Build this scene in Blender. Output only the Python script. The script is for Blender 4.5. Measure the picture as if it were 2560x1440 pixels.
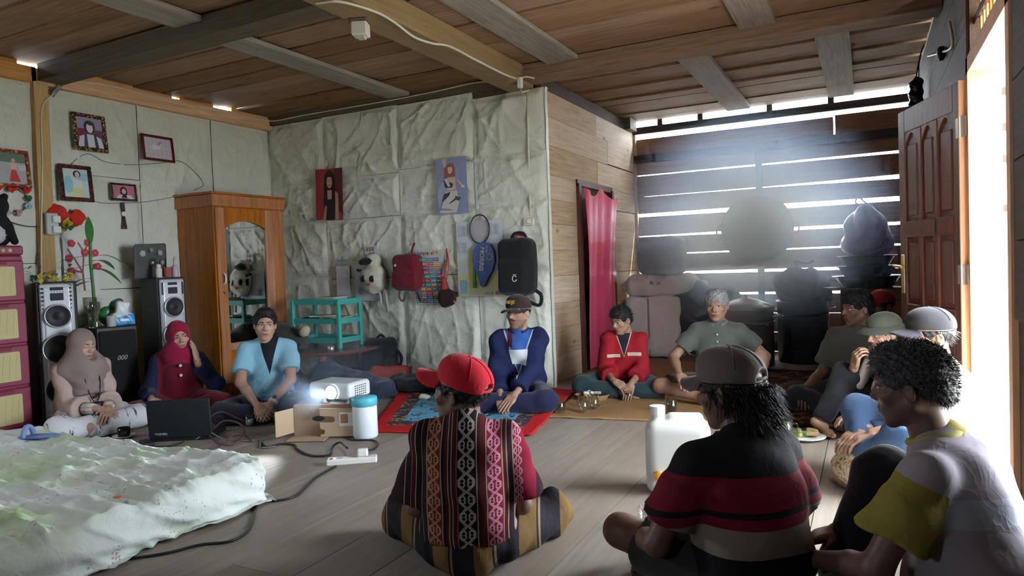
import bpy, bmesh, math, random
import numpy as np
from mathutils import Vector, Matrix
random.seed(7); np.random.seed(7)
SC = bpy.context.scene
COL = SC.collection
for o in list(bpy.data.objects): bpy.data.objects.remove(o)

# ---------------------------------------------------------------- camera
F = 1721.7                      # focal length in pixels of the 2560x1440 frame
CAMH = 1.10
def _rot(yaw, pit, roll):
    f = np.array([-math.sin(yaw)*math.cos(pit), math.cos(yaw)*math.cos(pit), math.sin(pit)])
    r0 = np.array([math.cos(yaw), math.sin(yaw), 0.]); u0 = np.cross(r0, f)
    r = r0*math.cos(roll)+u0*math.sin(roll); u = -r0*math.sin(roll)+u0*math.cos(roll)
    return np.array([r, -u, f])
RM = _rot(0.47685, -0.033658, -0.036732)
cam_data = bpy.data.cameras.new('camera'); cam = bpy.data.objects.new('camera', cam_data); COL.objects.link(cam)
cam_data.sensor_width = 36.0; cam_data.lens = F/2560*36.0; cam_data.clip_start = 0.05; cam_data.clip_end = 200
_m = Matrix.Identity(4)
for i in range(3):
    _m[i][0] = RM[0][i]; _m[i][1] = -RM[1][i]; _m[i][2] = -RM[2][i]
_m[2][3] = CAMH
cam.matrix_world = _m
SC.camera = cam
def ray(px, py): return RM.T @ np.array([(px-1280)/F, (py-720)/F, 1.])
def fl(px, py, z=0.):
    d = ray(px, py); t = (z-CAMH)/d[2]; return np.array([0, 0, CAMH])+t*d
def xp(px, py, X):
    d = ray(px, py); return np.array([0, 0, CAMH])+(X/d[0])*d
def yp(px, py, Y):
    d = ray(px, py); return np.array([0, 0, CAMH])+(Y/d[1])*d

# ---------------------------------------------------------------- view + world + sun
SC.view_settings.view_transform = 'Standard'
SC.view_settings.look = 'None'
SC.view_settings.gamma = 1.0
SC.view_settings.use_curve_mapping = False
SC.view_settings.exposure = 0.0
SC.cycles.use_denoising = True
SC.cycles.max_bounces = 7
SC.cycles.diffuse_bounces = 4
SC.cycles.use_adaptive_sampling = True
SC.cycles.adaptive_threshold = 0.10
SC.cycles.adaptive_min_samples = 24
SC.cycles.volume_max_steps = 128
SC.cycles.glossy_bounces = 3
SC.cycles.transmission_bounces = 6
SC.cycles.transparent_max_bounces = 16
SC.cycles.volume_bounces = 0
SC.cycles.sample_clamp_indirect = 6.0
SC.cycles.caustics_reflective = False
SC.cycles.caustics_refractive = False
SKY = 39.0
world = bpy.data.worlds.new('daylight'); SC.world = world; world.use_nodes = True
wn = world.node_tree.nodes; wl = world.node_tree.links
bg = wn['Background']; bg.inputs['Color'].default_value = (0.80, 0.90, 1.0, 1); bg.inputs['Strength'].default_value = SKY
def lamp(name, typ, loc, direction, energy, color=(1, 1, 1), **kw):
    l = bpy.data.lights.new(name, typ); l.energy = energy; l.color = color
    for k, v in kw.items(): setattr(l, k, v)
    o = bpy.data.objects.new(name, l); COL.objects.link(o); o.location = loc
    o.rotation_euler = Vector(direction).to_track_quat('-Z', 'Y').to_euler()
    return o
def portal(name, loc, direction, sx, sy):
    o = lamp(name, 'AREA', loc, direction, 1.0, shape='RECTANGLE', size=sx, size_y=sy)
    o.data.cycles.is_portal = True
    return o
sun = lamp('sun', 'SUN', (3, 3, 6), (-0.47, -0.36, -0.81), 34.0, (1.0, 0.96, 0.90), angle=0.02)

# room, metres: X to the right (door wall), Y away from the camera, Z up
XL, XW, XR = -5.79, -2.54, 0.478      # left wall, plank partition, door wall
YM, YB, YR = 5.55, 8.36, -1.6         # tarpaulin wall, slatted back wall, wall behind the camera
ZC = 2.79                             # underside of the ceiling boards
DY0, DY1, DZ = 3.08, 4.12, 1.97       # door opening in the right wall
portal('door_portal', (XR+.16, (DY0+DY1)/2, DZ/2), (-1, 0, 0), DY1-DY0, DZ)
WINZ0, WINZ1 = 1.45, 2.1
WLY0, WLY1 = .8, 1.45                                    # window in the left wall, beside the bed
portal('side_window_portal', (XL-.10, (WLY0+WLY1)/2, (WINZ0+WINZ1)/2), (1, 0, 0), WLY1-WLY0, WINZ1-WINZ0)
REX0, REX1 = -2.1, -1.82                                   # unseen opening added behind the camera for fill light
portal('rear_fill_portal', ((REX0+REX1)/2, YR-.10, (WINZ0+WINZ1)/2), (0, 1, 0), REX1-REX0, WINZ1-WINZ0)
WRY0, WRY1, WRZ0, WRZ1 = 2.15, 2.80, .40, .78         # low opening in the door wall, nearer the camera
portal('low_opening_portal', (XR+.14, (WRY0+WRY1)/2, (WRZ0+WRZ1)/2), (-1, 0, 0), WRY1-WRY0, WRZ1-WRZ0)
portal('slat_portal', ((XW+XR)/2, YB+.10, 1.5), (0, -1, 0), XR-XW, 2.2)

# ---------------------------------------------------------------- tags, objects
def tag(o, label=None, cat=None, group=None, kind=None):
    if label: o['label'] = label
    if cat: o['category'] = cat
    if group: o['group'] = group
    if kind: o['kind'] = kind
    return o
def empty(name, loc=(0, 0, 0), rz=0., label=None, cat=None, group=None, kind=None, rot=None):
    o = bpy.data.objects.new(name, None); COL.objects.link(o); o.location = loc
    o.rotation_euler = rot if rot else (0, 0, rz)
    o.empty_display_size = .05
    return tag(o, label, cat, group, kind)
def mesh_obj(name, V, Fc, mat, parent=None, smooth=False, loc=(0, 0, 0), rot=(0, 0, 0), matidx=None):
    me = bpy.data.meshes.new(name)
    me.from_pydata([tuple(map(float, v)) for v in V], [], [tuple(int(i) for i in f) for f in Fc])
    mats = mat if isinstance(mat, (list, tuple)) else [mat]
    for m in mats: me.materials.append(m)
    if matidx is not None: me.polygons.foreach_set('material_index', np.asarray(matidx, dtype=np.int32))
    if smooth: me.polygons.foreach_set('use_smooth', np.ones(len(me.polygons), dtype=bool))
    me.update()
    o = bpy.data.objects.new(name, me); COL.objects.link(o); o.location = loc; o.rotation_euler = rot
    if parent: o.parent = parent
    return o
def np_mesh(name, V, Q, mat, parent=None, smooth=True, loc=(0, 0, 0), rot=(0, 0, 0), matidx=None, colors=None):
    """fast path: V (n,3) array, Q (m,4) quads"""
    me = bpy.data.meshes.new(name); n, m = len(V), len(Q); k = Q.shape[1]
    me.vertices.add(n); me.vertices.foreach_set('co', np.ascontiguousarray(V, dtype=np.float32).ravel())
    me.loops.add(m*k); me.loops.foreach_set('vertex_index', np.ascontiguousarray(Q, dtype=np.int32).ravel())
    me.polygons.add(m); me.polygons.foreach_set('loop_start', np.arange(0, m*k, k, dtype=np.int32))
    me.polygons.foreach_set('loop_total', np.full(m, k, dtype=np.int32))
    mats = mat if isinstance(mat, (list, tuple)) else [mat]
    for mm in mats: me.materials.append(mm)
    if matidx is not None: me.polygons.foreach_set('material_index', np.asarray(matidx, dtype=np.int32))
    if smooth: me.polygons.foreach_set('use_smooth', np.ones(m, dtype=bool))
    me.update(calc_edges=True)
    if colors is not None:
        at = me.color_attributes.new('Col', 'FLOAT_COLOR', 'POINT')
        c4 = np.ones((n, 4), dtype=np.float32); c4[:, :3] = colors
        at.data.foreach_set('color', c4.ravel())
    o = bpy.data.objects.new(name, me); COL.objects.link(o); o.location = loc; o.rotation_euler = rot
    if parent: o.parent = parent
    return o
def copy_tree(o, parent=None):
    c = o.copy(); COL.objects.link(c); c.parent = parent
    for ch in o.children: copy_tree(ch, c)
    return c

class MB:
    """collects simple solids into one mesh"""
    def __init__(s): s.v = []; s.f = []
    def add(s, V, Fc):
        b = len(s.v); s.v += [tuple(map(float, p)) for p in V]; s.f += [tuple(i+b for i in f) for f in Fc]; return s
    def box(s, x0, x1, y0, y1, z0, z1, rot=None, c=None):
        V = np.array([(x0, y0, z0), (x1, y0, z0), (x1, y1, z0), (x0, y1, z0), (x0, y0, z1), (x1, y0, z1), (x1, y1, z1), (x0, y1, z1)], float)
        if rot is not None:
            cc = np.array(c if c is not None else V.mean(0)); V = (V-cc) @ np.array(rot).T + cc
        return s.add(V, [(0, 3, 2, 1), (4, 5, 6, 7), (0, 1, 5, 4), (1, 2, 6, 5), (2, 3, 7, 6), (3, 0, 4, 7)])
    def cbox(s, x0, x1, y0, y1, z0, z1, b=.01):
        bm = bmesh.new()
        for X, X2 in ((x0, x0+b), (x1, x1-b)):
            for Y, Y2 in ((y0, y0+b), (y1, y1-b)):
                for Z, Z2 in ((z0, z0+b), (z1, z1-b)):
                    for p in ((X, Y2, Z2), (X2, Y, Z2), (X2, Y2, Z)): bm.verts.new(p)
        bmesh.ops.convex_hull(bm, input=bm.verts)
        bm.verts.index_update()
        V = [v.co[:] for v in bm.verts]; Fc = [[v.index for v in f.verts] for f in bm.faces]; bm.free()
        return s.add(V, Fc)
    def bar(s, a, b, w, h=None, up=(0, 0, 1)):
        a = np.array(a, float); b = np.array(b, float); h = h or w
        d = b-a; d /= np.linalg.norm(d); u = np.array(up, float)
        if abs(d@u) > .95: u = np.array((1., 0, 0))
        r = np.cross(d, u); r /= np.linalg.norm(r); u = np.cross(r, d)
        V = [p+r*sx*w/2+u*sy*h/2 for p in (a, b) for sx, sy in ((-1, -1), (1, -1), (1, 1), (-1, 1))]
        return s.add(V, [(0, 3, 2, 1), (4, 5, 6, 7), (0, 1, 5, 4), (1, 2, 6, 5), (2, 3, 7, 6), (3, 0, 4, 7)])
    def tube(s, pts, r, n=8, caps=True, closed=False):
        pts = np.array(pts, float); m = len(pts); rr = np.full(m, r) if np.isscalar(r) else np.array(r, float)
        T = np.gradient(pts, axis=0); 
        if closed: T = np.roll(pts, -1, 0)-np.roll(pts, 1, 0)
        T /= (np.linalg.norm(T, axis=1)[:, None]+1e-9)
        u = np.cross(T[0], (0, 0, 1.)); 
        if np.linalg.norm(u) < .1: u = np.cross(T[0], (1., 0, 0))
        u /= np.linalg.norm(u); V = []
        for i in range(m):
            u = u-T[i]*(u@T[i]); u /= np.linalg.norm(u)+1e-9; w = np.cross(T[i], u)
            for k in range(n):
                a = 2*math.pi*k/n; V.append(pts[i]+rr[i]*(math.cos(a)*u+math.sin(a)*w))
        Fc = []
        for i in range(m if closed else m-1):
            j = (i+1) % m
            for k in range(n): Fc.append((i*n+k, i*n+(k+1) % n, j*n+(k+1) % n, j*n+k))
        if caps and not closed: Fc += [tuple(range(n-1, -1, -1)), tuple((m-1)*n+k for k in range(n))]
        return s.add(V, Fc)
    def lathe(s, prof, n=24, c=(0, 0, 0), sx=1., sy=1., caps=True):
        V = []; m = len(prof)
        for r, z in prof:
            for k in range(n):
                a = 2*math.pi*k/n; V.append((c[0]+sx*r*math.cos(a), c[1]+sy*r*math.sin(a), c[2]+z))
        Fc = [(i*n+k, i*n+(k+1) % n, (i+1)*n+(k+1) % n, (i+1)*n+k) for i in range(m-1) for k in range(n)]
        if caps: Fc += [tuple(range(n-1, -1, -1)), tuple((m-1)*n+k for k in range(n))]
        return s.add(V, Fc)
    def prism(s, poly, y0, y1, plane='xz'):
        n = len(poly)
        def P(a, b, t): return {'xz': (a, t, b), 'xy': (a, b, t), 'yz': (t, a, b)}[plane]
        V = [P(a, b, y0) for a, b in poly]+[P(a, b, y1) for a, b in poly]
        return s.add(V, [tuple(range(n)), tuple(range(2*n-1, n-1, -1))]+[(i, i+n, (i+1) % n+n, (i+1) % n) for i in range(n)])
    def build(s, name, mat, parent=None, smooth=False, loc=(0, 0, 0), rot=(0, 0, 0)):
        return mesh_obj(name, s.v, s.f, mat, parent, smooth, loc, rot)
def spline(pts, n=8):
    """Catmull-Rom through the points"""
    p = np.array(pts, float); p = np.vstack([2*p[0]-p[1], p, 2*p[-1]-p[-2]]); out = []
    for i in range(1, len(p)-2):
        for t in np.linspace(0, 1, n, endpoint=False):
            out.append(.5*((2*p[i])+(-p[i-1]+p[i+1])*t+(2*p[i-1]-5*p[i]+4*p[i+1]-p[i+2])*t*t+(-p[i-1]+3*p[i]-3*p[i+1]+p[i+2])*t**3))
    out.append(p[-2]); return np.array(out)
def rotm(ax=0, ay=0, az=0):
    return np.array((Matrix.Rotation(az, 3, 'Z') @ Matrix.Rotation(ay, 3, 'Y') @ Matrix.Rotation(ax, 3, 'X')))

# ---------------------------------------------------------------- noise on arrays
def _h(ix, iy, s):
    n = (ix.astype(np.int64)*374761393+iy.astype(np.int64)*668265263+s*1442695041) & 0xffffffff
    n = ((n ^ (n >> 13))*1274126177) & 0xffffffff
    return ((n ^ (n >> 16)) & 0xffff)/65535.0
def vnoise(x, y, s=0):
    ix = np.floor(x); iy = np.floor(y); fx = x-ix; fy = y-iy
    fx = fx*fx*(3-2*fx); fy = fy*fy*(3-2*fy)
    a = _h(ix, iy, s); b = _h(ix+1, iy, s); c = _h(ix, iy+1, s); d = _h(ix+1, iy+1, s)
    return (a*(1-fx)+b*fx)*(1-fy)+(c*(1-fx)+d*fx)*fy
def ridge(x, y, s=0): return 1-np.abs(2*vnoise(x, y, s)-1)
def grid_faces(nu, nv):
    i = np.arange(nu*nv).reshape(nu, nv)
    return np.stack([i[:-1, :-1].ravel(), i[1:, :-1].ravel(), i[1:, 1:].ravel(), i[:-1, 1:].ravel()], 1)

# ---------------------------------------------------------------- signed-distance solids meshed with surface nets
class SDF:
    def __init__(s): s.p = []; s.cuts = []
    def cap(s, a, b, ra, rb=None, k=.02, tag=0, op='u'):
        a = np.array(a, float); b = np.array(b, float); rb = ra if rb is None else rb; R = max(ra, rb)
        def f(X, Y, Z):
            d = b-a; L = float(d@d)+1e-12
            t = np.clip(((X-a[0])*d[0]+(Y-a[1])*d[1]+(Z-a[2])*d[2])/L, 0, 1)
            return np.sqrt((X-a[0]-t*d[0])**2+(Y-a[1]-t*d[1])**2+(Z-a[2]-t*d[2])**2)-(ra+(rb-ra)*t)
        s.p.append((f, np.minimum(a, b)-R, np.maximum(a, b)+R, k, tag, op)); return s
    def chain(s, pts, rs, k=.02, tag=0):
        for i in range(len(pts)-1): s.cap(pts[i], pts[i+1], rs[i], rs[i+1], k, tag)
        return s
    def ell(s, c, r, rot=None, k=.02, tag=0, op='u'):
        c = np.array(c, float); r = np.array(r, float); R = np.eye(3) if rot is None else np.array(rot)
        ext = np.sqrt(((R*r[None, :])**2).sum(1))
        def f(X, Y, Z):
            x, y, z = X-c[0], Y-c[1], Z-c[2]
            q = [(R[0, i]*x+R[1, i]*y+R[2, i]*z) for i in range(3)]
            k0 = np.sqrt((q[0]/r[0])**2+(q[1]/r[1])**2+(q[2]/r[2])**2)
            k1 = np.sqrt((q[0]/r[0]**2)**2+(q[1]/r[1]**2)**2+(q[2]/r[2]**2)**2)+1e-9
            return k0*(k0-1)/k1
        s.p.append((f, c-ext, c+ext, k, tag, op)); return s
    def box(s, c, h, rad=.01, rot=None, k=.02, tag=0, op='u'):
        c = np.array(c, float); h = np.array(h, float); R = np.eye(3) if rot is None else np.array(rot)
        ext = np.abs(R)@h
        def f(X, Y, Z):
            x, y, z = X-c[0], Y-c[1], Z-c[2]
            q = [np.abs(R[0, i]*x+R[1, i]*y+R[2, i]*z)-(h[i]-rad) for i in range(3)]
            o = np.sqrt(np.maximum(q[0], 0)**2+np.maximum(q[1], 0)**2+np.maximum(q[2], 0)**2)
            return o+np.minimum(np.maximum(q[0], np.maximum(q[1], q[2])), 0)-rad
        s.p.append((f, c-ext, c+ext, k, tag, op)); return s
    def cut(s, o, n):                      # keep the side n points away from
        s.cuts.append((np.array(o, float), np.array(n, float)/np.linalg.norm(n))); return s
    def mesh(s, vox=.01, noise=None, relax=1):
        lo = np.min([p[1] for p in s.p if p[5] == 'u'], 0)-3*vox-.012; hi = np.max([p[2] for p in s.p if p[5] == 'u'], 0)+3*vox+.012
        n = np.ceil((hi-lo)/vox).astype(int)+1
        ax = [lo[i]+np.arange(n[i])*vox for i in range(3)]
        D = np.full(n, 1.0, dtype=np.float32); T = np.zeros(n, dtype=np.int8)
        for f, a, b, k, tg, op in s.p:
            m = k+3*vox
            i0 = np.maximum(np.floor((a-m-lo)/vox).astype(int), 0); i1 = np.minimum(np.ceil((b+m-lo)/vox).astype(int)+1, n)
            if (i1 <= i0).any(): continue
            sl = tuple(slice(i0[i], i1[i]) for i in range(3))
            X = ax[0][sl[0]][:, None, None]; Y = ax[1][sl[1]][None, :, None]; Z = ax[2][sl[2]][None, None, :]
            d = f(X, Y, Z).astype(np.float32); g = D[sl]
            if op == 'u':
                t = T[sl]; t[d < g] = tg
                if k > 0:
                    h = np.clip(.5+.5*(g-d)/k, 0, 1); D[sl] = g*(1-h)+d*h-k*h*(1-h)
                else: D[sl] = np.minimum(g, d)
            else:
                if k > 0:
                    h = np.clip(.5-.5*(g+d)/k, 0, 1); D[sl] = g*(1-h)-d*h+k*h*(1-h)
                else: D[sl] = np.maximum(g, -d)
        X = ax[0][:, None, None]; Y = ax[1][None, :, None]; Z = ax[2][None, None, :]
        if noise is not None: D = D+noise(X, Y, Z).astype(np.float32)
        for o, nn in s.cuts: D = np.maximum(D, ((X-o[0])*nn[0]+(Y-o[1])*nn[1]+(Z-o[2])*nn[2]).astype(np.float32))
        D[0] = D[-1] = 1; D[:, 0] = D[:, -1] = 1; D[:, :, 0] = D[:, :, -1] = 1
        return surface_nets(D, T, lo, vox, relax)
_CO = np.array([(0, 0, 0), (1, 0, 0), (0, 1, 0), (1, 1, 0), (0, 0, 1), (1, 0, 1), (0, 1, 1), (1, 1, 1)])
_ED = [(0, 1), (2, 3), (4, 5), (6, 7), (0, 2), (1, 3), (4, 6), (5, 7), (0, 4), (1, 5), (2, 6), (3, 7)]
def surface_nets(D, T, lo, vox, relax=1):
    I = D < 0; n = D.shape
    c = np.zeros(tuple(x-1 for x in n), dtype=np.int8)
    for a, b, d in _CO: c += I[a:n[0]-1+a, b:n[1]-1+b, d:n[2]-1+d]
    act = np.argwhere((c > 0) & (c < 8))
    vals = np.stack([D[act[:, 0]+a, act[:, 1]+b, act[:, 2]+d] for a, b, d in _CO], 1)
    acc = np.zeros((len(act), 3)); cnt = np.zeros(len(act))
    for p, q in _ED:
        d0, d1 = vals[:, p], vals[:, q]; m = (d0 < 0) != (d1 < 0)
        t = np.where(m, d0/np.where(m, d0-d1, 1), 0)
        acc += np.where(m[:, None], _CO[p]+t[:, None]*(_CO[q]-_CO[p]), 0); cnt += m
    V = lo+(act+acc/cnt[:, None])*vox
    idx = np.full(c.shape, -1, dtype=np.int32); idx[act[:, 0], act[:, 1], act[:, 2]] = np.arange(len(act))
    tg = T[act[:, 0], act[:, 1], act[:, 2]]
    Q = []
    for axx in range(3):
        o = [0, 0, 0]; o[axx] = 1
        A = I[:n[0]-o[0], :n[1]-o[1], :n[2]-o[2]]; B = I[o[0]:, o[1]:, o[2]:]
        e = np.argwhere(A != B); u, w = (axx+1) % 3, (axx+2) % 3
        e = e[(e[:, u] > 0) & (e[:, w] > 0)]
        ins = A[e[:, 0], e[:, 1], e[:, 2]]
        def id_(du, dw):
            x = e.copy(); x[:, u] -= du; x[:, w] -= dw; return idx[x[:, 0], x[:, 1], x[:, 2]]
        q = np.stack([id_(1, 1), id_(0, 1), id_(0, 0), id_(1, 0)], 1)
        q[~ins] = q[~ins][:, ::-1]; Q.append(q)
    Q = np.vstack(Q); Q = Q[(Q >= 0).all(1)]
    for _ in range(relax):
        s = np.zeros_like(V); k = np.zeros(len(V))
        for a in range(4):
            b = (a+1) % 4
            np.add.at(s, Q[:, a], V[Q[:, b]]); np.add.at(k, Q[:, a], 1); np.add.at(s, Q[:, b], V[Q[:, a]]); np.add.at(k, Q[:, b], 1)
        V = V*.4+.6*s/np.maximum(k, 1)[:, None]
    return V, Q, tg
def sdf_obj(name, sdf, vox, mat, parent=None, noise=None, relax=1, loc=(0, 0, 0), rot=(0, 0, 0)):
    V, Q, t = sdf.mesh(vox, noise, relax)
    return np_mesh(name, V, Q, mat, parent, True, loc, rot, matidx=t[Q[:, 0]] if isinstance(mat, (list, tuple)) else None)

# ---------------------------------------------------------------- materials
def new_mat(name):
    m = bpy.data.materials.new(name); m.use_nodes = True
    nt = m.node_tree; b = nt.nodes['Principled BSDF']; return m, nt, b
def N(nt, typ, **kw):
    n = nt.nodes.new(typ)
    for k, v in kw.items():
        if k in n.inputs.keys(): n.inputs[k].default_value = v
        else: setattr(n, k, v)
    return n
def L(nt, a, b): nt.links.new(a, b)
def math_n(nt, op, a, b=None, c=None, clamp=False):
    n = nt.nodes.new('ShaderNodeMath'); n.operation = op; n.use_clamp = clamp
    for i, x in enumerate((a, b, c)):
        if x is None: continue
        if isinstance(x, (int, float)): n.inputs[i].default_value = x
        else: L(nt, x, n.inputs[i])
    return n.outputs[0]
def mix_n(nt, fac, a, b, mode='MIX'):
    n = nt.nodes.new('ShaderNodeMix'); n.data_type = 'RGBA'; n.blend_type = mode
    for s, x in ((n.inputs[0], fac), (n.inputs[6], a), (n.inputs[7], b)):
        if isinstance(x, (int, float)): s.default_value = x
        elif isinstance(x, tuple): s.default_value = (*x[:3], 1)
        else: L(nt, x, s)
    return n.outputs[2]
def srgb(*c):
    """0..255 display colour to linear"""
    return tuple(((x/255)/12.92 if x/255 <= .04045 else ((x/255+.055)/1.055)**2.4) for x in c)
def add_bump(nt, b, height, strength, dist=.01):
    n = N(nt, 'ShaderNodeBump', Strength=strength, Distance=dist); L(nt, height, n.inputs['Height']); L(nt, n.outputs[0], b.inputs['Normal'])
def mat(name, col, rough=.7, metal=0., var=.12, scale=8., bump=0., bscale=60., spec=.4, trans=0., sheen=0., rand=.0, alpha=1., sss=0.):
    m, nt, b = new_mat(name)
    b.inputs['Roughness'].default_value = rough; b.inputs['Metallic'].default_value = metal
    b.inputs['Specular IOR Level'].default_value = spec; b.inputs['Transmission Weight'].default_value = trans
    b.inputs['Sheen Weight'].default_value = sheen; b.inputs['Alpha'].default_value = alpha
    if sss: b.inputs['Subsurface Weight'].default_value = sss; b.inputs['Subsurface Radius'].default_value = (.02, .02, .02)
    tc = N(nt, 'ShaderNodeTexCoord')
    nz = N(nt, 'ShaderNodeTexNoise', Scale=scale, Detail=4.0, Roughness=.6); L(nt, tc.outputs['Object'], nz.inputs['Vector'])
    f = math_n(nt, 'MULTIPLY_ADD', nz.outputs['Fac'], 2*var, 1-var)
    if rand:
        oi = N(nt, 'ShaderNodeObjectInfo'); f = math_n(nt, 'MULTIPLY', f, math_n(nt, 'MULTIPLY_ADD', oi.outputs['Random'], 2*rand, 1-rand))
    hs = N(nt, 'ShaderNodeHueSaturation'); hs.inputs['Color'].default_value = (*col, 1); L(nt, f, hs.inputs['Value'])
    L(nt, hs.outputs[0], b.inputs['Base Color'])
    if bump:
        n2 = N(nt, 'ShaderNodeTexNoise', Scale=bscale, Detail=5.0); L(nt, tc.outputs['Object'], n2.inputs['Vector'])
        add_bump(nt, b, n2.outputs['Fac'], bump)
    return m
def cloth(name, col, bump=.4, fold=5., rough=.85, var=.1, col2=None):
    """woven cloth with soft folds"""
    m, nt, b = new_mat(name)
    b.inputs['Roughness'].default_value = rough; b.inputs['Specular IOR Level'].default_value = .2; b.inputs['Sheen Weight'].default_value = .15
    tc = N(nt, 'ShaderNodeTexCoord')
    nz = N(nt, 'ShaderNodeTexNoise', Scale=6.0, Detail=3.0); L(nt, tc.outputs['Object'], nz.inputs['Vector'])
    c = mix_n(nt, nz.outputs['Fac'], tuple(x*(1-var) for x in col), tuple(min(1, x*(1+var)) for x in (col2 or col)))
    L(nt, c, b.inputs['Base Color'])
    n1 = N(nt, 'ShaderNodeTexNoise', Scale=fold, Detail=3.0, Distortion=.5); L(nt, tc.outputs['Object'], n1.inputs['Vector'])
    n2 = N(nt, 'ShaderNodeTexNoise', Scale=420.0); L(nt, tc.outputs['Object'], n2.inputs['Vector'])
    n4 = N(nt, 'ShaderNodeTexNoise', Scale=fold*3.2, Detail=2.0, Distortion=1.0); L(nt, tc.outputs['Object'], n4.inputs['Vector'])
    cr = math_n(nt, 'POWER', math_n(nt, 'SUBTRACT', 1., math_n(nt, 'ABSOLUTE', math_n(nt, 'MULTIPLY_ADD', n4.outputs['Fac'], 4., -2.))), 3., clamp=True)
    add_bump(nt, b, math_n(nt, 'MULTIPLY_ADD', cr, .05, math_n(nt, 'MULTIPLY_ADD', n2.outputs['Fac'], .03, n1.outputs['Fac'])), bump*1.3, .03)
    return m
def wood(name, c1, c2, axis='x', rough=.75, knots=.5, rand=.25, stretch=14., grain=3.2, bump=.25, spec=.3, grey=None):
    """sawn timber: grain along axis, knots, tone differs from board to board"""
    m, nt, b = new_mat(name)
    b.inputs['Roughness'].default_value = rough; b.inputs['Specular IOR Level'].default_value = spec
    tc = N(nt, 'ShaderNodeTexCoord'); oi = N(nt, 'ShaderNodeObjectInfo')
    off = N(nt, 'ShaderNodeVectorMath', operation='MULTIPLY_ADD'); 
    cb = N(nt, 'ShaderNodeCombineXYZ')
    for i in range(3): L(nt, oi.outputs['Random'], cb.inputs[i])
    L(nt, cb.outputs[0], off.inputs[0]); off.inputs[1].default_value = (37., 53., 71.); L(nt, tc.outputs['Object'], off.inputs[2])
    mp = N(nt, 'ShaderNodeMapping'); L(nt, off.outputs[0], mp.inputs['Vector'])
    sc = [stretch]*3; sc['xyz'.index(axis)] = stretch*.05; mp.inputs['Scale'].default_value = sc
    n1 = N(nt, 'ShaderNodeTexNoise', Scale=grain, Detail=6.0, Roughness=.65, Distortion=.6); L(nt, mp.outputs[0], n1.inputs['Vector'])
    n2 = N(nt, 'ShaderNodeTexNoise', Scale=1.6, Detail=2.0); L(nt, off.outputs[0], n2.inputs['Vector'])
    rp = N(nt, 'ShaderNodeValToRGB'); rp.color_ramp.elements[0].position = .32; rp.color_ramp.elements[1].position = .68
    rp.color_ramp.elements[0].color = (*c1, 1); rp.color_ramp.elements[1].color = (*c2, 1); L(nt, n1.outputs['Fac'], rp.inputs[0])
    c = rp.outputs[0]
    if knots:
        mk = N(nt, 'ShaderNodeMapping'); L(nt, off.outputs[0], mk.inputs['Vector'])
        ks = [4.2]*3; ks['xyz'.index(axis)] = 1.9; mk.inputs['Scale'].default_value = ks
        vo = N(nt, 'ShaderNodeTexVoronoi', Scale=1.0); L(nt, mk.outputs[0], vo.inputs['Vector'])
        kf = N(nt, 'ShaderNodeMapRange'); kf.inputs[1].default_value = .04; kf.inputs[2].default_value = .11; kf.inputs[3].default_value = 1.; kf.inputs[4].default_value = 0.
        L(nt, vo.outputs['Distance'], kf.inputs[0])
        c = mix_n(nt, math_n(nt, 'MULTIPLY', kf.outputs[0], knots), c, tuple(x*.25 for x in c1))
    if grey: c = mix_n(nt, math_n(nt, 'MULTIPLY', n2.outputs['Fac'], .8), c, grey)
    hs = N(nt, 'ShaderNodeHueSaturation'); L(nt, c, hs.inputs['Color'])
    v = math_n(nt, 'MULTIPLY', math_n(nt, 'MULTIPLY_ADD', oi.outputs['Random'], 2*rand, 1-rand), math_n(nt, 'MULTIPLY_ADD', n2.outputs['Fac'], .3, .85))
    L(nt, v, hs.inputs['Value']); L(nt, math_n(nt, 'MULTIPLY_ADD', oi.outputs['Random'], -.35, 1.1), hs.inputs['Saturation'])
    L(nt, hs.outputs[0], b.inputs['Base Color'])
    add_bump(nt, b, n1.outputs['Fac'], bump, .004)
    return m
def glass(name, col=(1, 1, 1), rough=.03, ior=1.45):
    """thin-walled glass: tinted see-through sheet with a mirror-like skin that grows towards grazing angles"""
    m, nt, b = new_mat(name); nt.nodes.remove(b); out = nt.nodes['Material Output']
    t = N(nt, 'ShaderNodeBsdfTransparent'); t.inputs['Color'].default_value = (*[.55+.42*x if min(col) > .5 else x for x in col], 1)
    g = N(nt, 'ShaderNodeBsdfGlossy', Roughness=rough); g.inputs['Color'].default_value = (1, 1, 1, 1)
    lw = N(nt, 'ShaderNodeLayerWeight', Blend=.35); mx = N(nt, 'ShaderNodeMixShader')
    L(nt, math_n(nt, 'MULTIPLY_ADD', lw.outputs['Facing'], .55, .06), mx.inputs[0]); L(nt, t.outputs[0], mx.inputs[1]); L(nt, g.outputs[0], mx.inputs[2]); L(nt, mx.outputs[0], out.inputs['Surface']); return m
def emit(name, col, s):
    m, nt, b = new_mat(name); b.inputs['Base Color'].default_value = (*col, 1)
    b.inputs['Emission Color'].default_value = (*col, 1); b.inputs['Emission Strength'].default_value = s; return m
def text(name, body, size, mat_, parent, loc, rot, align='CENTER', ext=.0006, shear=0., bold=0.):
    cu = bpy.data.curves.new(name, 'FONT'); cu.body = body; cu.size = size; cu.align_x = align; cu.align_y = 'CENTER'; cu.resolution_u = 3
    cu.extrude = ext; cu.shear = shear; cu.offset = bold
    t = bpy.data.objects.new(name, cu); COL.objects.link(t); bpy.context.view_layer.update()
    me = bpy.data.meshes.new_from_object(t.evaluated_get(bpy.context.evaluated_depsgraph_get())); bpy.data.objects.remove(t); bpy.data.curves.remove(cu)
    me.materials.clear(); me.materials.append(mat_); me.name = name
    o = bpy.data.objects.new(name, me); COL.objects.link(o); o.location = loc; o.rotation_euler = rot
    if parent: o.parent = parent
    return o
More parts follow.
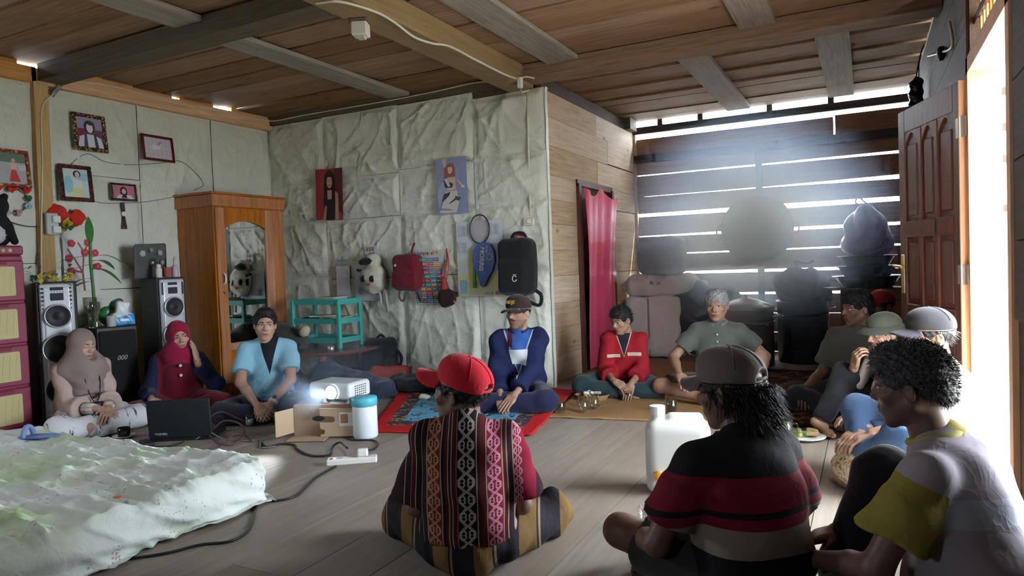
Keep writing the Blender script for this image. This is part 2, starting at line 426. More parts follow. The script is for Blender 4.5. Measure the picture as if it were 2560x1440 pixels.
# ================================================================ STRUCTURE
M_floor = wood('floor_boards', srgb(126, 113, 101), srgb(154, 140, 126), 'y', rough=.62, knots=.25, rand=.10, stretch=10, bump=.15, grey=srgb(150, 138, 126))
M_ceil = wood('ceiling_boards', srgb(118, 88, 60), srgb(154, 120, 86), 'x', knots=.75, rand=.22, bump=.3)
M_beam = wood('old_beam', srgb(120, 98, 68), srgb(158, 132, 96), 'y', knots=.3, rand=.12, grey=srgb(140, 122, 96))
M_beamx = wood('old_crossbeam', srgb(110, 88, 70), srgb(146, 116, 90), 'x', knots=.3, rand=.18)
M_beamdark = wood('dark_crossbeam', srgb(78, 66, 52), srgb(104, 90, 70), 'x', knots=.3, rand=.05)
M_batten = wood('grey_batten', srgb(122, 112, 104), srgb(156, 146, 136), 'y', knots=.2, rand=.08)
M_part = wood('partition_planks', srgb(180, 150, 118), srgb(210, 186, 154), 'y', knots=.7, rand=.16, bump=.2)
M_back = wood('back_wall_planks', srgb(138, 104, 80), srgb(168, 134, 106), 'x', knots=.6, rand=.14)
M_backrail = wood('dark_rail', srgb(58, 54, 60), srgb(84, 78, 82), 'x', knots=.1, rand=.05)
M_side = wood('side_wall_planks', srgb(60, 42, 29), srgb(84, 61, 43), 'y', knots=.5, rand=.15)
M_hdr = wood('ochre_header', srgb(182, 124, 60), srgb(214, 158, 92), 'y', knots=.6, rand=.06)
M_post = wood('pale_post', srgb(170, 136, 86), srgb(196, 164, 112), 'z', knots=.4, rand=.05)
M_door = wood('stained_door', srgb(78, 40, 29), srgb(104, 57, 41), 'z', rough=.42, knots=.0, rand=.05, spec=.5, bump=.1)
M_jamb = wood('jamb_timber', srgb(206, 150, 102), srgb(226, 176, 128), 'z', knots=.2, rand=.05)
M_roof = mat('roof_sheet', (.25, .24, .23), rough=.6)
M_ground = mat('outside_ground', (.42, .40, .34), rough=.95, var=.25, scale=1.5)
M_metal = mat('brushed_metal', (.62, .60, .55), rough=.35, metal=.9, var=.05)
M_brass = mat('brass', (.72, .58, .30), rough=.32, metal=.9, var=.05)
M_black = mat('black_plastic', (.012, .012, .014), rough=.45, var=.1)
M_white = mat('white_plastic', (.78, .77, .72), rough=.4, var=.05)
M_cable_w = mat('cream_cable', (.66, .62, .50), rough=.5, var=.05)
M_cable_b = mat('black_cable', (.015, .015, .018), rough=.5)
def tarp_mat():
    m, nt, b = new_mat('white_tarpaulin')
    b.inputs['Roughness'].default_value = .42; b.inputs['Specular IOR Level'].default_value = .45
    tc = N(nt, 'ShaderNodeTexCoord')
    n1 = N(nt, 'ShaderNodeTexNoise', Scale=1.3, Detail=5.0); L(nt, tc.outputs['Object'], n1.inputs['Vector'])
    n2 = N(nt, 'ShaderNodeTexNoise', Scale=26.0, Detail=6.0, Distortion=1.2); L(nt, tc.outputs['Object'], n2.inputs['Vector'])
    c = mix_n(nt, n1.outputs['Fac'], srgb(208, 212, 198), srgb(228, 231, 217))
    sp = N(nt, 'ShaderNodeTexVoronoi', Scale=5.0); L(nt, tc.outputs['Object'], sp.inputs['Vector'])
    k = math_n(nt, 'LESS_THAN', sp.outputs['Distance'], .018)
    c = mix_n(nt, math_n(nt, 'MULTIPLY', k, .75), c, (.05, .05, .04))
    L(nt, c, b.inputs['Base Color'])
    n3 = N(nt, 'ShaderNodeTexNoise', Scale=12.0, Detail=6.0, Roughness=.65, Distortion=.8); L(nt, tc.outputs['Object'], n3.inputs['Vector'])
    rg = math_n(nt, 'ABSOLUTE', math_n(nt, 'MULTIPLY_ADD', n3.outputs['Fac'], 2., -1.))
    add_bump(nt, b, math_n(nt, 'MULTIPLY_ADD', n2.outputs['Fac'], .15, rg), .45, .02)
    return m
M_tarp = tarp_mat()
def S(o, label, cat): return tag(o, label, cat, kind='structure')
def board(parent, x0, x1, y0, y1, z0, z1, m, name='plank', rot=(0, 0, 0)):
    c = ((x0+x1)/2, (y0+y1)/2, (z0+z1)/2); hx, hy, hz = (x1-x0)/2, (y1-y0)/2, (z1-z0)/2
    return MB().box(-hx, hx, -hy, hy, -hz, hz).build(name, m, parent, loc=c, rot=rot)
rnd = random.Random(3)
# floor: boards run away from the camera
fl_o = S(MB().box(XL-.1, XR+.1, YR-.1, YB+.1, -.10, -.026).build('floor', M_side), 'grey brown plank floor of the room', 'floor')
x = XL
while x < XR+.05:
    w = rnd.uniform(.24, .31); x1 = min(x+w, XR+.12)
    ys = [YR, rnd.uniform(.6, 4.2), rnd.uniform(4.8, 7.2), YB]
    for a, b in zip(ys[:-1], ys[1:]):
        board(fl_o, x+.0018, x1-.0018, a+.0015, b-.0015, -.026, -.0005*rnd.random(), M_floor)
    x = x1
# ceiling: boards run across, in two lengths that meet over the long beam
ce = S(MB().box(XL-.1, XR+.1, YR-.1, YB-.25, ZC+.045, ZC+.06).build('ceiling', M_roof), 'brown board ceiling over beams and battens', 'ceiling')
y = YR
while y < YB-.05:
    w = rnd.uniform(.19, .30); y1 = min(y+w, YB-.02)
    for xa, xb in ((XL+.01, -2.66), (-2.655, XR-.02)):
        dz = rnd.choice((0, 0, .006, .012, .020)); g = rnd.choice((.003, .004, .006, .016))
        board(ce, xa+rnd.uniform(0, .02), xb, y+.002, y1-g, ZC+dz, ZC+dz+.02, M_ceil, rot=(rnd.uniform(-.006, .006), 0, rnd.uniform(-.001, .001)))
    y = y1
def beam(name, x0, x1, y0, y1, z0, z1, m, label): return S(MB().box(-(x1-x0)/2, (x1-x0)/2, -(y1-y0)/2, (y1-y0)/2, -(z1-z0)/2, (z1-z0)/2).build(name, m, loc=((x0+x1)/2, (y0+y1)/2, (z0+z1)/2)), label, 'beam')
BEAMA = beam('ceiling_beam', -2.79, -2.56, YR, 5.50, 2.625, ZC-.004, M_beam, 'thick old beam carrying the cream cable to the wall corner')
BEAMB = beam('ceiling_beam', -2.56, XR-.02, 5.30, 5.50, 2.66, ZC-.004, M_beamx, 'brown crossbeam in line with the tarpaulin wall')
BEAMC = beam('ceiling_beam', XL+.13, -2.80, 3.12, 3.30, 2.655, ZC-.004, M_beamdark, 'dark crossbeam running from the wall post to the long beam')
for i, (xa, xb, ya, yb, lab) in enumerate((
        (-4.10, -3.86, 3.30, 5.48, 'grey batten board on the ceiling between dark crossbeam and tarpaulin wall'),
        (-4.06, -3.80, -1.5, 3.12, 'grey batten board on the ceiling in front of the dark crossbeam'),
        (-2.33, -2.06, -1.5, 5.30, 'grey batten board beside the long beam with the cable'),
        (-.80, -.55, -1.5, 5.30, 'short looking grey batten ending at the brown crossbeam near the door'),
        (-1.38, -1.13, 5.50, 8.16, 'tapering batten board over the haze, farther from the door'),
        (-.33, -.09, 5.50, 8.16, 'tapering batten board over the haze, nearer the door'))):
    beam('ceiling_batten', xa, xb, ya, yb, ZC-.038, ZC-.004, M_batten, lab)
# roof shell above
S(MB().box(XL-.35, XR+.75, YR-.5, YB+.42, 3.26, 3.28).build('roof', M_roof), 'grey roof sheet above the ceiling', 'roof')

# ---- left wall: slab, tarpaulin sheets, post, header
def sheet(parent, o, u, v, nrm, w, h, seed, amp=1., lift=0., res=.013, name='tarpaulin_sheet'):
    nu, nv = max(3, int(w/res)), max(3, int(h/res))
    a, b = np.meshgrid(np.linspace(0, w, nu), np.linspace(0, h, nv), indexing='ij')
    wx = a+.10*vnoise(a*3, b*3, seed+5); wy = b+.10*vnoise(a*3+9, b*3, seed+6); d = .010*vnoise(a*2.2, b*1.6, seed+7)
    for k, (th, f, A) in enumerate(((1.45, 3.2, .016), (1.0, 4.5, .012), (2.2, 4.0, .012), (.5, 6.0, .008), (1.7, 9.0, .008), (2.7, 8.0, .006), (.9, 15., .004))):
        p = wx*math.cos(th)+wy*math.sin(th); q_ = -wx*math.sin(th)+wy*math.cos(th)
        d = d+A*ridge(q_*f+.3*p, p*f*.30, seed+11*k)**(6 if k < 5 else 3)*(.25+.75*vnoise(a*1.9, b*1.9, seed+40+k))
    edge = np.minimum(np.minimum(a, w-a), np.minimum(b, h-b)); d = d*np.clip(edge/.06, .15, 1)*amp+.002+lift
    d += .5*(.016*np.exp(-(a/.022)**2)*(.4+vnoise(b*6, b*0, seed+8))+.014*np.exp(-((h-b)/.02)**2)*(.4+vnoise(a*6, a*0, seed+9)))
    o, u, v, nrm = (np.array(t, float) for t in (o, u, v, nrm))
    sag = .02*(vnoise(a*1.3, b*0+.5, seed+9)-.5)*(b/h)
    V = o+a[..., None]*u+(b+sag)[..., None]*v+d[..., None]*nrm
    return np_mesh(name, V.reshape(-1, 3), grid_faces(nu, nv), M_tarp, parent, True)
wl_o = S(MB().box(XL-.06, XL, YR, WLY0, 0, ZC).box(XL-.06, XL, WLY1, YB+.06, 0, 2.755).box(XL-.06, XL, WLY0, WLY1, 0, WINZ0).box(XL-.06, XL, WLY0, WLY1, WINZ1, ZC).build('wall_left', M_side),
         'wall behind the stereo covered in crinkled white tarpaulin', 'wall')
sd = 20
for ya, yb, zs in ((1.75, 2.5, (.0, 1.4, 2.62)), (2.42, 3.16, (.0, 1.25, 2.68)), (3.21, 4.0, (0, 1.02, 1.98, 2.665)), (4.0, 4.78, (0, 1.02, 1.93, 2.66)), (4.78, 5.545, (0, 1.05, 1.95, 2.65))):
    for z0, z1 in zip(zs[:-1], zs[1:]):
        sheet(wl_o, (XL, ya+.0006, z0+.0006), (0, 1, 0), (0, 0, 1), (1, 0, 0), yb-ya-.0012, z1-z0-.0012, sd, 1.3, .002*(sd % 3)); sd += 1
S(board(None, XL, XL+.075, 3.10, 3.205, 0, 2.66, M_post, 'wall_post', rot=(-.012, 0, 0)), 'pale wooden post standing against the tarpaulin behind the speakers', 'post')
hd = S(MB().box(-.035, .035, -1.25, 1.25, -.06, .06).build('trim_1', M_hdr, loc=(XL+.035, 4.36, 2.705)), 'ochre header plank along the top of the tarpaulin above the frames', 'trim')
S(MB().box(-.035, .035, -1.3, 1.3, -.06, .06).build('trim_2', M_hdr, loc=(XL+.035, 1.84, 2.71)), 'ochre header plank left of the wall post', 'trim')
S(MB().bar((XL+.06, 3.26, 2.58), (XL+.10, 3.40, 2.80), .05, .03).build('post_brace', M_batten), 'short slanted brace at the head of the wall post', 'brace')
for i, (ya, yb) in enumerate(((1.0, 2.55), (2.80, 3.02), (3.4, 4.34), (4.42, 4.80), (5.02, 5.5))):     # blocking between header and boards; daylight shows in the gaps
    S(MB().box(XL, XL+.05, ya, yb, 2.765, ZC+.02).build('trim_%d' % (10+i), M_hdr), ('blocking strip above the header, %s' % ('behind the camera side', 'left of the post', 'above the gilt frame', 'between two light gaps', 'at the wall corner')[i]), 'trim')

# ---- tarpaulin wall in the middle
wm = S(MB().box(XL-.06, XW+.03, YM, YM+.05, 0, ZC).build('wall_middle', M_side), 'middle wall hung with crinkled white tarpaulin, posters and bags', 'wall')
for xa, xb, zs in ((XL, -5.0, (0, 1.05, 1.62, 2.03, 2.70)), (-5.0, -4.05, (0, 1.02, 1.63, 2.05, 2.70)), (-4.05, -3.2, (0, 1.03, 1.65, 2.07, 2.69)), (-3.2, -2.47, (0, 1.05, 1.66, 2.08, 2.64))):
    for z0, z1 in zip(zs[:-1], zs[1:]):
        sheet(wm, (xa+.0006, YM, z0+.0006), (1, 0, 0), (0, 0, 1), (0, -1, 0), xb-xa-.0012, z1-z0-.0012, sd, 1.9, .002*(sd % 4)); sd += 1
sheet(wm, (XW+.062, YM-.02, 0), (0, 1, 0), (0, 0, 1), (1, 0, 0), .07, 2.64, 70, .5)
S(MB().box(XL, -2.8, YM-.05, YM-.005, 2.70, ZC).build('trim_3', M_beamdark), 'dark strip standing in for the shaded gap above the tarpaulin on the middle wall', 'trim')  # dark strip in place of the shaded gap below the ceiling

# ---- plank partition with the curtained doorway
wp = S(MB().box(XW-.04, XW-.025, YM, YB, 2.60, ZC).build('wall_partition', M_side), 'partition of pale horizontal planks with a curtained doorway', 'wall')
zj = [0, .25, .49, .73, .98, 1.22, 1.46, 1.68, 1.90, 2.17, 2.43, 2.66]
CY0, CY1 = 6.43, 7.36
for i in range(len(zj)-1):
    segs = [(YM+.005, CY0-.02), (CY1+.02, YB)] if zj[i+1] < 1.95 else [(YM+.005, 7.0+.35*(i % 2)), (7.003+.35*(i % 2), YB)]
    for a, b in segs:
        dz = rnd.uniform(-.012, .012) if a > 7 else 0
        board(wp, XW-.024, XW+rnd.uniform(-.002, .004), a, b-.002, zj[i]+.0015+dz, zj[i+1]-.0015+dz, M_part)
MB().box(XW-.02, XW+.035, CY0-.06, CY0, 0, 1.88).box(XW-.02, XW+.035, CY1, CY1+.06, 0, 1.88).box(XW-.02, XW+.02, CY0-.06, CY1+.06, 1.86, 1.92).build('doorway_frame', M_door, wp)
S(MB().box(XW-.07, XW-.055, YM, YB, 0, ZC).build('wall_inner_room', M_back), 'dark plank wall of the room behind the curtain', 'wall')

# ---- slatted back wall: daylight between the planks
wb = S(MB().box(XW-.02, XR+.05, YB+.001, YB+.016, 0, .02).build('wall_back', M_back), 'back wall of loose horizontal planks with bright daylight gaps', 'wall')
PX = -1.08
# slit: z, height at left end / post for the left run, at post / right end for the right run
slits = [(.67, .0, .022, .020, .022), (.93, .018, .028, .024, .026), (1.165, .004, .016, .010, .016), (1.39, .006, .030, .030, .024),
         (1.65, .030, .042, .046, .038), (1.88, .0, .010, .006, .040), (2.14, .006, .014, .012, .024)]
prev = (0., .0, .0, .0, .0); rows = slits+[(2.36, 0, 0, 0, 0)]
zlow = .22
MB().prism([(XW, 0), (XR, 0), (XR, .22), (XW, .22)], YB, YB+.008).build('plank', M_back, wb)
MB().prism([(XW, .222), (XR, .222), (XR, .44), (XW, .44)], YB, YB+.008).build('plank', M_back, wb)
pz = (.442, 0, 0, 0, 0)
for s_ in rows:
    s_ = (s_[0], *[1.2*k for k in s_[1:]])
    for k, (xa, xb) in enumerate(((XW, PX), (PX, XR+.02))):
        lo0 = pz[0]+pz[1+2*k]/2; lo1 = pz[0]+pz[2+2*k]/2; hi0 = s_[0]-s_[1+2*k]/2; hi1 = s_[0]-s_[2+2*k]/2
        MB().prism([(xa-(xa+xb)/2, lo0-s_[0]), (xb-(xa+xb)/2, lo1-s_[0]), (xb-(xa+xb)/2, hi1-s_[0]), (xa-(xa+xb)/2, hi0-s_[0])], 0, .008).build('plank', M_back, wb, loc=((xa+xb)/2, YB, s_[0]))
    pz = s_
board(wb, XW, -.30, YB, YB+.008, 2.362, 2.585, M_back); board(wb, -.285, XR, YB, YB+.008, 2.362, 2.60, M_back)
MB().box(XW, XR, YB-.05, YB-.002, 2.29, 2.385).build('rail', M_backrail, wb)
MB().box(XW, XR, YB-.06, YB-.002, 2.64, 2.725).build('top_plate', M_backrail, wb)
MB().box(PX-.035, PX+.035, YB-.06, YB-.002, 0, 2.29).build('stud', M_backrail, wb)
MB().box(XW, XR, YB-.05, YB-.002, .02, .10).build('sole_plate', M_backrail, wb)
for px_ in (-2.2, -1.72, -.95, -.32): MB().box(px_-.03, px_+.03, YB-.05, YB, 2.725, 2.80).build('stub', M_backrail, wb)
MB().box(XW-.03, XW+.03, YB-.05, YB+.02, 0, 2.66).build('added_corner_post', M_part, wb)  # added to shut the corner gap against a streak of sun
S(MB().box(XW, -2.46, YB-.4, YB-.15, 2.66, ZC).build('trim_4', M_beamdark), 'dark block above the partition end', 'trim')

# ---- door wall on the right
wr = S(MB().box(XR, XR+.10, YR, WRY0, 0, ZC).box(XR, XR+.10, WRY0, WRY1, 0, WRZ0).box(XR, XR+.10, WRY0, WRY1, WRZ1, ZC).box(XR, XR+.10, WRY1, DY0-.07, 0, ZC).box(XR, XR+.10, DY1+.07, YB+.05, 0, ZC).box(XR, XR+.10, DY0-.07, DY1+.07, 2.50, ZC+.02).build('wall_right', M_side), 'dark plank wall with the doorway', 'wall')
for i in range(10):
    zz = .28*i
    board(wr, XR-.014, XR-.001, DY1+.09, YB-.001, zz+.002, min(zz+.278, ZC), M_side)
    board(wr, XR-.014, XR-.001, YR, WRY0-.01, zz+.002, min(zz+.278, ZC), M_side)
    if zz > WRZ1-.05: board(wr, XR-.014, XR-.001, WRY0-.008, DY0-.09, zz+.002, min(zz+.278, ZC), M_side)
fr = S(MB().box(XR-.02, XR+.12, DY0-.07, DY0, 0, 2.05).build('door_frame', M_jamb), 'pale timber frame of the open doorway', 'door frame')
MB().box(XR-.02, XR+.12, DY1, DY1+.07, 0, 2.05).build('jamb', M_jamb, fr)
MB().box(XR-.02, XR+.12, DY0-.07, DY1+.07, DZ, DZ+.08).build('head', M_jamb, fr)
MB().box(XR-.02, XR+.12, DY0-.07, DY1+.07, 2.44, 2.50).build('vent_head', M_jamb, fr)
MB().box(XR, XR+.12, DY0, DY1, -.03, .012).build('sill', M_jamb, fr)
for i in range(11):
    yy = DY0+.05+i*(DY1-DY0-.1)/10
    MB().box(XR+.03, XR+.055, yy-.014, yy+.014, 2.05, 2.44).build('slat', M_hdr, fr)
MB().box(XR+.02, XR+.06, DY0-.07, DY1+.07, 2.22, 2.26).build('slat_rail', M_door, fr)
S(MB().box(XR+.50, XR+.53, 1.5, 2.98, 1.12, 2.7).build('added_sun_blind', M_hdr), 'unseen sun blind added outside over the low opening', 'blind')  # added out of view to keep direct sun off the low opening
# ---- wall behind the camera, side window
S(MB().box(XL-.06, REX0, YR-.06, YR, 0, ZC).box(REX1, XR+.1, YR-.06, YR, 0, ZC).box(REX0, REX1, YR-.06, YR, 0, WINZ0).box(REX0, REX1, YR-.06, YR, WINZ1, ZC).build('wall_rear', M_side), 'plank wall behind the camera with an opening added for fill light', 'wall')
w2 = S(MB().box(XL-.03, XL+.02, WLY0-.05, WLY1+.05, WINZ0-.05, WINZ0).box(XL-.03, XL+.02, WLY0-.05, WLY1+.05, WINZ1, WINZ1+.05).box(XL-.03, XL+.02, WLY0-.05, WLY0, WINZ0, WINZ1).box(XL-.03, XL+.02, WLY1, WLY1+.05, WINZ0, WINZ1).build('window_1', M_jamb), 'timber framed open window in the left wall beside the bed', 'window')
# ---- outer shell of the room behind the tarpaulin wall, the ground, porch roof and added deck outside
S(MB().box(XL-.06, XW, YB+.02, YB+.05, 0, ZC).build('wall_outer', M_side), 'outer wall of the hidden room', 'wall')
S(MB().box(-40, 40, -40, 40, -.75, -.70).build('ground', M_ground), 'bright dry ground outside the house', 'ground')
S(MB().prism([(XR+.12, 2.66), (XR+.75, 2.28), (XR+.75, 2.30), (XR+.12, 2.68)], 1.2, 6.0, 'xz').build('porch_roof', M_roof), 'low porch roof sheet outside above the doorway', 'roof')
po = S(MB().box(XR+.12, XR+1.5, 2.2, 5.2, -.10, -.04).build('bounce_deck', M_floor), 'plank deck added outside the door to bounce sunlight in', 'deck')  # deck added so that sunlight bounces in through the door

nh = S(MB().box(.9, 5.5, 12.0, 12.2, -.7, 3.9).build('neighbour_house', mat('whitewash', (.75, .74, .70), .9)), 'whitewashed plank house outside seen through the doorway', 'house')
for z in (3.25, 2.75, 2.3, 1.6): MB().box(.88, 5.52, 11.96, 12.0, z, z+.10).build('board', mat('brown_board', (.05, .02, .012), .9), nh)
MB().box(.5, 5.8, 11.3, 12.4, 3.9, 4.0).build('eave', M_roof, nh)
# ---- the open door leaf
fe = fl(2252, 281, 1.955); HX, HY = XR-.025, DY1+.075
ang = math.atan2(fe[1]-HY, fe[0]-HX); LW = math.hypot(fe[0]-HX, fe[1]-HY); LW = max(.72, min(.9, LW))
d1 = S(empty('door_1', (HX, HY, .015), ang), 'brown stained panelled door leaf swung open into the room', 'door')
# local x along the leaf from the hinge, local y>0 is the face seen from the camera
T2 = .018; LH = 1.935
sw = .09
cols = [sw]+[sw+(LW-2*sw)*k/3 for k in (1, 2)]+[LW-sw]
rails = [(0, .16), (.66, .76), (1.16, 1.26), (LH-.14, LH)]
m_ = MB().cbox(0, sw, -T2, T2, 0, LH, .004).cbox(LW-sw, LW, -T2, T2, 0, LH, .004); m_.build('stile', M_door, d1)
for a, b in rails: MB().cbox(sw, LW-sw, -T2, T2, a, b, .004).build('rail', M_door, d1)
for c in cols[1:3]: MB().cbox(c-.022, c+.022, -T2, T2, .16, LH-.14, .004).build('mullion', M_door, d1)
pc = [(cols[0], cols[1]-.022), (cols[1]+.022, cols[2]-.022), (cols[2]+.022, cols[3])]
for (a, b) in pc:
    for (z0, z1, arch) in ((.16, .66, 0), (.76, 1.16, 0), (1.26, LH-.14, 1)):
        MB().box(a, b, -.006, .006, z0, z1).build('panel', M_door, d1)
        MB().cbox(a+.028, b-.028, -.013, .013, z0+.03, z1-.03-(.05 if arch else 0), .006).build('raised_panel', M_door, d1)
        if arch:
            n = 8; w_ = b-a; pts = [(a, z1+.002), (a, z1-.085)]+[(a+w_*t/n, z1-.085+.075*math.sin(math.pi*t/n)) for t in range(1, n)]+[(b, z1-.085), (b, z1+.002)]
            MB().prism(pts, -.015, .015).build('arch', M_door, d1)
MB().box(-.006, .004, -.012, .030, 0.02, LH).build('hinge_edge', M_jamb, d1)
for z in (.25, .95, 1.70):
    h = MB().box(-.050, .002, .014, .020, z-.05, z+.05).box(.004, .050, T2, T2+.004, z-.05, z+.05).tube([(0, .024, z-.052), (0, .024, z+.052)], .008)
    h.build('hinge', M_metal, d1)
hp = MB().cbox(LW-.075, LW-.03, T2, T2+.007, .82, 1.06, .004).build('lock_plate', M_brass, d1)
MB().tube(spline([(LW-.05, T2+.005, .99), (LW-.05, T2+.05, .99), (LW-.07, T2+.058, .99), (LW-.16, T2+.055, .985)]), .009).build('lever', M_brass, hp)
MB().lathe([(.004, -.002), (.004, .002)], 10, (LW-.052, T2+.008, .88)).build('keyhole', M_black, hp)
# ================================================================ THINGS ON THE WALLS AND ALONG THEM
def flat(c, r=.6): return mat('print', c, rough=r, var=.06, scale=14)
_fm = {}
def fm(c, r=.6):
    k = (tuple(round(x, 3) for x in c), r)
    if k not in _fm: _fm[k] = flat(c, r)
    return _fm[k]
def picture(parent, name, w, h, layers, y=-.002, cx=0, cz=0):
    """flat print: layers of (colour, kind, params) in 0..1 picture space, painted back to front"""
    V = []; Fc = []; mi = []; mats = []
    for li, (col, kind, *p) in enumerate(layers):
        if kind == 'r': pts = [(p[0], p[1]), (p[2], p[1]), (p[2], p[3]), (p[0], p[3])]
        elif kind == 'e': pts = [(p[0]+p[2]*math.cos(2*math.pi*t/18), p[1]+p[3]*math.sin(2*math.pi*t/18)) for t in range(18)]
        else: pts = p[0]
        b = len(V)
        V += [(cx+(u-.5)*w, y-.0006*li, cz+(v-.5)*h) for u, v in pts]; Fc.append(tuple(range(b, b+len(pts))))
        m = fm(col)
        if m not in mats: mats.append(m)
        mi.append(mats.index(m))
    return mesh_obj(name, V, Fc, mats, parent, matidx=mi)
def on_left(px, py, off=.058): return xp(px, py, XL+off)
def on_mid(px, py, off=.03): return yp(px, py, YM-off)
RL = math.pi/2
HAIR = (.015, .012, .012)
def gold_speckle(name, c1, c2, sc=60):
    m, nt, b = new_mat(name); tc = N(nt, 'ShaderNodeTexCoord'); v = N(nt, 'ShaderNodeTexVoronoi', Scale=sc); L(nt, tc.outputs['Object'], v.inputs['Vector'])
    f = N(nt, 'ShaderNodeValToRGB'); f.color_ramp.elements[0].color = (*c1, 1); f.color_ramp.elements[1].color = (*c2, 1); f.color_ramp.elements[0].position = .3; f.color_ramp.elements[1].position = .5
    L(nt, v.outputs['Distance'], f.inputs[0]); L(nt, f.outputs[0], b.inputs['Base Color']); b.inputs['Roughness'].default_value = .3
    add_bump(nt, b, v.outputs['Distance'], .5, .004); return m
M_gilt = gold_speckle('gilt_leaf', (.55, .38, .12), (.03, .015, .01))
M_fred = gold_speckle('carved_red', (.20, .03, .015), (.03, .008, .006), 45)
M_fmar = mat('maroon_lacquer', (.12, .015, .012), rough=.25, bump=.3, bscale=40)
M_fdk = gold_speckle('dark_gilt', (.20, .16, .06), (.012, .011, .010), 90)
M_fgold = gold_speckle('red_gold', (.50, .34, .10), (.24, .03, .02), 35)
GL = glass('picture_glass')
def frame(px0, py0, px1, py1, fw, m, label, layers, tilt=.10, depth=.022):
    a = on_left(px0, py0); b = on_left(px1, py1); w = abs(b[1]-a[1]); h = abs(a[2]-b[2])
    e = empty('picture_frame', ((a+b)/2).tolist(), RL, label, 'picture frame', 'photograph frames on the left wall')
    e.rotation_euler = (-tilt, 0, RL)
    for k, (x0, x1, z0, z1) in enumerate(((-w/2, w/2, h/2-fw, h/2), (-w/2, w/2, -h/2, -h/2+fw), (-w/2, -w/2+fw, -h/2+fw, h/2-fw), (w/2-fw, w/2, -h/2+fw, h/2-fw))):
        MB().cbox(x0, x1, -depth, .004, z0, z1, .006).build('frame_bar', m, e)
    MB().box(-w/2+fw*.6, w/2-fw*.6, -.004, .002, -h/2+fw*.6, h/2-fw*.6).build('backing', fm((.03, .02, .02)), e)
    picture(e, 'photograph', w-2*fw, h-2*fw, layers, -.006)
    return e
SKINP = (.62, .42, .34)
frame(178, 278, 267, 385, .032, M_gilt, 'gilt speckled frame with a white-dressed portrait on purple', [
    ((.16, .05, .12), 'r', 0, 0, 1, 1), ((.30, .28, .42), 'r', 0, .62, 1, 1), ((.25, .03, .06), 'r', 0, .25, .2, .62), ((.04, .03, .05), 'e', .5, .70, .22, .22), ((.78, .80, .86), 'p', [(0, 0), (1, 0), (.92, .34), (.66, .44), (.34, .44), (.08, .34)]),
    ((.05, .06, .14), 'p', [(.22, .0), (.38, .0), (.36, .46), (.28, .46)]), ((.05, .06, .14), 'p', [(.66, .0), (.80, .0), (.72, .46), (.64, .46)]), ((.86, .74, .76), 'e', .5, .66, .13, .17), ((.05, .04, .06), 'e', .55, .82, .15, .07)])
frame(352, 333, 434, 409, .022, M_fmar, 'dark maroon frame with a faded pale tiled photograph', [
    ((.66, .58, .66), 'r', 0, 0, 1, 1), *[((.42, .36, .44), 'r', 0, z, 1, z+.012) for z in (.2, .42, .64, .84)], *[((.42, .36, .44), 'r', x, 0, x+.010, 1) for x in (.14, .3, .46, .62, .78, .92)],
    ((.80, .78, .82), 'p', [(.25, .4), (.55, .45), (.6, .62), (.3, .66)]), ((.35, .30, .42), 'e', .58, .72, .08, .1), ((.80, .66, .66), 'e', .6, .67, .05, .07)])
frame(144, 408, 232, 507, .032, M_fred, 'carved dark red frame with a photograph in pale blue and yellow', [
    ((.62, .72, .70), 'r', 0, 0, 1, 1), ((.30, .58, .66), 'e', .2, .45, .18, .3), ((.36, .62, .72), 'r', .6, .6, 1, .85), ((.72, .70, .36), 'p', [(.3, 0), (.75, 0), (.72, .32), (.36, .34)]), ((.74, .78, .76), 'p', [(.36, .34), (.72, .32), (.76, .62), (.38, .64)]), (HAIR, 'e', .56, .82, .15, .13), ((.60, .58, .56), 'e', .57, .80, .09, .11)])
frame(274, 456, 341, 505, .018, M_fdk, 'small dark frame with a pink portrait of a long-haired sitter', [
    ((.50, .16, .24), 'r', 0, 0, 1, 1), ((.03, .012, .02), 'e', .5, .62, .16, .30), ((.03, .012, .02), 'p', [(.36, .1), (.64, .1), (.66, .6), (.34, .6)]), ((.66, .64, .70), 'p', [(.1, 0), (.36, 0), (.44, .3), (.3, .32)]), ((.66, .64, .70), 'p', [(.66, 0), (.95, 0), (.8, .3), (.6, .3)]), ((.70, .46, .44), 'e', .5, .56, .10, .2)])
frame(-45, 365, 76, 473, .026, M_fgold, 'red and gold frame with a red-skirted figure, cut by the picture edge', [
    ((.40, .40, .44), 'r', 0, 0, 1, 1), ((.12, .18, .14), 'r', 0, .7, 1, 1), ((.55, .55, .58), 'r', .8, .45, 1, .62), ((.55, .05, .04), 'p', [(.52, .08), (.82, .08), (.72, .46), (.60, .46)]), ((.66, .46, .36), 'p', [(.58, .46), (.74, .46), (.76, .68), (.58, .68)]), ((.60, .40, .32), 'e', .67, .76, .05, .07)])
# watch-like trinket below the pink portrait
a = on_left(308, 535, .045); e = empty('hanging_watch', a.tolist(), RL, 'dark strap with a round white watch face hanging below the pink portrait', 'watch')
MB().bar((0, 0, .10), (.004, 0, .015), .03, .006, (0, 1, 0)).bar((-.002, 0, -.02), (-.014, 0, -.13), .022, .006, (0, 1, 0)).bar((.004, 0, -.02), (.02, 0, -.13), .02, .006, (0, 1, 0)).build('strap', fm((.05, .03, .025)), e)
MB().lathe([(.021, -.006), (.021, .006)], 18).build('watch_face', M_white, e, rot=(math.pi/2, 0, 0), loc=(0, -.008, 0))
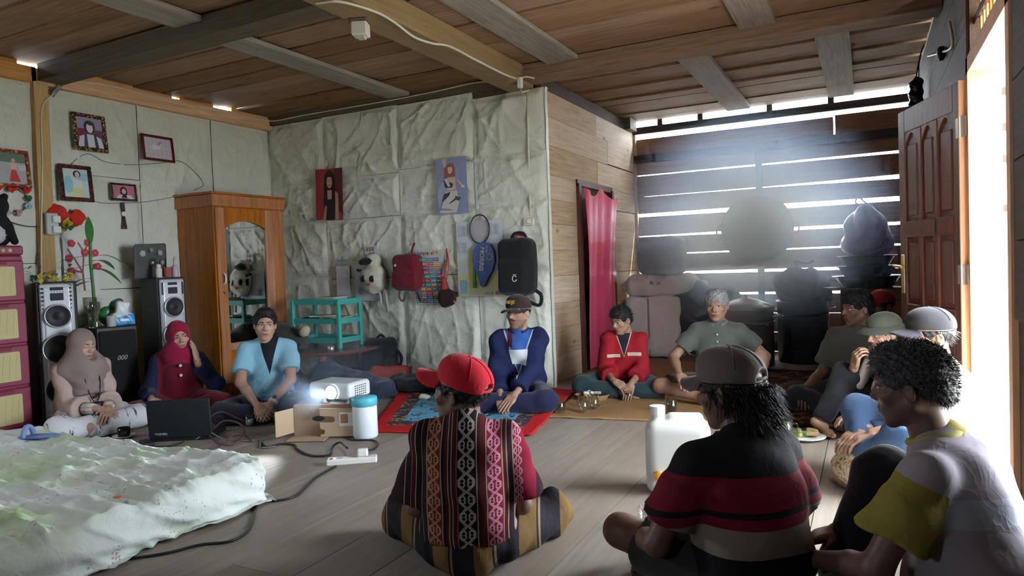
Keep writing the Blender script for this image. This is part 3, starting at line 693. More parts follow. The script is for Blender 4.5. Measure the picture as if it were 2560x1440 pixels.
# wires on the tarpaulin
def wire(name, label, pts, r=.003, m=None, f=on_left, off=.035):
    P = [f(*p, off) for p in pts]; return tag(MB().tube(spline(P, 6), r, 6).build(name, m or M_cable_b, smooth=True), label, 'cable')
wire('wall_wire', 'thin dark wire looping between the gilt frame and the wardrobe top', [(160, 425), (215, 385), (265, 405), (330, 412), (400, 408), (456, 405), (508, 458), (484, 476)], .0022)
wire('wall_wire', 'thin dark wire sagging from the carved red frame past the pink portrait', [(232, 502), (265, 508), (345, 506), (395, 500), (436, 492)], .0022)
wire('wall_wire', 'black lead running to the white sockets on the post', [(0, 540), (30, 556), (70, 566), (115, 566)], .004)
pts = [on_left(*p, .08) for p in ((104, 700), (103, 600), (106, 400), (104, 275), (130, 238), (160, 208), (220, 206), (280, 216), (350, 234), (430, 256), (500, 268), (565, 281), (620, 293), (655, 300))]+[on_mid(*p, .06) for p in ((690, 302), (740, 292), (800, 281), (900, 264), (1000, 246), (1100, 226), (1180, 208), (1240, 203))]
tag(MB().tube(spline(pts, 5), .006, 6).build('power_cable', M_cable_w, smooth=True), 'cream cable running along the tops of both tarpaulin walls', 'cable')
# sockets on the post
a = on_left(126, 560, .09); e = empty('socket_block', a.tolist(), RL, 'worn white double socket block on the wall post', 'socket')
MB().cbox(-.045, .045, -.035, .0, -.085, .085, .006).build('back_box', mat('grey_white', (.45, .50, .52), .5), e)
for z in (.035, -.045): MB().cbox(-.01, .05, -.06, -.03, z-.028, z+.028, .006).build('plug', M_white, e)
# red cloth flowers
def petals(e, c, n, r, m, seed, up=(0, -1, 0), name='blossom'):
    rr = random.Random(seed); s = SDF()
    for i in range(n):
        t = 2*math.pi*i/n+rr.uniform(-.3, .3); el = rr.uniform(-.3, .9)
        d = np.array((math.cos(t)*math.cos(el), -math.sin(el)*.6, math.sin(t)*math.cos(el)))
        s.ell(np.array(c)+d*r*.55, (r*.5, r*.16, r*.38), rotm(rr.uniform(-.6, .6), t, rr.uniform(-.6, .6)), .004)
    return sdf_obj(name, s, max(.004, r*.09), m, e, relax=0)
M_redfl = cloth('red_petal', (.55, .035, .02), .3); M_greenfl = cloth('green_leaf', (.04, .12, .05), .3); M_yelfl = cloth('yellow_petal', (.50, .36, .04), .3)
a = on_left(160, 545, .06); e = empty('cloth_flowers', a.tolist(), RL, 'red cloth flowers pinned beside the wall post', 'flowers')
petals(e, (-.06, -.02, .03), 11, .085, M_redfl, 1); petals(e, (.09, -.02, .0), 10, .075, M_redfl, 2); petals(e, (.0, -.03, -.04), 8, .05, M_yelfl, 3); petals(e, (.03, -.02, -.07), 6, .035, M_greenfl, 4, name='leaf')
a = on_left(28, 500, .05); e = empty('flower_wreath', a.tolist(), RL, 'thin wire wreath with small cloth flowers under the red-skirted picture', 'wreath')
MB().tube([(.12*math.cos(t), 0, .10*math.sin(t)) for t in np.linspace(0, 6.2, 28)], .006, 6).build('ring', fm((.35, .30, .24)), e)
for i, (t, mm) in enumerate(((.2, M_greenfl), (-.4, fm((.25, .45, .50))), (-1.2, fm((.5, .3, .3))), (-1.9, fm((.45, .42, .35))), (3.6, M_yelfl))): petals(e, (.12*math.cos(t), -.01, .10*math.sin(t)), 6, .03, mm, 20+i)
a = on_left(36, 470, .06); e = empty('cloth_flowers', a.tolist(), RL, 'row of red cloth flowers along the bottom of the red and gold frame', 'flowers')
for i, x in enumerate((-.12, -.02, .08)): petals(e, (x, -.01, 0), 8, .04, M_redfl, 30+i)
# paper with red blossom branch
a, b = on_left(155, 595, .055), on_left(250, 725, .055); w, h = b[1]-a[1], a[2]-b[2]
e = empty('blossom_poster', ((a+b)/2).tolist(), RL, 'white paper print of red blossom on a branch behind the plant', 'poster')
br = [((.70, .71, .70), 'r', 0, 0, 1, 1)]
def stroke(p, q, t, c): 
    d = np.array(q)-np.array(p); n_ = np.array((-d[1], d[0]))/np.linalg.norm(d)*t; return (c, 'p', [tuple(np.array(p)+n_), tuple(np.array(p)-n_), tuple(np.array(q)-n_), tuple(np.array(q)+n_)])
bc = (.30, .10, .07)
br += [stroke((.55, .0), (.52, .35), .03, bc), stroke((.52, .35), (.30, .62), .025, bc), stroke((.52, .35), (.58, .75), .022, bc), stroke((.58, .75), (.42, .92), .018, bc), stroke((.58, .75), (.75, .92), .016, bc), stroke((.52, .35), (.2, .4), .02, bc), stroke((.3, .62), (.12, .8), .014, (.2, .2, .2))]
for u, v in ((.24, .9), (.70, .92), (.14, .62), (.60, .73), (.87, .72), (.18, .38), (.92, .46)):
    br += [((.55, .04, .07), 'e', u+.05*math.cos(t), v+.03*math.sin(t), .06, .042) for t in (0, 1.3, 2.5, 3.8, 5)]+[((.75, .45, .1), 'e', u, v, .02, .014)]
picture(e, 'print', w, h, br, -.002)

# ---------------------------------------------------------------- stereo corner
M_dpink = mat('maroon_plastic', (.26, .035, .075), rough=.38, bump=.08, bscale=300, var=.08)
M_dpan = mat('cream_relief', (.58, .50, .24), rough=.5, var=.1)
DX, DYr = -5.40, 2.80
e = empty('drawer_cabinet', (DX, DYr-.27, 0), RL, 'maroon plastic drawer cabinet with cream relief panels at the picture edge', 'cabinet')
TOP = float(xp(80, 614, DX)[2]); dh = (TOP-.16)/4
MB().cbox(-.27, .27, .0, .34, 0, TOP-.07, .01).build('body', M_dpink, e)
MB().cbox(-.275, .275, -.012, .345, TOP-.07, TOP, .012).build('top', M_dpink, e)
st = MB()
for i in range(4):
    z0 = .06+i*dh
    d_ = MB().cbox(-.265, .265, -.022, .0, z0+.006, z0+dh-.006, .01).build('drawer', M_dpink, e)
    MB().cbox(-.20, .20, -.028, -.02, z0+.045, z0+dh-.05, .008).build('panel', M_dpan, d_)
    for k in range(9): MB().bar((-.17+k*.042, -.029, z0+.06), (-.155+k*.042, -.029, z0+dh-.065), .006, .002, (0, 1, 0)).build('ripple', M_dpan, d_)
    MB().cbox(-.15, .15, -.036, -.02, z0+dh-.034, z0+dh-.018, .005).build('pull', M_dpink, d_)
for k, c in enumerate(((.6, .4, .7), (.6, .5, .2), (.3, .5, .2), (.6, .5, .3))): MB().lathe([(.014, -.001), (.012, .002)], 10).build('sticker', fm(c), e, loc=(.05+k*.045, -.014, TOP-.035), rot=(math.pi/2, 0, 0))
# plush on the cabinet
p0 = xp(8, 610, DX-.12); s = SDF(); s.ell((0, 0, .12), (.10, .09, .13), k=.03, tag=0).ell((0, 0, .29), (.085, .08, .08), k=.03, tag=0).ell((-.02, -.075, .08), (.06, .05, .07), k=.02, tag=1).cap((.07, -.03, .14), (.10, -.06, .03), .03, .025, tag=0)
s.cap((-.06, 0, .36), (-.06, 0, .36), .025, tag=0).cap((.06, 0, .36), (.06, 0, .36), .025, tag=0)
tag(sdf_obj('plush_toy', s, .009, [fm((.01, .01, .012), .95), fm((.55, .56, .62), .9)], loc=(DX-.16, float(p0[1])-.02, TOP), rot=(0, 0, RL-.4)), 'black and white plush toy sitting on the maroon cabinet', 'toy')
# tower speakers
M_sil = mat('silver_plastic', (.55, .57, .62), rough=.35, metal=.3, var=.04); M_cone = mat('cone_rubber', (.02, .021, .025), rough=.55); M_spk = mat('black_vinyl', (.018, .018, .02), rough=.5, bump=.05)
M_ring = mat('pale_ring', (.62, .66, .70), rough=.3, metal=.5, var=.03)
def speaker(loc, rz, label, detail):
    e = empty('tower_speaker', loc, rz, label, 'speaker', 'tower speakers of the stereo')
    W, Hh, Dp = .26, 1.10, .26
    MB().cbox(-W/2, W/2, 0, Dp, 0, Hh, .006).build('cabinet', M_spk, e)
    MB().cbox(-W/2+.022, W/2-.022, -.022, 0, .02, Hh-.015, .008).build('front_panel', M_sil, e)
    MB().cbox(-W/2+.05, W/2-.05, -.028, -.02, .05, Hh-.04, .006).build('centre_panel', mat('pale_silver', (.72, .74, .80), .35, .3), e)
    for k, (z, r) in enumerate(((.845, .080), (.60, .102), (.30, .102))):
        d_ = MB().lathe([(r+.008, -.012), (r+.010, .006), (r+.004, .012), (r, .010)], 32, caps=False).build('driver', M_ring, e, smooth=True, loc=(0, -.037, z), rot=(math.pi/2, 0, 0))
        MB().lathe([(r, .010), (r*.92, .013), (r*.84, .010), (r*.45, -.006), (r*.36, -.002), (.001, .006)], 32, caps=False).build('cone', M_cone, d_, smooth=True)
    MB().cbox(-.042, .042, -.032, -.026, .960, 1.015, .003).build('window', M_black, e)
    MB().cbox(-.042, .042, -.032, -.026, 1.035, 1.058, .003).build('display', M_black, e)
    if detail:
        for sx in (-1, 1):
            for k in range(6): MB().lathe([(.008 if k < 4 else .005, 0), (.007 if k < 4 else .004, .012)], 12).build('knob', M_black, e, loc=(sx*.088, -.022, 1.05-k*.030), rot=(math.pi/2, 0, 0))
        [MB().box(-.036+k*.018, -.028+k*.018, -.029, -.028, 1.022, 1.028).build('mark', M_black, e) for k in range(5)]
    else:
        for sx in (-1, 1): MB().cbox(sx*.088-.008, sx*.088+.008, -.028, -.02, .95, 1.06, .007).build('port', M_black, e)
    return e
S1 = xp(138, 690, -5.36); speaker((float(S1[0]), float(S1[1]), 0), RL-.42, 'tower speaker with round knobs beside the maroon cabinet', True)
S2 = xp(425, 682, -5.36); speaker((float(S2[0]), float(S2[1]), 0), RL-.12, 'tower speaker with slot ports beside the wardrobe', False)
a = xp(292, 816, -5.27); e = empty('subwoofer', (float(a[0]), float(a[1]), 0), RL-.22, 'black subwoofer box between the two tower speakers', 'speaker')
sz = float(a[2]); MB().cbox(-.15, .15, 0, .36, 0, sz, .008).build('cabinet', M_spk, e); MB().cbox(-.135, .135, -.014, 0, .03, sz-.03, .01).build('grille', mat('grille_cloth', (.010, .010, .011), .9, bump=.3, bscale=500), e)
text('model_number', '000', .05, fm((.42, .43, .45)), e, (.02, -.0155, sz-.25), (math.pi/2, 0, 0), shear=.3)
SUB = (float(a[0]), float(a[1]), sz)
# items on the speakers and subwoofer
def on_sub(x, y): c, s_ = math.cos(RL-.22), math.sin(RL-.22); return (SUB[0]+c*x-s_*y, SUB[1]+s_*x+c*y, sz)
M_clear = glass('clear_glass'); M_water = glass('pale_water', (.85, .88, .80), 0, 1.33)
e = empty('bamboo_plant', on_sub(-.10, .16), 0, 'green leafy stem standing in a glass jar on the subwoofer', 'plant')
MB().lathe([(.045, 0), (.045, .20), (.042, .20), (.042, .006), (.001, .006)], 20, caps=False).build('jar', M_clear, e, smooth=True)
MB().tube(spline([(0, 0, .01), (.005, 0, .25), (-.01, .0, .5), (.0, .0, .68)]), [.012]*25, 8).build('stem', fm((.10, .22, .06)), e, smooth=True)
def leaf(e, p, d, ln, w, droop, m, name='leaf'):
    p = np.array(p, float); d = np.array(d, float); d /= np.linalg.norm(d); side = np.cross(d, (0, 0, 1.)); side /= np.linalg.norm(side)+1e-9
    V = []; n = 7
    for i in range(n+1):
        t = i/n; c = p+d*ln*t+np.array((0, 0, -droop*t*t*ln)); ww = w*math.sin(math.pi*min(1, t*.9+.08))**.8
        V += [c-side*ww, c+np.array((0, 0, -.15*ww)), c+side*ww]
    Fc = [(3*i+k, 3*i+3+k, 3*i+4+k, 3*i+1+k) for i in range(n) for k in (0, 1)]
    return mesh_obj(name, V, Fc, m, e, smooth=True)
M_leaf = mat('glossy_leaf', (.05, .20, .045), rough=.35, var=.2)
for (z, ang_, el, ln, w, dr) in ((.66, 2.2, 1.3, .24, .03, .1), (.55, .3, .5, .30, .03, .8), (.52, -.3, .35, .26, .032, .6), (.56, 3.4, .1, .24, .03, .3), (.50, -2.6, -.1, .30, .035, .5), (.46, 1.2, .2, .25, .03, .7), (.38, -2.0, .3, .2, .025, .6), (.36, 2.8, .1, .2, .025, .3)):
    leaf(e, (0, 0, z), (math.sin(ang_)*math.cos(el), math.cos(ang_)*math.cos(el), math.sin(el)), ln, w, dr, M_leaf)
tag(MB().lathe([(.04, 0), (.042, .01), (.018, .03), (.016, .10), (.045, .13), (.05, .24), (.047, .24), (.042, .135), (.001, .12)], 20, caps=False).build('glass_goblet', M_clear, smooth=True, loc=on_sub(-.16, .06)), 'tall clear glass goblet on the subwoofer', 'glass')
tag(MB().lathe([(.033, 0), (.036, .07), (.038, .07), (.038, .085), (.001, .085)], 20).build('small_jar', mat('frosted', (.55, .6, .55), .3, alpha=.75), smooth=False, loc=on_sub(-.02, .05)), 'small frosted jar with lid in front of the plant', 'jar')
e = empty('wipes_pack', on_sub(.075, .08), RL-.3, 'blue and white soft pack of wipes on the subwoofer', 'pack')
s = SDF().box((0, 0, .05), (.085, .045, .05), .02, k=.01).box((.0, 0, .14), (.05, .035, .055), .02, rotm(0, .25, 0), k=.02)
V, Q, t = s.mesh(.007, lambda X, Y, Z: .004*np.sin(60*X+40*Z)); mi = ((V[Q[:, 0], 2] > .075+.25*V[Q[:, 0], 0])).astype(int)
np_mesh('wrapper', V, Q, [fm((.05, .30, .65), .35), fm((.70, .74, .76), .35)], e, matidx=mi)
MB().cbox(-.03, .05, -.0475, -.0445, .035, .055, .001).build('white_panel', M_white, e)
e = empty('plastic_bag', on_sub(.04, .2), RL, 'crumpled green and red plastic bag behind the wipes', 'bag')
s = SDF().ell((-.02, 0, .08), (.09, .05, .08), k=.03).ell((.05, .0, .17), (.05, .04, .05), k=.03)
V, Q, t = s.mesh(.008, lambda X, Y, Z: .008*np.sin(45*X+30*Z)*np.sin(38*Z+20*Y)); np_mesh('sack', V, Q, [fm((.04, .20, .08), .3), fm((.35, .05, .06), .3)], e, matidx=(V[Q[:, 0], 0] > .06).astype(int))
# on speaker by the wardrobe
TS = 1.10
def on_sp(P, rz, x, y): c, s_ = math.cos(rz), math.sin(rz); return (float(P[0])+c*x-s_*y, float(P[1])+s_*x+c*y, TS)
R2 = RL-.12
e = empty('patterned_board', on_sp(S2, R2, -.06, .20), R2, 'dark board with a pale flower rosette leaning over the speaker', 'board'); e.rotation_euler = (.12, -.04, R2)
MB().cbox(-.14, .14, -.008, .008, 0, .30, .012).build('board', fm((.06, .065, .065), .5), e)
fl_l = []
for (u, v, r, c) in ((.55, .45, .17, (.02, .02, .02)), (.22, .75, .11, (.35, .36, .36)), (.8, .75, .1, (.3, .3, .3)), (.5, .85, .09, (.16, .16, .16)), (.85, .45, .08, (.2, .2, .2))):
    for k in range(6): fl_l.append((c, 'e', u+r*.55*math.cos(k*1.047), v+r*.55*math.sin(k*1.047), r*.42, r*.36))
    fl_l.append(((.5, .48, .3), 'e', u, v, r*.25, r*.22))
picture(e, 'rosette', .26, .28, fl_l, -.009, cz=.15)
def bottle(name, loc, prof, m, label, cat='bottle', cap=None, n=18):
    e = empty(name, loc, 0, label, cat); MB().lathe(prof, n).build('bottle_body', m, e, smooth=True)
    if cap: MB().lathe(cap[0], n).build('cap', cap[1], e, smooth=False)
    return e
bottle('lotion_bottle', on_sp(S2, R2, -.065, .06), [(.024, 0), (.026, .01), (.026, .075), (.02, .085)], fm((.70, .70, .66), .4), 'squat white bottle with blue band on the speaker', cap=([(.018, .085), (.018, .115), (.001, .116)], M_white))
tag(MB().cbox(-.03, .03, -.015, .015, 0, .09, .003).build('small_box', fm((.35, .10, .07)), loc=on_sp(S2, R2, .01, .05), rot=(0, 0, R2+.3)), 'small red carton on the speaker by the wardrobe', 'box')
bottle('spray_bottle', on_sp(S2, R2, .075, .05), [(.026, 0), (.028, .01), (.028, .08), (.014, .11)], fm((.55, .42, .58), .35), 'lilac pump bottle on the speaker', cap=([(.012, .11), (.012, .16), (.006, .17), (.004, .185)], fm((.62, .52, .62))))
e = empty('flower_bunch', on_sp(S1, RL-.42, -.03, .06), RL-.42, 'bunch of yellow and green artificial flowers on the knobbed speaker', 'flowers')
rr = random.Random(8)
for i in range(26):
    p = (rr.uniform(-.13, .14), rr.uniform(-.08, .05), rr.uniform(.0, .11)); leaf(e, p, (rr.uniform(-1, 1), rr.uniform(-1, .3), rr.uniform(-.2, .9)), rr.uniform(.05, .1), .014, .5, M_greenfl if i % 5 else fm((.08, .3, .26)))
for i in range(9): petals(e, (rr.uniform(-.14, .14), -.05+rr.uniform(-.05, .03), rr.uniform(.0, .06)), 5, .024, M_yelfl, 50+i)

# ---------------------------------------------------------------- wardrobe
M_teak = wood('teak', srgb(142, 78, 20), srgb(196, 118, 40), 'z', rough=.35, knots=.15, rand=.08, spec=.5, grain=2.2, bump=.12)
M_mirror = mat('mirror_glass', (.86, .88, .86), rough=.03, metal=1., var=.0)
a, b = xp(525, 478, -5.27), xp(705, 494, -5.27); WY0, WY1, WT = float(a[1]), float(b[1]), float(a[2])
W = WY1-WY0; wd = empty('wardrobe', (-5.27, (WY0+WY1)/2, 0), RL, 'tall teak wardrobe with an arched mirror door', 'wardrobe')
D_ = .49
MB().cbox(-W/2+.02, W/2-.02, .0, D_, .08, WT-.12, .006).build('carcass', M_teak, wd)
MB().cbox(-W/2, W/2, -.02, D_, 0, .09, .006).build('plinth', M_teak, wd)
MB().cbox(-W/2-.005, W/2+.005, -.025, D_, WT-.13, WT-.02, .006).build('cornice', M_teak, wd)
MB().cbox(-W/2-.02, W/2+.02, -.04, D_, WT-.02, WT, .006).build('top_board', M_teak, wd)
dl, dr_ = -W/2+.03, W/2-.16           # mirror door then the side stile
MB().cbox(dr_+.005, W/2-.02, -.018, .0, .09, WT-.13, .006).build('side_panel', M_teak, wd)
dd = MB().cbox(dl, dl+.10, -.022, 0, .10, WT-.14, .005).build('mirror_door', M_teak, wd)
MB().cbox(dr_-.10, dr_, -.022, 0, .10, WT-.14, .005).build('stile', M_teak, dd)
mx0, mx1 = dl+.10, dr_-.10; mz0, mz1 = .47, WT-.33
MB().cbox(mx0, mx1, -.022, 0, .10, .20, .005).build('rail', M_teak, dd); MB().cbox(mx0, mx1, -.022, 0, .40, mz0, .005).build('rail', M_teak, dd)
MB().cbox(mx0, mx1, -.012, 0, .2, .4, .004).build('lower_panel', M_teak, dd)
n = 14; w_ = mx1-mx0; MB().prism([(mx0, WT-.14), (mx0, mz1)]+[(mx0+w_*k/n, mz1+.07*math.sin(math.pi*k/n)**.8) for k in range(1, n)]+[(mx1, mz1), (mx1, WT-.14)], -.022, 0).build('arch_rail', M_teak, dd)
MB().box(mx0, mx1, -.008, -.004, mz0, mz1+.08).build('mirror', M_mirror, dd)
MB().tube(spline([(dl+.05, -.022, 1.02), (dl+.05, -.05, 1.04), (dl+.05, -.05, 1.10), (dl+.05, -.022, 1.12)]), .008, 8).build('handle', M_white, dd, smooth=True)
MB().lathe([(.008, 0), (.008, .003)], 12).build('keyhole', M_black, dd, loc=(dl+.05, -.023, .94), rot=(math.pi/2, 0, 0))

# ---------------------------------------------------------------- on the tarpaulin wall
def mid(px0, py0, px1, py1, off=.07):
    a, b = on_mid(px0, py0, off), on_mid(px1, py1, off); return (a+b)/2, b[0]-a[0], a[2]-b[2]
def curl_sheet(e, w, h, layers, name='print', bend=.02):
    o = picture(e, name, w, h, layers); return o
c, w, h = mid(785, 423, 862, 550)
e = empty('poster', c.tolist(), 0, 'red poster of a sitter with long black hair in a black top', 'poster', 'posters on the tarpaulin wall'); e.rotation_euler = (0, .035, 0)
picture(e, 'paper', w*.94, h*.95, [((.34, .035, .05), 'r', 0, 0, 1, 1), ((.10, .012, .015), 'p', [(.62, .3), (1, .1), (1, 1), (.7, 1)]), ((.02, .008, .008), 'e', .52, .80, .19, .17), ((.02, .008, .008), 'p', [(.30, .25), (.72, .25), (.72, .84), (.33, .84)]), ((.02, .015, .018), 'p', [(.36, 0), (.75, 0), (.78, .4), (.62, .58), (.42, .58), (.36, .35)]),
    ((.46, .26, .20), 'p', [(.72, .0), (.86, .0), (.84, .5), (.74, .56)]), ((.46, .26, .20), 'p', [(.27, .0), (.38, .0), (.42, .26), (.36, .30)]), ((.50, .30, .24), 'p', [(.45, .40), (.60, .40), (.64, .58), (.44, .58)]), ((.56, .36, .30), 'e', .53, .74, .10, .125), ((.02, .008, .008), 'p', [(.42, .9), (.66, .9), (.60, .83), (.46, .84)]), ((.03, .01, .01), 'r', .46, .765, .51, .775), ((.03, .01, .01), 'r', .56, .765, .61, .775), ((.30, .05, .06), 'e', .535, .675, .035, .012), ((.02, .008, .008), 'p', [(.60, .3), (.72, .3), (.70, .8), (.63, .72)])])
c, w, h = mid(1088, 398, 1173, 534)
e = empty('poster', c.tolist(), 0, 'blue grey poster of a dancing figure with auburn hair', 'poster', 'posters on the tarpaulin wall'); e.rotation_euler = (0, -.02, 0)
picture(e, 'paper', w*.95, h*.97, [((.26, .30, .46), 'r', 0, 0, 1, 1), ((.36, .40, .54), 'e', .3, .3, .3, .3), ((.30, .11, .07), 'p', [(.25, .60), (.62, .58), (.62, .84), (.46, .92), (.28, .84)]), ((.60, .44, .40), 'p', [(.20, 1), (.36, 1), (.34, .86), (.27, .84)]), ((.64, .46, .40), 'p', [(.36, .66), (.62, .66), (.64, .44), (.34, .42)]), ((.66, .48, .42), 'e', .47, .80, .08, .08), ((.30, .11, .07), 'e', .49, .875, .12, .035), ((.05, .05, .06), 'p', [(.24, .62), (.56, .54), (.50, .47), (.28, .48)]), ((.60, .60, .62), 'p', [(.26, .64), (.36, .64), (.46, .50), (.38, .49)]),
    ((.64, .44, .38), 'p', [(.60, .66), (.68, .62), (.90, .48), (.84, .46)]), ((.75, .75, .75), 'r', .82, .455, .92, .49), ((.62, .60, .58), 'p', [(.30, .40), (.66, .42), (.74, .22), (.62, .02), (.05, .04), (.16, .18)]), ((.05, .05, .06), 'p', [(.24, .37), (.46, .40), (.40, .33), (.16, .22)]), *[((.06, .06, .07), 'p', [(.40+.035*k, .18+.01*k), (.62+.03*k, .27), (.61+.03*k, .285), (.39+.035*k, .195+.01*k)]) for k in range(4)], ((.08, .08, .09), 'p', [(.60, .32), (.80, .28), (.72, .22), (.62, .25)]), ((.30, .28, .27), 'p', [(.12, .12), (.5, .08), (.5, .06), (.12, .08)])])
def paper(px0, py0, px1, py1, name, label, layers, off=.062, cat='paper', rot=0.):
    c, w, h = mid(px0, py0, px1, py1, off); e = empty(name, c.tolist(), 0, label, cat); e.rotation_euler = (0, rot, 0)
    picture(e, 'sheet', w, h, layers); return e
lines = lambda n, x0=.1, x1=.9, c=(.45, .47, .52): [(c, 'r', x0, .06+.88*k/n, x1-.2*((k*7) % 3)/3, .06+.88*k/n+.012) for k in range(n)]
paper(840, 665, 878, 760, 'printed_sheet', 'white sheet of typed lines on the tarpaulin by the panda bag', [((.62, .63, .68), 'r', 0, 0, 1, 1)]+lines(14))
paper(886, 668, 962, 752, 'printed_sheet', 'plastic sleeved pages hanging behind the panda bag', [((.58, .60, .68), 'r', 0, 0, 1, 1)]+lines(9, .12, .5)+[((.30, .32, .36), 'r', .14, .2, .19, .42), ((.30, .32, .36), 'r', .22, .2, .26, .40)])
paper(846, 640, 864, 662, 'star_sticker', 'small light blue star sticker above the typed sheet', [((.20, .42, .60), 'p', [(.5, 1), (.62, .62), (1, .5), (.62, .38), (.5, 0), (.38, .38), (0, .5), (.38, .62)])], .05, 'sticker')
paper(913, 616, 944, 642, 'photo_strip', 'sheet of small passport photographs above the panda bag', [((.66, .66, .68), 'r', 0, 0, 1, 1)]+[((.16, .15, .16), 'r', u, v, u+.17, v+.34) for u, v in ((.08, .55), (.31, .55), (.54, .55), (.31, .1), (.60, .1))]+[((.5, .38, .34), 'e', u+.085, v+.2, .05, .08) for u, v in ((.08, .55), (.31, .55), (.54, .55), (.31, .1), (.60, .1))])
cells = [((.62, .62, .60), 'r', 0, 0, 1, 1)]; rr = random.Random(5)
pal = [(.50, .05, .05), (.06, .24, .45), (.08, .32, .16), (.55, .14, .05), (.06, .06, .07), (.40, .10, .28), (.04, .32, .36), (.55, .40, .05), (.30, .05, .08), (.10, .12, .4)]
for i in range(11):
    for j in range(5):
        u, v = .03+j*.192, .02+i*.077; cells += [(pal[(i*3+j*7+rr.randrange(3)) % 10], 'r', u, v, u+.175, v+.062), ((.70, .70, .66), 'r', u+.03, v+.024, u+.08, v+.04), ((.70, .70, .66), 'r', u+.10, v+.024, u+.15, v+.04)]
for j in range(12): cells.append((pal[(j*3) % 10], 'r', .12+j*.062, .905+.012*(j % 2), .12+j*.062+.045, .955+.012*(j % 2)))
cells += [((.10, .25, .08), 'e', .08, .945, .055, .03), ((.5, .3, .05), 'e', .93, .95, .05, .028)]
paper(1035, 627, 1118, 760, 'alphabet_chart', 'colourful reading chart of small word cells behind the maroon bag', cells, .060, 'chart')
cal = [((.60, .66, .70), 'r', 0, 0, 1, 1), ((.62, .60, .30), 'p', [(0, 0), (1, 0), (1, .22), (.6, .48), (.3, .50), (0, .47)]), ((.50, .56, .66), 'r', .04, .30, .22, .46), ((.24, .42, .60), 'r', .04, .04, .2, .22)]
for u, v in ((.04, .80), (.04, .58), (.74, .80), (.74, .55)): cal += [((.50, .54, .60), 'r', u, v, u+.2, v+.15)]+[((.28, .30, .36), 'r', u+.1, v+.02+.025*k, u+.17, v+.03+.025*k) for k in range(5)]
cal += [((.55, .52, .12), 'r', .30, .2, .5, .62), ((.45, .50, .52), 'r', .3, .02, .5, .06), ((.36, .18, .36), 'r', .83, .02, .95, .07), ((.30, .36, .48), 'r', .6, .02, .75, .06)]
paper(1140, 556, 1262, 740, 'wall_calendar', 'pale blue and yellow calendar sheet behind the racket', cal, .058, 'calendar')
# racket and its cover
c, w, h = mid(1172, 538, 1226, 608, .075)
e = empty('badminton_racket', c.tolist(), 0, 'badminton racket with dark oval rim hanging above its blue cover', 'racket')
rx, rz_ = w/2*.95, h/2*.98
MB().tube([(rx*math.cos(t), 0, rz_*math.sin(t)) for t in np.linspace(0, 2*math.pi, 40, endpoint=False)], .006, 8, closed=True).build('rim', fm((.02, .025, .03), .3), e, smooth=True)
st = MB()
for k in range(-8, 9):
    u = k/9; q = math.sqrt(1-u*u); st.bar((rx*u, 0, -rz_*q), (rx*u, 0, rz_*q), .0012); st.bar((-rx*q, .001, rz_*u), (rx*q, .001, rz_*u), .0012)
o = st.build('strings', fm((.48, .30, .30)), e); o['kind'] = 'stuff'
MB().tube([(0, 0, -rz_), (.0, 0, -rz_-.10)], .005, 8).build('shaft', fm((.1, .1, .1)), e)
c, w, h = mid(1178, 607, 1240, 717, .085)
e = empty('racket_cover', c.tolist(), 0, 'blue zip racket cover with white lettering', 'racket cover'); e.rotation_euler = (0, .10, 0)
poly = [(.0, .5), (.28, .46), (.46, .30), (.5, .10), (.42, -.12), (.25, -.30), (.14, -.46), (.04, -.5), (-.06, -.46), (-.16, -.30), (-.34, -.12), (-.46, .08), (-.42, .30), (-.25, .46)]
MB().prism([(x*w, z*h) for x, z in poly], -.02, .012).build('shell', fm((.012, .06, .30), .35), e)
text('lettering', 'MORRIS', .062, M_white, e, (-.01, -.022, .05), (math.pi/2, math.pi/2, 0), bold=.001); text('lettering', 'SUPER', .022, M_white, e, (.035, -.022, .14), (math.pi/2, math.pi/2, 0))
MB().tube([(.07+.028*math.cos(t), -.022, .075+.028*math.sin(t)) for t in np.linspace(0, 2*math.pi, 20, endpoint=False)], .003, 6, closed=True).build('emblem', M_white, e)
MB().tube([(-.09*w/.24, .0, -.02), (-.085, 0, -.22)], .013, 10).build('grip', fm((.08, .26, .06)), e, smooth=True)
# bags on the wall
M_mar = cloth('maroon_nylon', (.16, .012, .022), .35); M_blk = cloth('black_nylon', (.012, .012, .014), .35); M_cream = cloth('cream_fleece', (.58, .56, .46), .4); M_strap = cloth('grey_strap', (.10, .09, .09), .2); M_navy = cloth('navy_cloth', (.018, .026, .06), .5)
c, w, h = mid(985, 636, 1056, 726, .14)
e = empty('backpack', c.tolist(), 0, 'small maroon backpack hanging on the reading chart', 'backpack', 'bags hanging on the tarpaulin wall')
s = SDF().box((0, 0, 0), (w/2, .075, h/2), .07, k=.02).box((0, -.065, -.07), (w/2*.9, .03, h*.22), .03, k=.03); sdf_obj('pack_body', s, .011, M_mar, e, lambda X, Y, Z: .004*np.sin(30*X+20*Z))
MB().tube(spline([(.02, .03, h/2-.01), (.03, .05, h/2+.06), (.03, .08, h/2+.10)]), .009, 6).build('haul_loop', M_mar, e)
for sx in (-1, 1): MB().tube(spline([(sx*.10, .0, -h/2+.02), (sx*.13, .02, -h/2-.06), (sx*.10, .04, -h/2-.10), (sx*.06, .05, -h/2-.02)]), .011, 6).build('strap', M_strap, e, smooth=True)
MB().lathe([(.016, 0), (.016, .002)], 4).build('badge', M_white, e, loc=(-.09, -.077, .07), rot=(math.pi/2, 0, 0))
c, w, h = mid(893, 640, 966, 730, .13)
e = empty('panda_backpack', c.tolist(), 0, 'cream animal face backpack hanging open beside the maroon one', 'backpack', 'bags hanging on the tarpaulin wall'); e.rotation_euler = (0, -.12, 0)
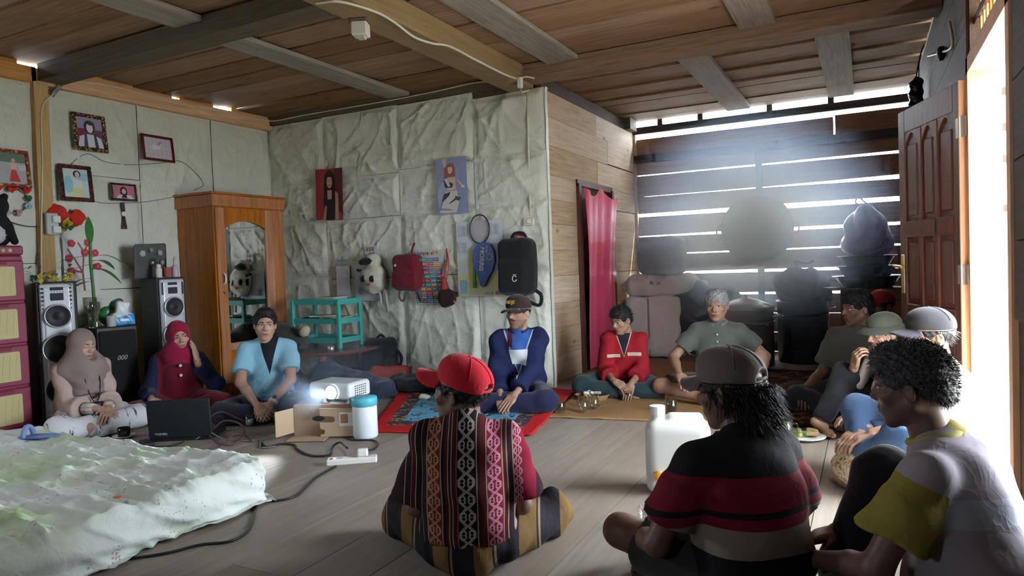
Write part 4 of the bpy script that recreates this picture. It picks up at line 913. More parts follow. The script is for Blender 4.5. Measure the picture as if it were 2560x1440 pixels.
s = SDF().ell((.02, 0, -.05), (w*.42, .08, h*.42), k=.03, tag=0).ell((.02, .02, .13), (w*.30, .06, h*.2), k=.03, tag=0).ell((-.03, -.05, .12), (w*.22, .04, .035), k=.0, tag=1)
for sx, z in ((-.06, -.05), (.05, -.06)): s.ell((sx, -.075, z), (.022, .012, .03), k=.0, tag=1)
s.ell((-.005, -.08, -.115), (.022, .012, .014), k=.0, tag=2)
s.cap((-.15, -.02, .06), (-.10, -.03, .05), .012, tag=1).cap((-.12, -.03, -.06), (-.12, -.03, -.02), .014, tag=1)
sdf_obj('pack_body', s, .009, [M_cream, M_blk, fm((.45, .08, .05))], e, lambda X, Y, Z: .006*np.sin(34*Z+25*X))
for sx, ln in ((.09, .30), (.02, .22)): MB().tube(spline([(sx, .0, -.1), (sx+.03, .02, -.2), (sx+.02, .03, -.1-ln)]), [.014]*17, 6).build('strap', fm((.40, .39, .36)), e, smooth=True)
c, w, h = mid(1250, 597, 1340, 738, .17)
e = empty('backpack', c.tolist(), 0, 'large black backpack hanging near the plank partition corner', 'backpack', 'bags hanging on the tarpaulin wall')
s = SDF().box((0, 0, 0), (w/2, .11, h/2), .08, k=.02).box((-.01, -.09, -.08), (w/2*.82, .05, h*.30), .05, k=.02); sdf_obj('pack_body', s, .012, M_blk, e, lambda X, Y, Z: .003*np.sin(28*X+14*Z))
MB().tube(spline([(-.07, .03, h/2-.01), (-.04, .04, h/2+.04), (.04, .04, h/2+.04), (.08, .03, h/2-.01)]), .014, 8).build('haul_loop', M_blk, e, smooth=True)
MB().tube(spline([(-.05, .055, h/2-.0), (-.02, .06, h/2+.025), (.03, .06, h/2+.025)]), .012, 8).build('lining', fm((.45, .06, .05)), e, smooth=True)
MB().tube(spline([(.12, .02, -h/2+.06), (.19, .05, -h/2+.0), (.17, .05, -h/2-.09), (.05, .05, -h/2-.05)]), .016, 8).build('strap', M_blk, e, smooth=True)
MB().tube([(.035+.02*math.cos(t), -.142, -.10+.025*math.sin(t)) for t in np.linspace(.6, 6, 14)], .004, 6).build('emblem', M_white, e)
MB().bar((.02, -.141, -.065), (.055, -.141, -.065), .008, .003).build('emblem_bar', M_white, e)
MB().bar((-w/2+.05, -.112, -.2), (-w/2+.05, -.112, .0), .004).build('zip', fm((.2, .2, .2)), e)
c, w, h = mid(1090, 700, 1142, 768, .11)
e = empty('drawstring_pouch', c.tolist(), 0, 'dark drawstring pouch hanging from a red cord over the chart', 'bag', 'bags hanging on the tarpaulin wall')
s = SDF().ell((0, 0, -.04), (w*.46, .05, h*.36), k=.03, tag=0).cap((-.01, 0, .05), (-.02, 0, .14), .04, .02, k=.03, tag=1); sdf_obj('pouch', s, .009, [cloth('dark_weave', (.03, .012, .014), .4), fm((.30, .03, .03))], e, lambda X, Y, Z: .005*np.sin(50*X))
MB().tube(spline([(-.02, 0, .13), (.0, .03, .30), (-.01, .05, .42)]), .008, 6).tube(spline([(.01, 0, .13), (.03, .02, .28), (-.01, .05, .42)]), .006, 6).build('cord', fm((.45, .06, .05)), e, smooth=True)
MB().tube(spline([(.08, -.02, -.06), (.13, -.01, -.12), (.15, .0, -.17)]), .005, 6).build('cord_end', fm((.5, .3, .3)), e)
# switch and conduit
c, w, h = mid(1311, 545, 1336, 563, .05); e = empty('light_switch', c.tolist(), 0, 'cream wall switch under the conduit at the partition corner', 'switch')
MB().cbox(-w/2, w/2, -.022, .01, -h/2, h/2, .004).build('plate', M_cable_w, e); MB().cbox(-.015, .02, -.030, -.02, -.02, .02, .004).build('rocker', M_white, e)
p = [on_mid(*q, .035) for q in ((1318, 222), (1320, 320), (1323, 450), (1326, 540))]; tag(MB().tube(p, .010, 8).build('conduit', M_cable_w, smooth=True), 'cream conduit dropping from the beam to the switch', 'conduit')
# lamp holder on the beam, cable along the beam
p = fl(884, 66, 2.60); e = empty('lamp_holder', (float(p[0])+.05, float(p[1]), 2.625), .4, 'broken white square lamp holder under the long beam', 'lamp')
MB().cbox(-.06, .06, -.06, .06, -.012, 0, .004).build('plate', fm((.12, .07, .05)), e); MB().cbox(-.045, .05, -.045, .045, -.095, -.012, .006).build('holder', M_white, e); MB().cbox(-.02, .03, -.03, .03, -.11, -.09, .004).build('rim', fm((.45, .42, .3)), e)
XB = -2.555
P = [xp(*q, XB) for q in ((935, 28), (985, 55), (1035, 92), (1080, 108), (1125, 116), (1190, 150), (1262, 186), (1290, 196))]
P = [fl(790, 8, 2.62), fl(850, 4, 2.62)]+P
tag(MB().tube(spline(P, 6), .008, 6).build('power_cable', M_cable_w, smooth=True), 'cream cable looping along the long ceiling beam', 'cable')
p = xp(1300, 205, XB+.01); e = empty('cable_joint', p.tolist(), 0, 'taped white cable joint at the corner of the beam', 'cable joint')
MB().cbox(-.02, .02, -.02, .02, -.05, .04, .006).build('connector', M_white, e); MB().tube(spline([(0, 0, .03), (.05, .02, .04), (.12, .03, .02)]), .007, 6).tube(spline([(0, 0, -.04), (.03, -.02, -.09), (.08, .0, -.08)]), .006, 6).build('wire_tail', M_cable_w, e)
# pink curtain in the doorway
nu, nv = 60, 70; u, v = np.meshgrid(np.linspace(0, 1, nu), np.linspace(0, 1, nv), indexing='ij')
ct = 1.84-.03*np.sin(u*9)-.05*np.abs(np.sin(u*6.2))*(u > .12); Y_ = 6.41+(.93+.05*(1-v))*u*(1-.06*np.sin(v*3))
Xc = XW+.072+.016*np.sin(u*9+2*np.sin(v*2))*(1-.3*v)+.006*np.sin(u*27+v*3)*(1-.5*v)+.010*np.sin(v*5+u*3); Zc = .03+(ct-.03)*(1-v)
V = np.stack([Xc, Y_, Zc], -1).reshape(-1, 3)
M_pink = cloth('pink_satin', (.72, .045, .14), .3, rough=.45)
tag(np_mesh('doorway_curtain', V, grid_faces(nu, nv), M_pink), 'bright pink cloth curtain hung across the partition doorway', 'curtain')
# dark bundle, junction and conduit over the door
p = xp(2290, 240, XR-.10); e = empty('wrapped_lamp', p.tolist(), 0, 'black wrapped bundle hanging from wires above the door leaf', 'lamp')
s = SDF().cap((0, 0, -.09), (0, 0, .09), .055, .05).ell((.01, 0, .1), (.04, .04, .05)); sdf_obj('wrapping', s, .008, mat('black_foil', (.01, .01, .012), .18), e, lambda X, Y, Z: .006*np.sin(70*Z+50*X))
MB().tube(spline([(0, 0, .13), (.02, 0, .25), (.05, .02, .38)]), .006, 6).tube(spline([(.02, 0, .12), (.03, .02, .3), (.06, .0, .40)]), .005, 6).build('hanging_wire', M_cable_b, e)
P = [xp(*q, XR-.03) for q in ((2374, 55), (2380, 95), (2378, 120), (2350, 132), (2320, 140))]; tag(MB().tube(spline(P, 5), .008, 6).build('power_cable', M_cable_w, smooth=True), 'cream cable curving down above the door to a black junction', 'cable')
p = xp(2352, 134, XR-.04); tag(MB().lathe([(.03, -.02), (.045, -.01), (.045, .015), (.02, .025)], 14).build('junction_box', M_black, loc=p.tolist(), rot=(0, math.pi/2, 0)), 'round black junction box above the door', 'junction box')
# ================================================================ PEOPLE: builders
def _cone(s, a, b, ra, rb, k=.015, tag=0, rnd_=.006):
    """flat-ended tapered tube (sleeves, trouser legs)"""
    a = np.array(a, float); b = np.array(b, float); R = max(ra, rb)+rnd_
    def f(X, Y, Z):
        d = b-a; Ln = math.sqrt(float(d@d)); d = d/Ln
        t = (X-a[0])*d[0]+(Y-a[1])*d[1]+(Z-a[2])*d[2]
        rad = np.sqrt(np.maximum((X-a[0])**2+(Y-a[1])**2+(Z-a[2])**2-t*t, 0))
        dr = rad-(ra+(rb-ra)*np.clip(t/Ln, 0, 1))+rnd_; da = np.maximum(-t, t-Ln)+rnd_
        return np.sqrt(np.maximum(dr, 0)**2+np.maximum(da, 0)**2)+np.minimum(np.maximum(dr, da), 0)-rnd_
    s.p.append((f, np.minimum(a, b)-R, np.maximum(a, b)+R, k, tag, 'u')); return s
def ik(a, c, l1, l2, hint):
    a = np.array(a, float); c = np.array(c, float); d = c-a; D = np.linalg.norm(d); D2 = min(D, (l1+l2)*.995); u = d/D
    x = (l1*l1-l2*l2+D2*D2)/(2*D2); hgt = math.sqrt(max(l1*l1-x*x, 0)); h = np.array(hint, float); h = h-u*(h@u); h /= np.linalg.norm(h)+1e-9
    return a+u*x+h*hgt, a+u*D2
def basis(y, z):
    y = np.array(y, float); y /= np.linalg.norm(y); z = np.array(z, float); z = z-y*(z@y); z /= np.linalg.norm(z); return np.stack([np.cross(y, z), y, z], 1)
_cache = {}
def head_geo(fem=False, vox=.0036):
    if ('h', fem, vox) in _cache: return _cache[('h', fem, vox)]
    s = SDF(); j = .9 if fem else 1.
    s.ell((0, -.014, .030), (.074, .092, .084), k=.01).ell((0, .022, -.032), (.060*j, .066, .078), k=.025)
    for sx in (-1, 1):
        s.cap((sx*.052*j, -.008, -.045), (sx*.014, .056, -.096), .020, .017, k=.02)
        s.ell((sx*.042, .053, -.022), (.022, .020, .018), k=.018)
        s.cap((sx*.046, .060, .024), (sx*.014, .078, .020), .010, .011, k=.012)
    s.ell((0, .058, -.098), (.022*j, .021, .017), k=.015).ell((0, .062, -.064), (.030, .026, .020), k=.015)
    for sx in (-1, 1): s.ell((sx*.031, .090, .004), (.019, .016, .010), k=.010, op='s')
    for sx in (-1, 1): s.ell((sx*.031, .067, .004), (.015, .0135, .012), k=.003)
    s.cap((0, .080, .012), (0, .098, -.026), .0075, .0115, k=.010)
    for sx in (-1, 1): s.ell((sx*.0125, .089, -.031), (.0085, .010, .007), k=.006)
    s.ell((0, .0835, -.0585), (.023, .0085, .0055), k=.003).ell((0, .082, -.0685), (.020, .009, .0065), k=.003)
    for sx in (-1, 1):
        s.ell((sx*.076, -.012, -.006), (.007, .017, .029), rotm(-.15, 0, sx*.45), k=.006)
        s.ell((sx*.083, -.008, -.004), (.004, .009, .017), rotm(-.15, 0, sx*.45), k=.003, op='s')
    s.cap((0, -.022, -.05), (0, -.042, -.16), .050*j, .052*j, k=.025)
    _cache[('h', fem, vox)] = s.mesh(vox, None, 1); return _cache[('h', fem, vox)]
def head_colors(V, skin, lips=None, brow=(.012, .010, .010), closed=False, stubble=None, must=None, gaze=0., lipf=.75):
    n = len(V); C = np.tile(np.array(skin), (n, 1)); x, y, z = V.T; ax = np.abs(x)
    C *= (1+.06*np.sin(90*x)*np.sin(70*z))[:, None]
    ck = np.exp(-(((ax-.042)/.022)**2+((z+.03)/.022)**2))*(y > .03); C[:, 0] *= 1+.10*ck
    lips = lips or (skin[0]*.80, skin[1]*.50, skin[2]*.52)
    m = ((x/.024)**2+((z+.0635)/.0105)**2 < 1) & (y > .068); C[m] = lips
    m = (np.abs(z+.0632+.002*np.cos(x*120)) < .0016) & (ax < .021) & (y > .068); C[m] = np.array(lips)*.35
    ex = (ax-.031)
    if not closed:
        m = ((ex/.0145)**2+((z-.004)/.0062)**2 < 1) & (y > .058); C[m] = (.55, .53, .50)
        gx = np.where(x > 0, x-.031, x+.031)-gaze; m2 = (gx**2+(z-.0045)**2 < .0062**2) & m; C[m2] = (.015, .010, .008)
        m = (np.abs(z-.0105+.0014*(ex/.01)**2) < .0019) & (np.abs(ex) < .016) & (y > .055); C[m] = (.02, .014, .012)
    else:
        m = (np.abs(z+.001-.0012*(ex/.01)**2) < .0018) & (np.abs(ex) < .0155) & (y > .055); C[m] = (.05, .025, .02)
    m = (np.abs(z-(.0235+.004*np.sin((ax-.014)*80))) < .0036*(1.15-np.clip((ax-.014)/.04, 0, 1)*.6)) & (ax > .013) & (ax < .052) & (y > .045); C[m] = brow
    for sx in (-1, 1):
        m = ((x-sx*.0085)**2+(z+.0375)**2 < .0032**2) & (y > .080); C[m] = np.array(skin)*.25
    if stubble is not None:
        m = (z < -.045) & (y > .0) & ~(((x/.024)**2+((z+.0635)/.0105)**2 < 1)); C[m] = C[m]*.55+np.array(stubble)*.45
    if must is not None:
        m = (np.abs(z+.049) < .006) & (ax < .028) & (y > .07); C[m] = must
    return C
def hand_geo(kind, vox=.0042):
    if ('d', kind, vox) in _cache: return _cache[('d', kind, vox)]
    curl = {'flat': .12, 'relax': .42, 'curl': .85, 'grip': 1.15, 'point': .42}[kind]; s = SDF()
    s.cap((0, -.02, 0), (0, .02, 0), .026, .028, k=.012)
    s.box((.0, .052, .0), (.040, .040, .014), .013, k=.014)
    base = [(-.031, .088, -.001, .78), (-.011, .094, .001, .95), (.0105, .096, .001, 1.02), (.031, .090, .0, .93)]
    for i, (x, y, z, sc) in enumerate(base):
        p = np.array((x, y, z)); a = 0.; r = .0088*(.92 if i == 0 else 1.); dx = (x*.9 if kind == 'flat' else x*.35)
        for jn, ln in enumerate((.043*sc, .027*sc, .021*sc)):
            a += curl*(.75, 1., .8)[jn]*(1.0+.10*(i-1.5)*.5); d = np.array((dx, math.cos(a), -math.sin(a))); d /= np.linalg.norm(d); q = p+d*ln
            s.cap(p, q, r, r*.92, k=.005); p = q; r *= .93
        s.cap((x*.9, .05, .0), (x, y, z), .011, .0098, k=.008)
    p0 = np.array((.030, .018, -.004)); p1 = p0+np.array((.026, .030, -.010)); p2 = p1+np.array((.010, .030, -.012-.010*curl)); p3 = p2+np.array((-.002-.012*curl, .024, -.008))
    s.cap(p0, p1, .015, .0125, k=.012).cap(p1, p2, .0118, .0102, k=.005).cap(p2, p3, .0100, .0085, k=.004)
    _cache[('d', kind, vox)] = s.mesh(vox, None, 1); return _cache[('d', kind, vox)]
def foot_geo(vox=.0055):
    if 'f' in _cache: return _cache['f']
    s = SDF(); s.cap((0, -.005, .095), (0, 0, .05), .034, .036, k=.02).ell((0, -.035, .030), (.031, .036, .030), k=.02).cap((0, .0, .05), (.004, .10, .026), .034, .028, k=.03).ell((.002, .115, .022), (.043, .04, .020), k=.02)
    for i, (x, y, r) in enumerate(((.030, .165, .0135), (.010, .170, .0105), (-.006, .163, .0098), (-.021, .154, .0092), (-.034, .142, .0088))): s.cap((x*.9, y-.04, .018), (x, y, .013), r, r, k=.006)
    _cache['f'] = s.mesh(vox, None, 1); return _cache['f']
def _skinmat():
    m, nt, b = new_mat('skin'); at = N(nt, 'ShaderNodeVertexColor', layer_name='Col'); tc = N(nt, 'ShaderNodeTexCoord')
    nz = N(nt, 'ShaderNodeTexNoise', Scale=55.0, Detail=3.0); L(nt, tc.outputs['Object'], nz.inputs['Vector'])
    hs = N(nt, 'ShaderNodeHueSaturation'); L(nt, at.outputs['Color'], hs.inputs['Color']); L(nt, math_n(nt, 'MULTIPLY_ADD', nz.outputs['Fac'], .24, .88), hs.inputs['Value'])
    L(nt, hs.outputs[0], b.inputs['Base Color']); b.inputs['Roughness'].default_value = .48; b.inputs['Specular IOR Level'].default_value = .4
    add_bump(nt, b, nz.outputs['Fac'], .08, .002); return m
M_skin = _skinmat()
M_hair = mat('black_hair', (.010, .009, .010), rough=.45, var=.4, scale=60, bump=.5, bscale=180); M_hairgrey = mat('grey_hair', (.30, .30, .31), rough=.55, var=.5, scale=70, bump=.5, bscale=160)
M_hairsalt = mat('grizzled_hair', (.035, .034, .037), rough=.4, var=.8, scale=90, bump=.5, bscale=160)
def HT(hc, yaw, pit, roll):
    R = rotm(0, 0, yaw) @ rotm(pit, 0, 0) @ rotm(0, roll, 0); hc = np.array(hc, float); return R, hc
def xf(V, R, c, sc=1.): return (V*sc) @ R.T+c
def strands(V, Q, n, ln, m, parent, R, c, seed, grav=.4, w=.0016, name='hair_strands', mask=None):
    rs = np.random.RandomState(seed); P = V; N_ = np.zeros_like(P); fn = np.cross(P[Q[:, 2]]-P[Q[:, 0]], P[Q[:, 3]]-P[Q[:, 1]])
    for i in range(4): np.add.at(N_, Q[:, i], fn)
    N_ /= np.linalg.norm(N_, axis=1)[:, None]+1e-12
    pool = np.arange(len(P)) if mask is None else np.where(mask)[0]; idx = rs.choice(pool, n); p = P[idx]-N_[idx]*.002; nn = N_[idx]
    comb = np.array((0, -.5, -.3)); d = nn*.75+comb*rs.uniform(.2, 1.0, (n, 1))*grav*2+rs.normal(0, .28, (n, 3)); d /= np.linalg.norm(d, axis=1)[:, None]
    l = ln*rs.uniform(.5, 1.2, (n, 1)); mid_ = p+d*l*.55; tip = p+d*l+np.array((0, 0, -1.))*l*grav*.35
    sd_ = np.cross(d, rs.normal(0, 1, (n, 3))); sd_ /= np.linalg.norm(sd_, axis=1)[:, None]; s2 = np.cross(d, sd_)
    VV = np.concatenate([p+sd_*w, p-sd_*w*.5+s2*w*.8, p-sd_*w*.5-s2*w*.8, mid_+sd_*w*.7, mid_-sd_*w*.4+s2*w*.5, mid_-sd_*w*.4-s2*w*.5, tip]); i = np.arange(n)
    T = []
    for a, b in ((0, 1), (1, 2), (2, 0)):
        T += [np.stack([i+a*n, i+b*n, i+(b+3)*n, i+(a+3)*n], 1)]
        T += [np.stack([i+(a+3)*n, i+(b+3)*n, i+6*n, i+6*n], 1)]
    quads = np.vstack([T[0], T[2], T[4]]); tris = np.vstack([T[1], T[3], T[5]])[:, :3]
    VV = xf(VV, R, c); me_f = [tuple(q) for q in quads]+[tuple(t) for t in tris]
    o = mesh_obj(name, VV, me_f, m, parent, smooth=True); o['kind'] = 'stuff'; return o
def hair_geo(style, under=False):
    s = SDF()
    s.ell((0, -.018, .036), (.083, .100, .088), k=.01)
    if style == 'short': s.ell((0, .022, .094), (.062, .062, .040), k=.02)
    if style in ('mop', 'curly'): s.ell((0, .0, .078), (.072, .085, .046), k=.02).ell((0, -.082, -.01), (.062, .030, .05), k=.02)
    if style == 'curly': s.ell((0, .04, .082), (.06, .05, .042), k=.02)
    if style == 'long': s.ell((0, -.085, -.06), (.062, .036, .085), k=.03)
    s.ell((0, .10, -.022 if style == 'short' else -.035), (.075, .085, .088 if style == 'short' else .082), k=.015, op='s')
    for sx in (-1, 1): s.ell((sx*.085, .006, -.030), (.024, .026, .040), k=.01, op='s')
    zc = {'short': -.050, 'mop': -.075, 'curly': -.085, 'long': -.14, 'fade': -.03}[style]
    s.cut((0, -.10, zc), (0, .35 if style != 'fade' else .6, -1.))
    if under: s.cut((0, 0, .030), (0, -.10, 1.))
    rs = np.random.RandomState(hash(style) % 1000 if False else len(style)); f = rs.uniform(110, 320, (6, 3))*rs.choice((-1, 1), (6, 3)); ph = rs.uniform(0, 6, 6); am = .0017 if style in ('curly', 'mop') else .0012
    return s.mesh(.0055, lambda X, Y, Z: sum(am*np.sin(f[i, 0]*X+f[i, 1]*Y+f[i, 2]*Z+ph[i]) for i in range(6)), 0)
def add_cap(e, R, c, m, m2=None, brim=.085, lift=0., txt=None, back=True, pitch=.10, sc=1.):
    """baseball cap in the head frame: crown, brim, seams, button"""
    Rc = R @ rotm(pitch, 0, 0); m2 = m2 or m
    s = SDF().ell((0, -.014, .045), (.089, .105, .088), k=.0).ell((0, .028, .080), (.068, .062, .048), k=.03)
    s.cut((0, 0, .034+lift), (0, .06, -1))
    if back: s.ell((0, -.125, .035), (.036, .045, .034), k=.004, op='s')
    V, Q, t = s.mesh(.005, None, 1); cr = np_mesh('crown', xf(V, Rc, c, sc), Q, m, e)
    b = SDF()
    def f(X, Y, Z):
        z = Z-(.040+lift)+5.5*X*X+.12*(Y-.07); q = np.sqrt((X/.078)**2+((Y-.072)/(brim+.012))**2); d = np.maximum((q-1)*.07, np.abs(z)-.0048); return np.maximum(d, .055-Y+.0*X)
    b.p.append((f, np.array((-.085, .04, -.02)), np.array((.085, .09+brim, .07)), 0, 0, 'u')); V, Q, t = b.mesh(.0044, None, 1); np_mesh('brim', xf(V, Rc, c, sc), Q, m2, e)
    for k in range(3):
        a = math.pi*k/3+math.pi/6*0; pts = []
        for tt in np.linspace(.12, math.pi-.12, 15):
            pts.append((math.cos(tt)*.0905*math.cos(a+math.pi/2), -.014+math.cos(tt)*.1065*math.sin(a+math.pi/2), .045+math.sin(tt)*.0893))
        pts = [p for p in pts if p[1] < .045 and p[2] > .062+lift]
        if len(pts) > 3: MB().tube(xf(np.array(pts), Rc, c, sc), .0016, 5).build('seam', m, cr, smooth=True)
    MB().lathe([(.009, -.004), (.009, .002), (.001, .006)], 12).build('button', m2, cr, smooth=True, loc=xf(np.array([(0, -.008, .133)]), Rc, c, sc)[0].tolist())
    if back: MB().tube(xf(np.array([(.036*math.cos(t), -.112+.012*math.cos(t)**2, .038+lift) for t in np.linspace(0, math.pi, 9)]), Rc, c, sc), .005, 6).build('strap', m, cr)
    if txt:
        M4 = Matrix([[*Rc[i], 0] for i in range(3)]+[[0, 0, 0, 1]]); o = text('cap_lettering', txt[0], .036, txt[1], cr, (0, 0, 0), (0, 0, 0), bold=.0012, ext=.003)
        p = xf(np.array([(0, .0965, .084)]), Rc, c, sc)[0]; loc = Matrix.Translation(Vector(p)) @ M4 @ Matrix.Rotation(math.pi, 4, 'Z') @ Matrix.Rotation(math.pi/2-.36, 4, 'X'); o.matrix_local = loc
    return cr
def folds(seed, amp=.005, fz=30.):
    rs = np.random.RandomState(seed); a = rs.uniform(-1, 1, (4, 3)); a /= np.linalg.norm(a, axis=1)[:, None]; fr = rs.uniform(.6, 1.7, 4)*fz; ph = rs.uniform(0, 6, 4)
    def f(X, Y, Z):
        w = .5*np.sin(9*X+7*Z+ph[0])+.5*np.sin(8*Y-6*Z+ph[1]); r = 0
        for i in range(4): r = r+amp*.5*np.sin(fr[i]*(a[i, 0]*X+a[i, 1]*Y+a[i, 2]*Z)+2.2*w+ph[i])
        return r
    return f
def person(label, at, face, head=dict(), spine=None, arms=None, legs=None, skin=(.30, .17, .11), shirt=None, pants=None, fem=False, vox=.011, hair=None, cap=None, hsc=1., seed=1, extra=None, width=1., feet=(True, True), group='people seated in the ring', z0=0., sc=1.):
    """at: world xy of the head centre; face: world xy direction the torso faces; joints in the sitter's own frame (x right, y forward)"""
    rz = math.atan2(-face[0], face[1]); sp = dict(chest=(0, .03, .42), neck=(0, .045, .565), head=(0, .07, .70), sh=.150, yaw=0., shd=0.); sp.update(spine or {})
    hc = np.array(sp['head'], float); cs, sn = math.cos(rz), math.sin(rz)
    loc = (at[0]-sc*(cs*hc[0]-sn*hc[1]), at[1]-sc*(sn*hc[0]+cs*hc[1]), z0)
    e = empty('person', loc, rz, label, 'person', group); e.scale = (sc, sc, sc)
    P0 = np.array((0, 0, .115)); P2 = np.array(sp['chest'], float); P3 = np.array(sp['neck'], float); cy, sy_ = math.cos(sp['yaw']), math.sin(sp['yaw'])
    SH = {}
    for sd_, sx in (('r', 1), ('l', -1)): SH[sd_] = P3+np.array((sx*sp['sh']*width*cy, sx*sp['sh']*width*sy_-.005, -.055+sx*sp['shd']))
    A = dict(r=dict(w=(.15, .30, .20), h=(.35, -.6, -1), hand='relax', dir=(-.4, 1, -.4), pn=(0, 0, 1)), l=dict(w=(-.15, .30, .20), h=(-.35, -.6, -1), hand='relax', dir=(.4, 1, -.4), pn=(0, 0, 1)))
    for k in (arms or {}): A[k].update(arms[k])
    G = dict(r=dict(a=(-.06, .36, .06), h=(1, .4, .02), fd=(-1, .25, -.15), fn=(0, .8, .6)), l=dict(a=(.06, .30, .08), h=(-1, .4, .02), fd=(1, .25, -.1), fn=(0, .8, .6)))
    for k in (legs or {}): G[k].update(legs[k])
    EL, WR, KN, AN, HP = {}, {}, {}, {}, {}
    for k, sx in (('r', 1), ('l', -1)):
        EL[k], WR[k] = ik(SH[k], A[k]['w'], .275, .245, A[k]['h'])
        HP[k] = np.array((sx*.085, .01, .11)); KN[k], AN[k] = ik(HP[k], G[k]['a'], .40, .385, G[k]['h'])
    # ---- body: torso, limbs, neck as one surface, then head, hands and feet grown onto it
    s = SDF(); s.ell(P0*.6+P2*.4, (.13, .095, .17), k=.05).ell(P2, (.135*width, .095, .15), k=.05).cap(SH['l'], SH['r'], .045, k=.05)
    s.cap(P3+(0, 0, -.03), hc+np.array((0, -.035, -.10)), .052*(.9 if fem else 1), .050*(.9 if fem else 1), k=.03)
    for k in 'rl':
        s.cap(SH[k], EL[k], .046, .038, k=.03).cap(EL[k], EL[k]*.6+WR[k]*.4, .038, .036, k=.02).cap(EL[k]*.6+WR[k]*.4, WR[k], .036, .025, k=.015)
        s.cap(HP[k], KN[k], .075, .055, k=.04).cap(KN[k], KN[k]*.6+AN[k]*.4, .052, .050, k=.03).cap(KN[k]*.6+AN[k]*.4, AN[k], .050, .032, k=.02)
    s.cut((0, 0, .004), (0, 0, -1))
    V, Q, t = s.mesh(max(.008, vox*.85), None, 1); C = np.tile(np.array(skin), (len(V), 1)); parts = [(V, Q, C)]
    Rh, hcc = HT(hc, *[math.radians(x) for x in head.get('rot', (0, 0, 0))])
    V, Q, t = head_geo(fem); parts.append((xf(V, Rh, hc, hsc), Q, head_colors(V, head.get('skin', skin), **head.get('col', {}))))
    for k in 'rl':
        if A[k]['hand']:
            V, Q, t = hand_geo(A[k]['hand']); 
            if k == 'r': V = V*np.array((-1, 1, 1)); Q = Q[:, ::-1]
            B = basis(A[k]['dir'], A[k]['pn']); parts.append((xf(V, B, WR[k]+B[:, 1]*.015), Q, np.tile(np.array(skin)*1.03, (len(V), 1))))
    for i, k in enumerate('rl'):
        if feet[i]:
            V, Q, t = foot_geo(); 
            if k == 'r': V = V*np.array((-1, 1, 1)); Q = Q[:, ::-1]
            B = basis(G[k]['fd'], G[k]['fn']); parts.append((xf(V-np.array((0, 0, .07)), B, AN[k]), Q, np.tile(np.array(skin)*.95, (len(V), 1))))
    off = 0; VV, QQ, CC = [], [], []
    for V, Q, C in parts: VV.append(V); QQ.append(Q+off); CC.append(C); off += len(V)
    VV = np.vstack(VV); VV[:, 2] = np.maximum(VV[:, 2], .003)
    np_mesh('body', VV, np.vstack(QQ), M_skin, e, colors=np.vstack(CC))
    # ---- shirt
    if shirt:
        t_ = shirt.get('t', .014); s = SDF(); hem = shirt.get('hem', .12); loose = shirt.get('loose', 0.)
        mi = P0*.55+P2*.45; s.ell(mi, (.145*width+t_+loose, .108+t_+loose, .19), k=.05, tag=0).ell(P2+(0, 0, .005), (.150*width+t_, .108+t_, .165), k=.06, tag=0)
        s.cap(P3+(0, -.015, -.012), SH['l']*.9+P3*.1, .046, .042+t_*.5, k=.05, tag=0).cap(P3+(0, -.015, -.012), SH['r']*.9+P3*.1, .046, .042+t_*.5, k=.05, tag=0).cap(P3+(0, -.005, -.045), P3+(0, -.01, -.005), .075, .058, k=.03, tag=0)
        s.ell((0, .015, hem+.06), (.175*width+loose, .135+loose, .085), k=.04, tag=0)
        for k in 'rl':
            sl = shirt.get('sleeve', .62); tg = 1 if shirt.get('m2') else 0; rr_ = shirt.get('sr', .0)
            if sl <= 1: s.cap(SH[k]+(0, 0, -.008), SH[k]*.6+EL[k]*.4, .046+t_*.6, .046+t_*.8, k=.045, tag=tg); _cone(s, SH[k]*.72+EL[k]*.28, SH[k]*(1-sl)+EL[k]*sl, .044+t_, .054+t_+rr_, k=.03, tag=tg)
            else:
                u = sl-1; s.cap(SH[k]+(0, 0, -.008), EL[k], .046+t_*.8, .044+t_, k=.045, tag=tg); _cone(s, EL[k], EL[k]*(1-u)+WR[k]*u, .046+t_, .032+t_+rr_, k=.03, tag=tg); s.cap(EL[k], EL[k], .048+t_, k=.02, tag=tg)
        if shirt.get('open'): 
            s.ell(P3+np.array((0, .10, -.02)), (.045, .07, .06), k=.02, op='s')
        s.cut((0, 0, max(.01, hem-.03)), (0, 0, -1))
        if not isinstance(shirt['m'], bpy.types.Material): shirt['m'] = shirt['m'](SH, EL)
        if shirt.get('m2') and not isinstance(shirt['m2'], bpy.types.Material): shirt['m2'] = shirt['m2'](SH, EL)
        ms = [shirt['m']]+([shirt['m2']] if shirt.get('m2') else [])
        so = sdf_obj('shirt', s, vox, ms if len(ms) > 1 else ms[0], e, folds(seed, shirt.get('fold', .006)), 1)
        if shirt.get('collar'):
            cm = shirt['collar']; cc = P3+np.array((0, .004, .012)); pts = [cc+np.array((.064*math.sin(a), .060*math.cos(a)-.0, .012*(-math.cos(a))-.012*(math.cos(a) > .2)*math.cos(a))) for a in np.linspace(.35, 2*math.pi-.35, 22)]
            MB().tube(pts, [.016 if 3 < i < 18 else .012 for i in range(22)], 8).build('collar', cm, so, smooth=True)
    if pants:
        s = SDF(); t_ = pants.get('t', .014); ln = pants.get('len', .92)
        s.ell((0, -.005, .10), (.168*width, .135, .105), k=.04)
        for k in 'rl':
            th = pants.get('thigh', 1.); _cone(s, HP[k], HP[k]*(1-th)+KN[k]*th, .080+t_, .062+t_, k=.045)
            if th == 1.: s.cap(KN[k], KN[k], .062+t_, k=.03)
            if ln > .05: _cone(s, KN[k], KN[k]*(1-ln)+AN[k]*ln, .056+t_, .044+t_+pants.get('flare', 0), k=.03)
        if pants.get('skirt'): s.ell((0, .18, .045), (.29, .22, .085), k=.08)
        s.cut((0, 0, .004), (0, 0, -1))
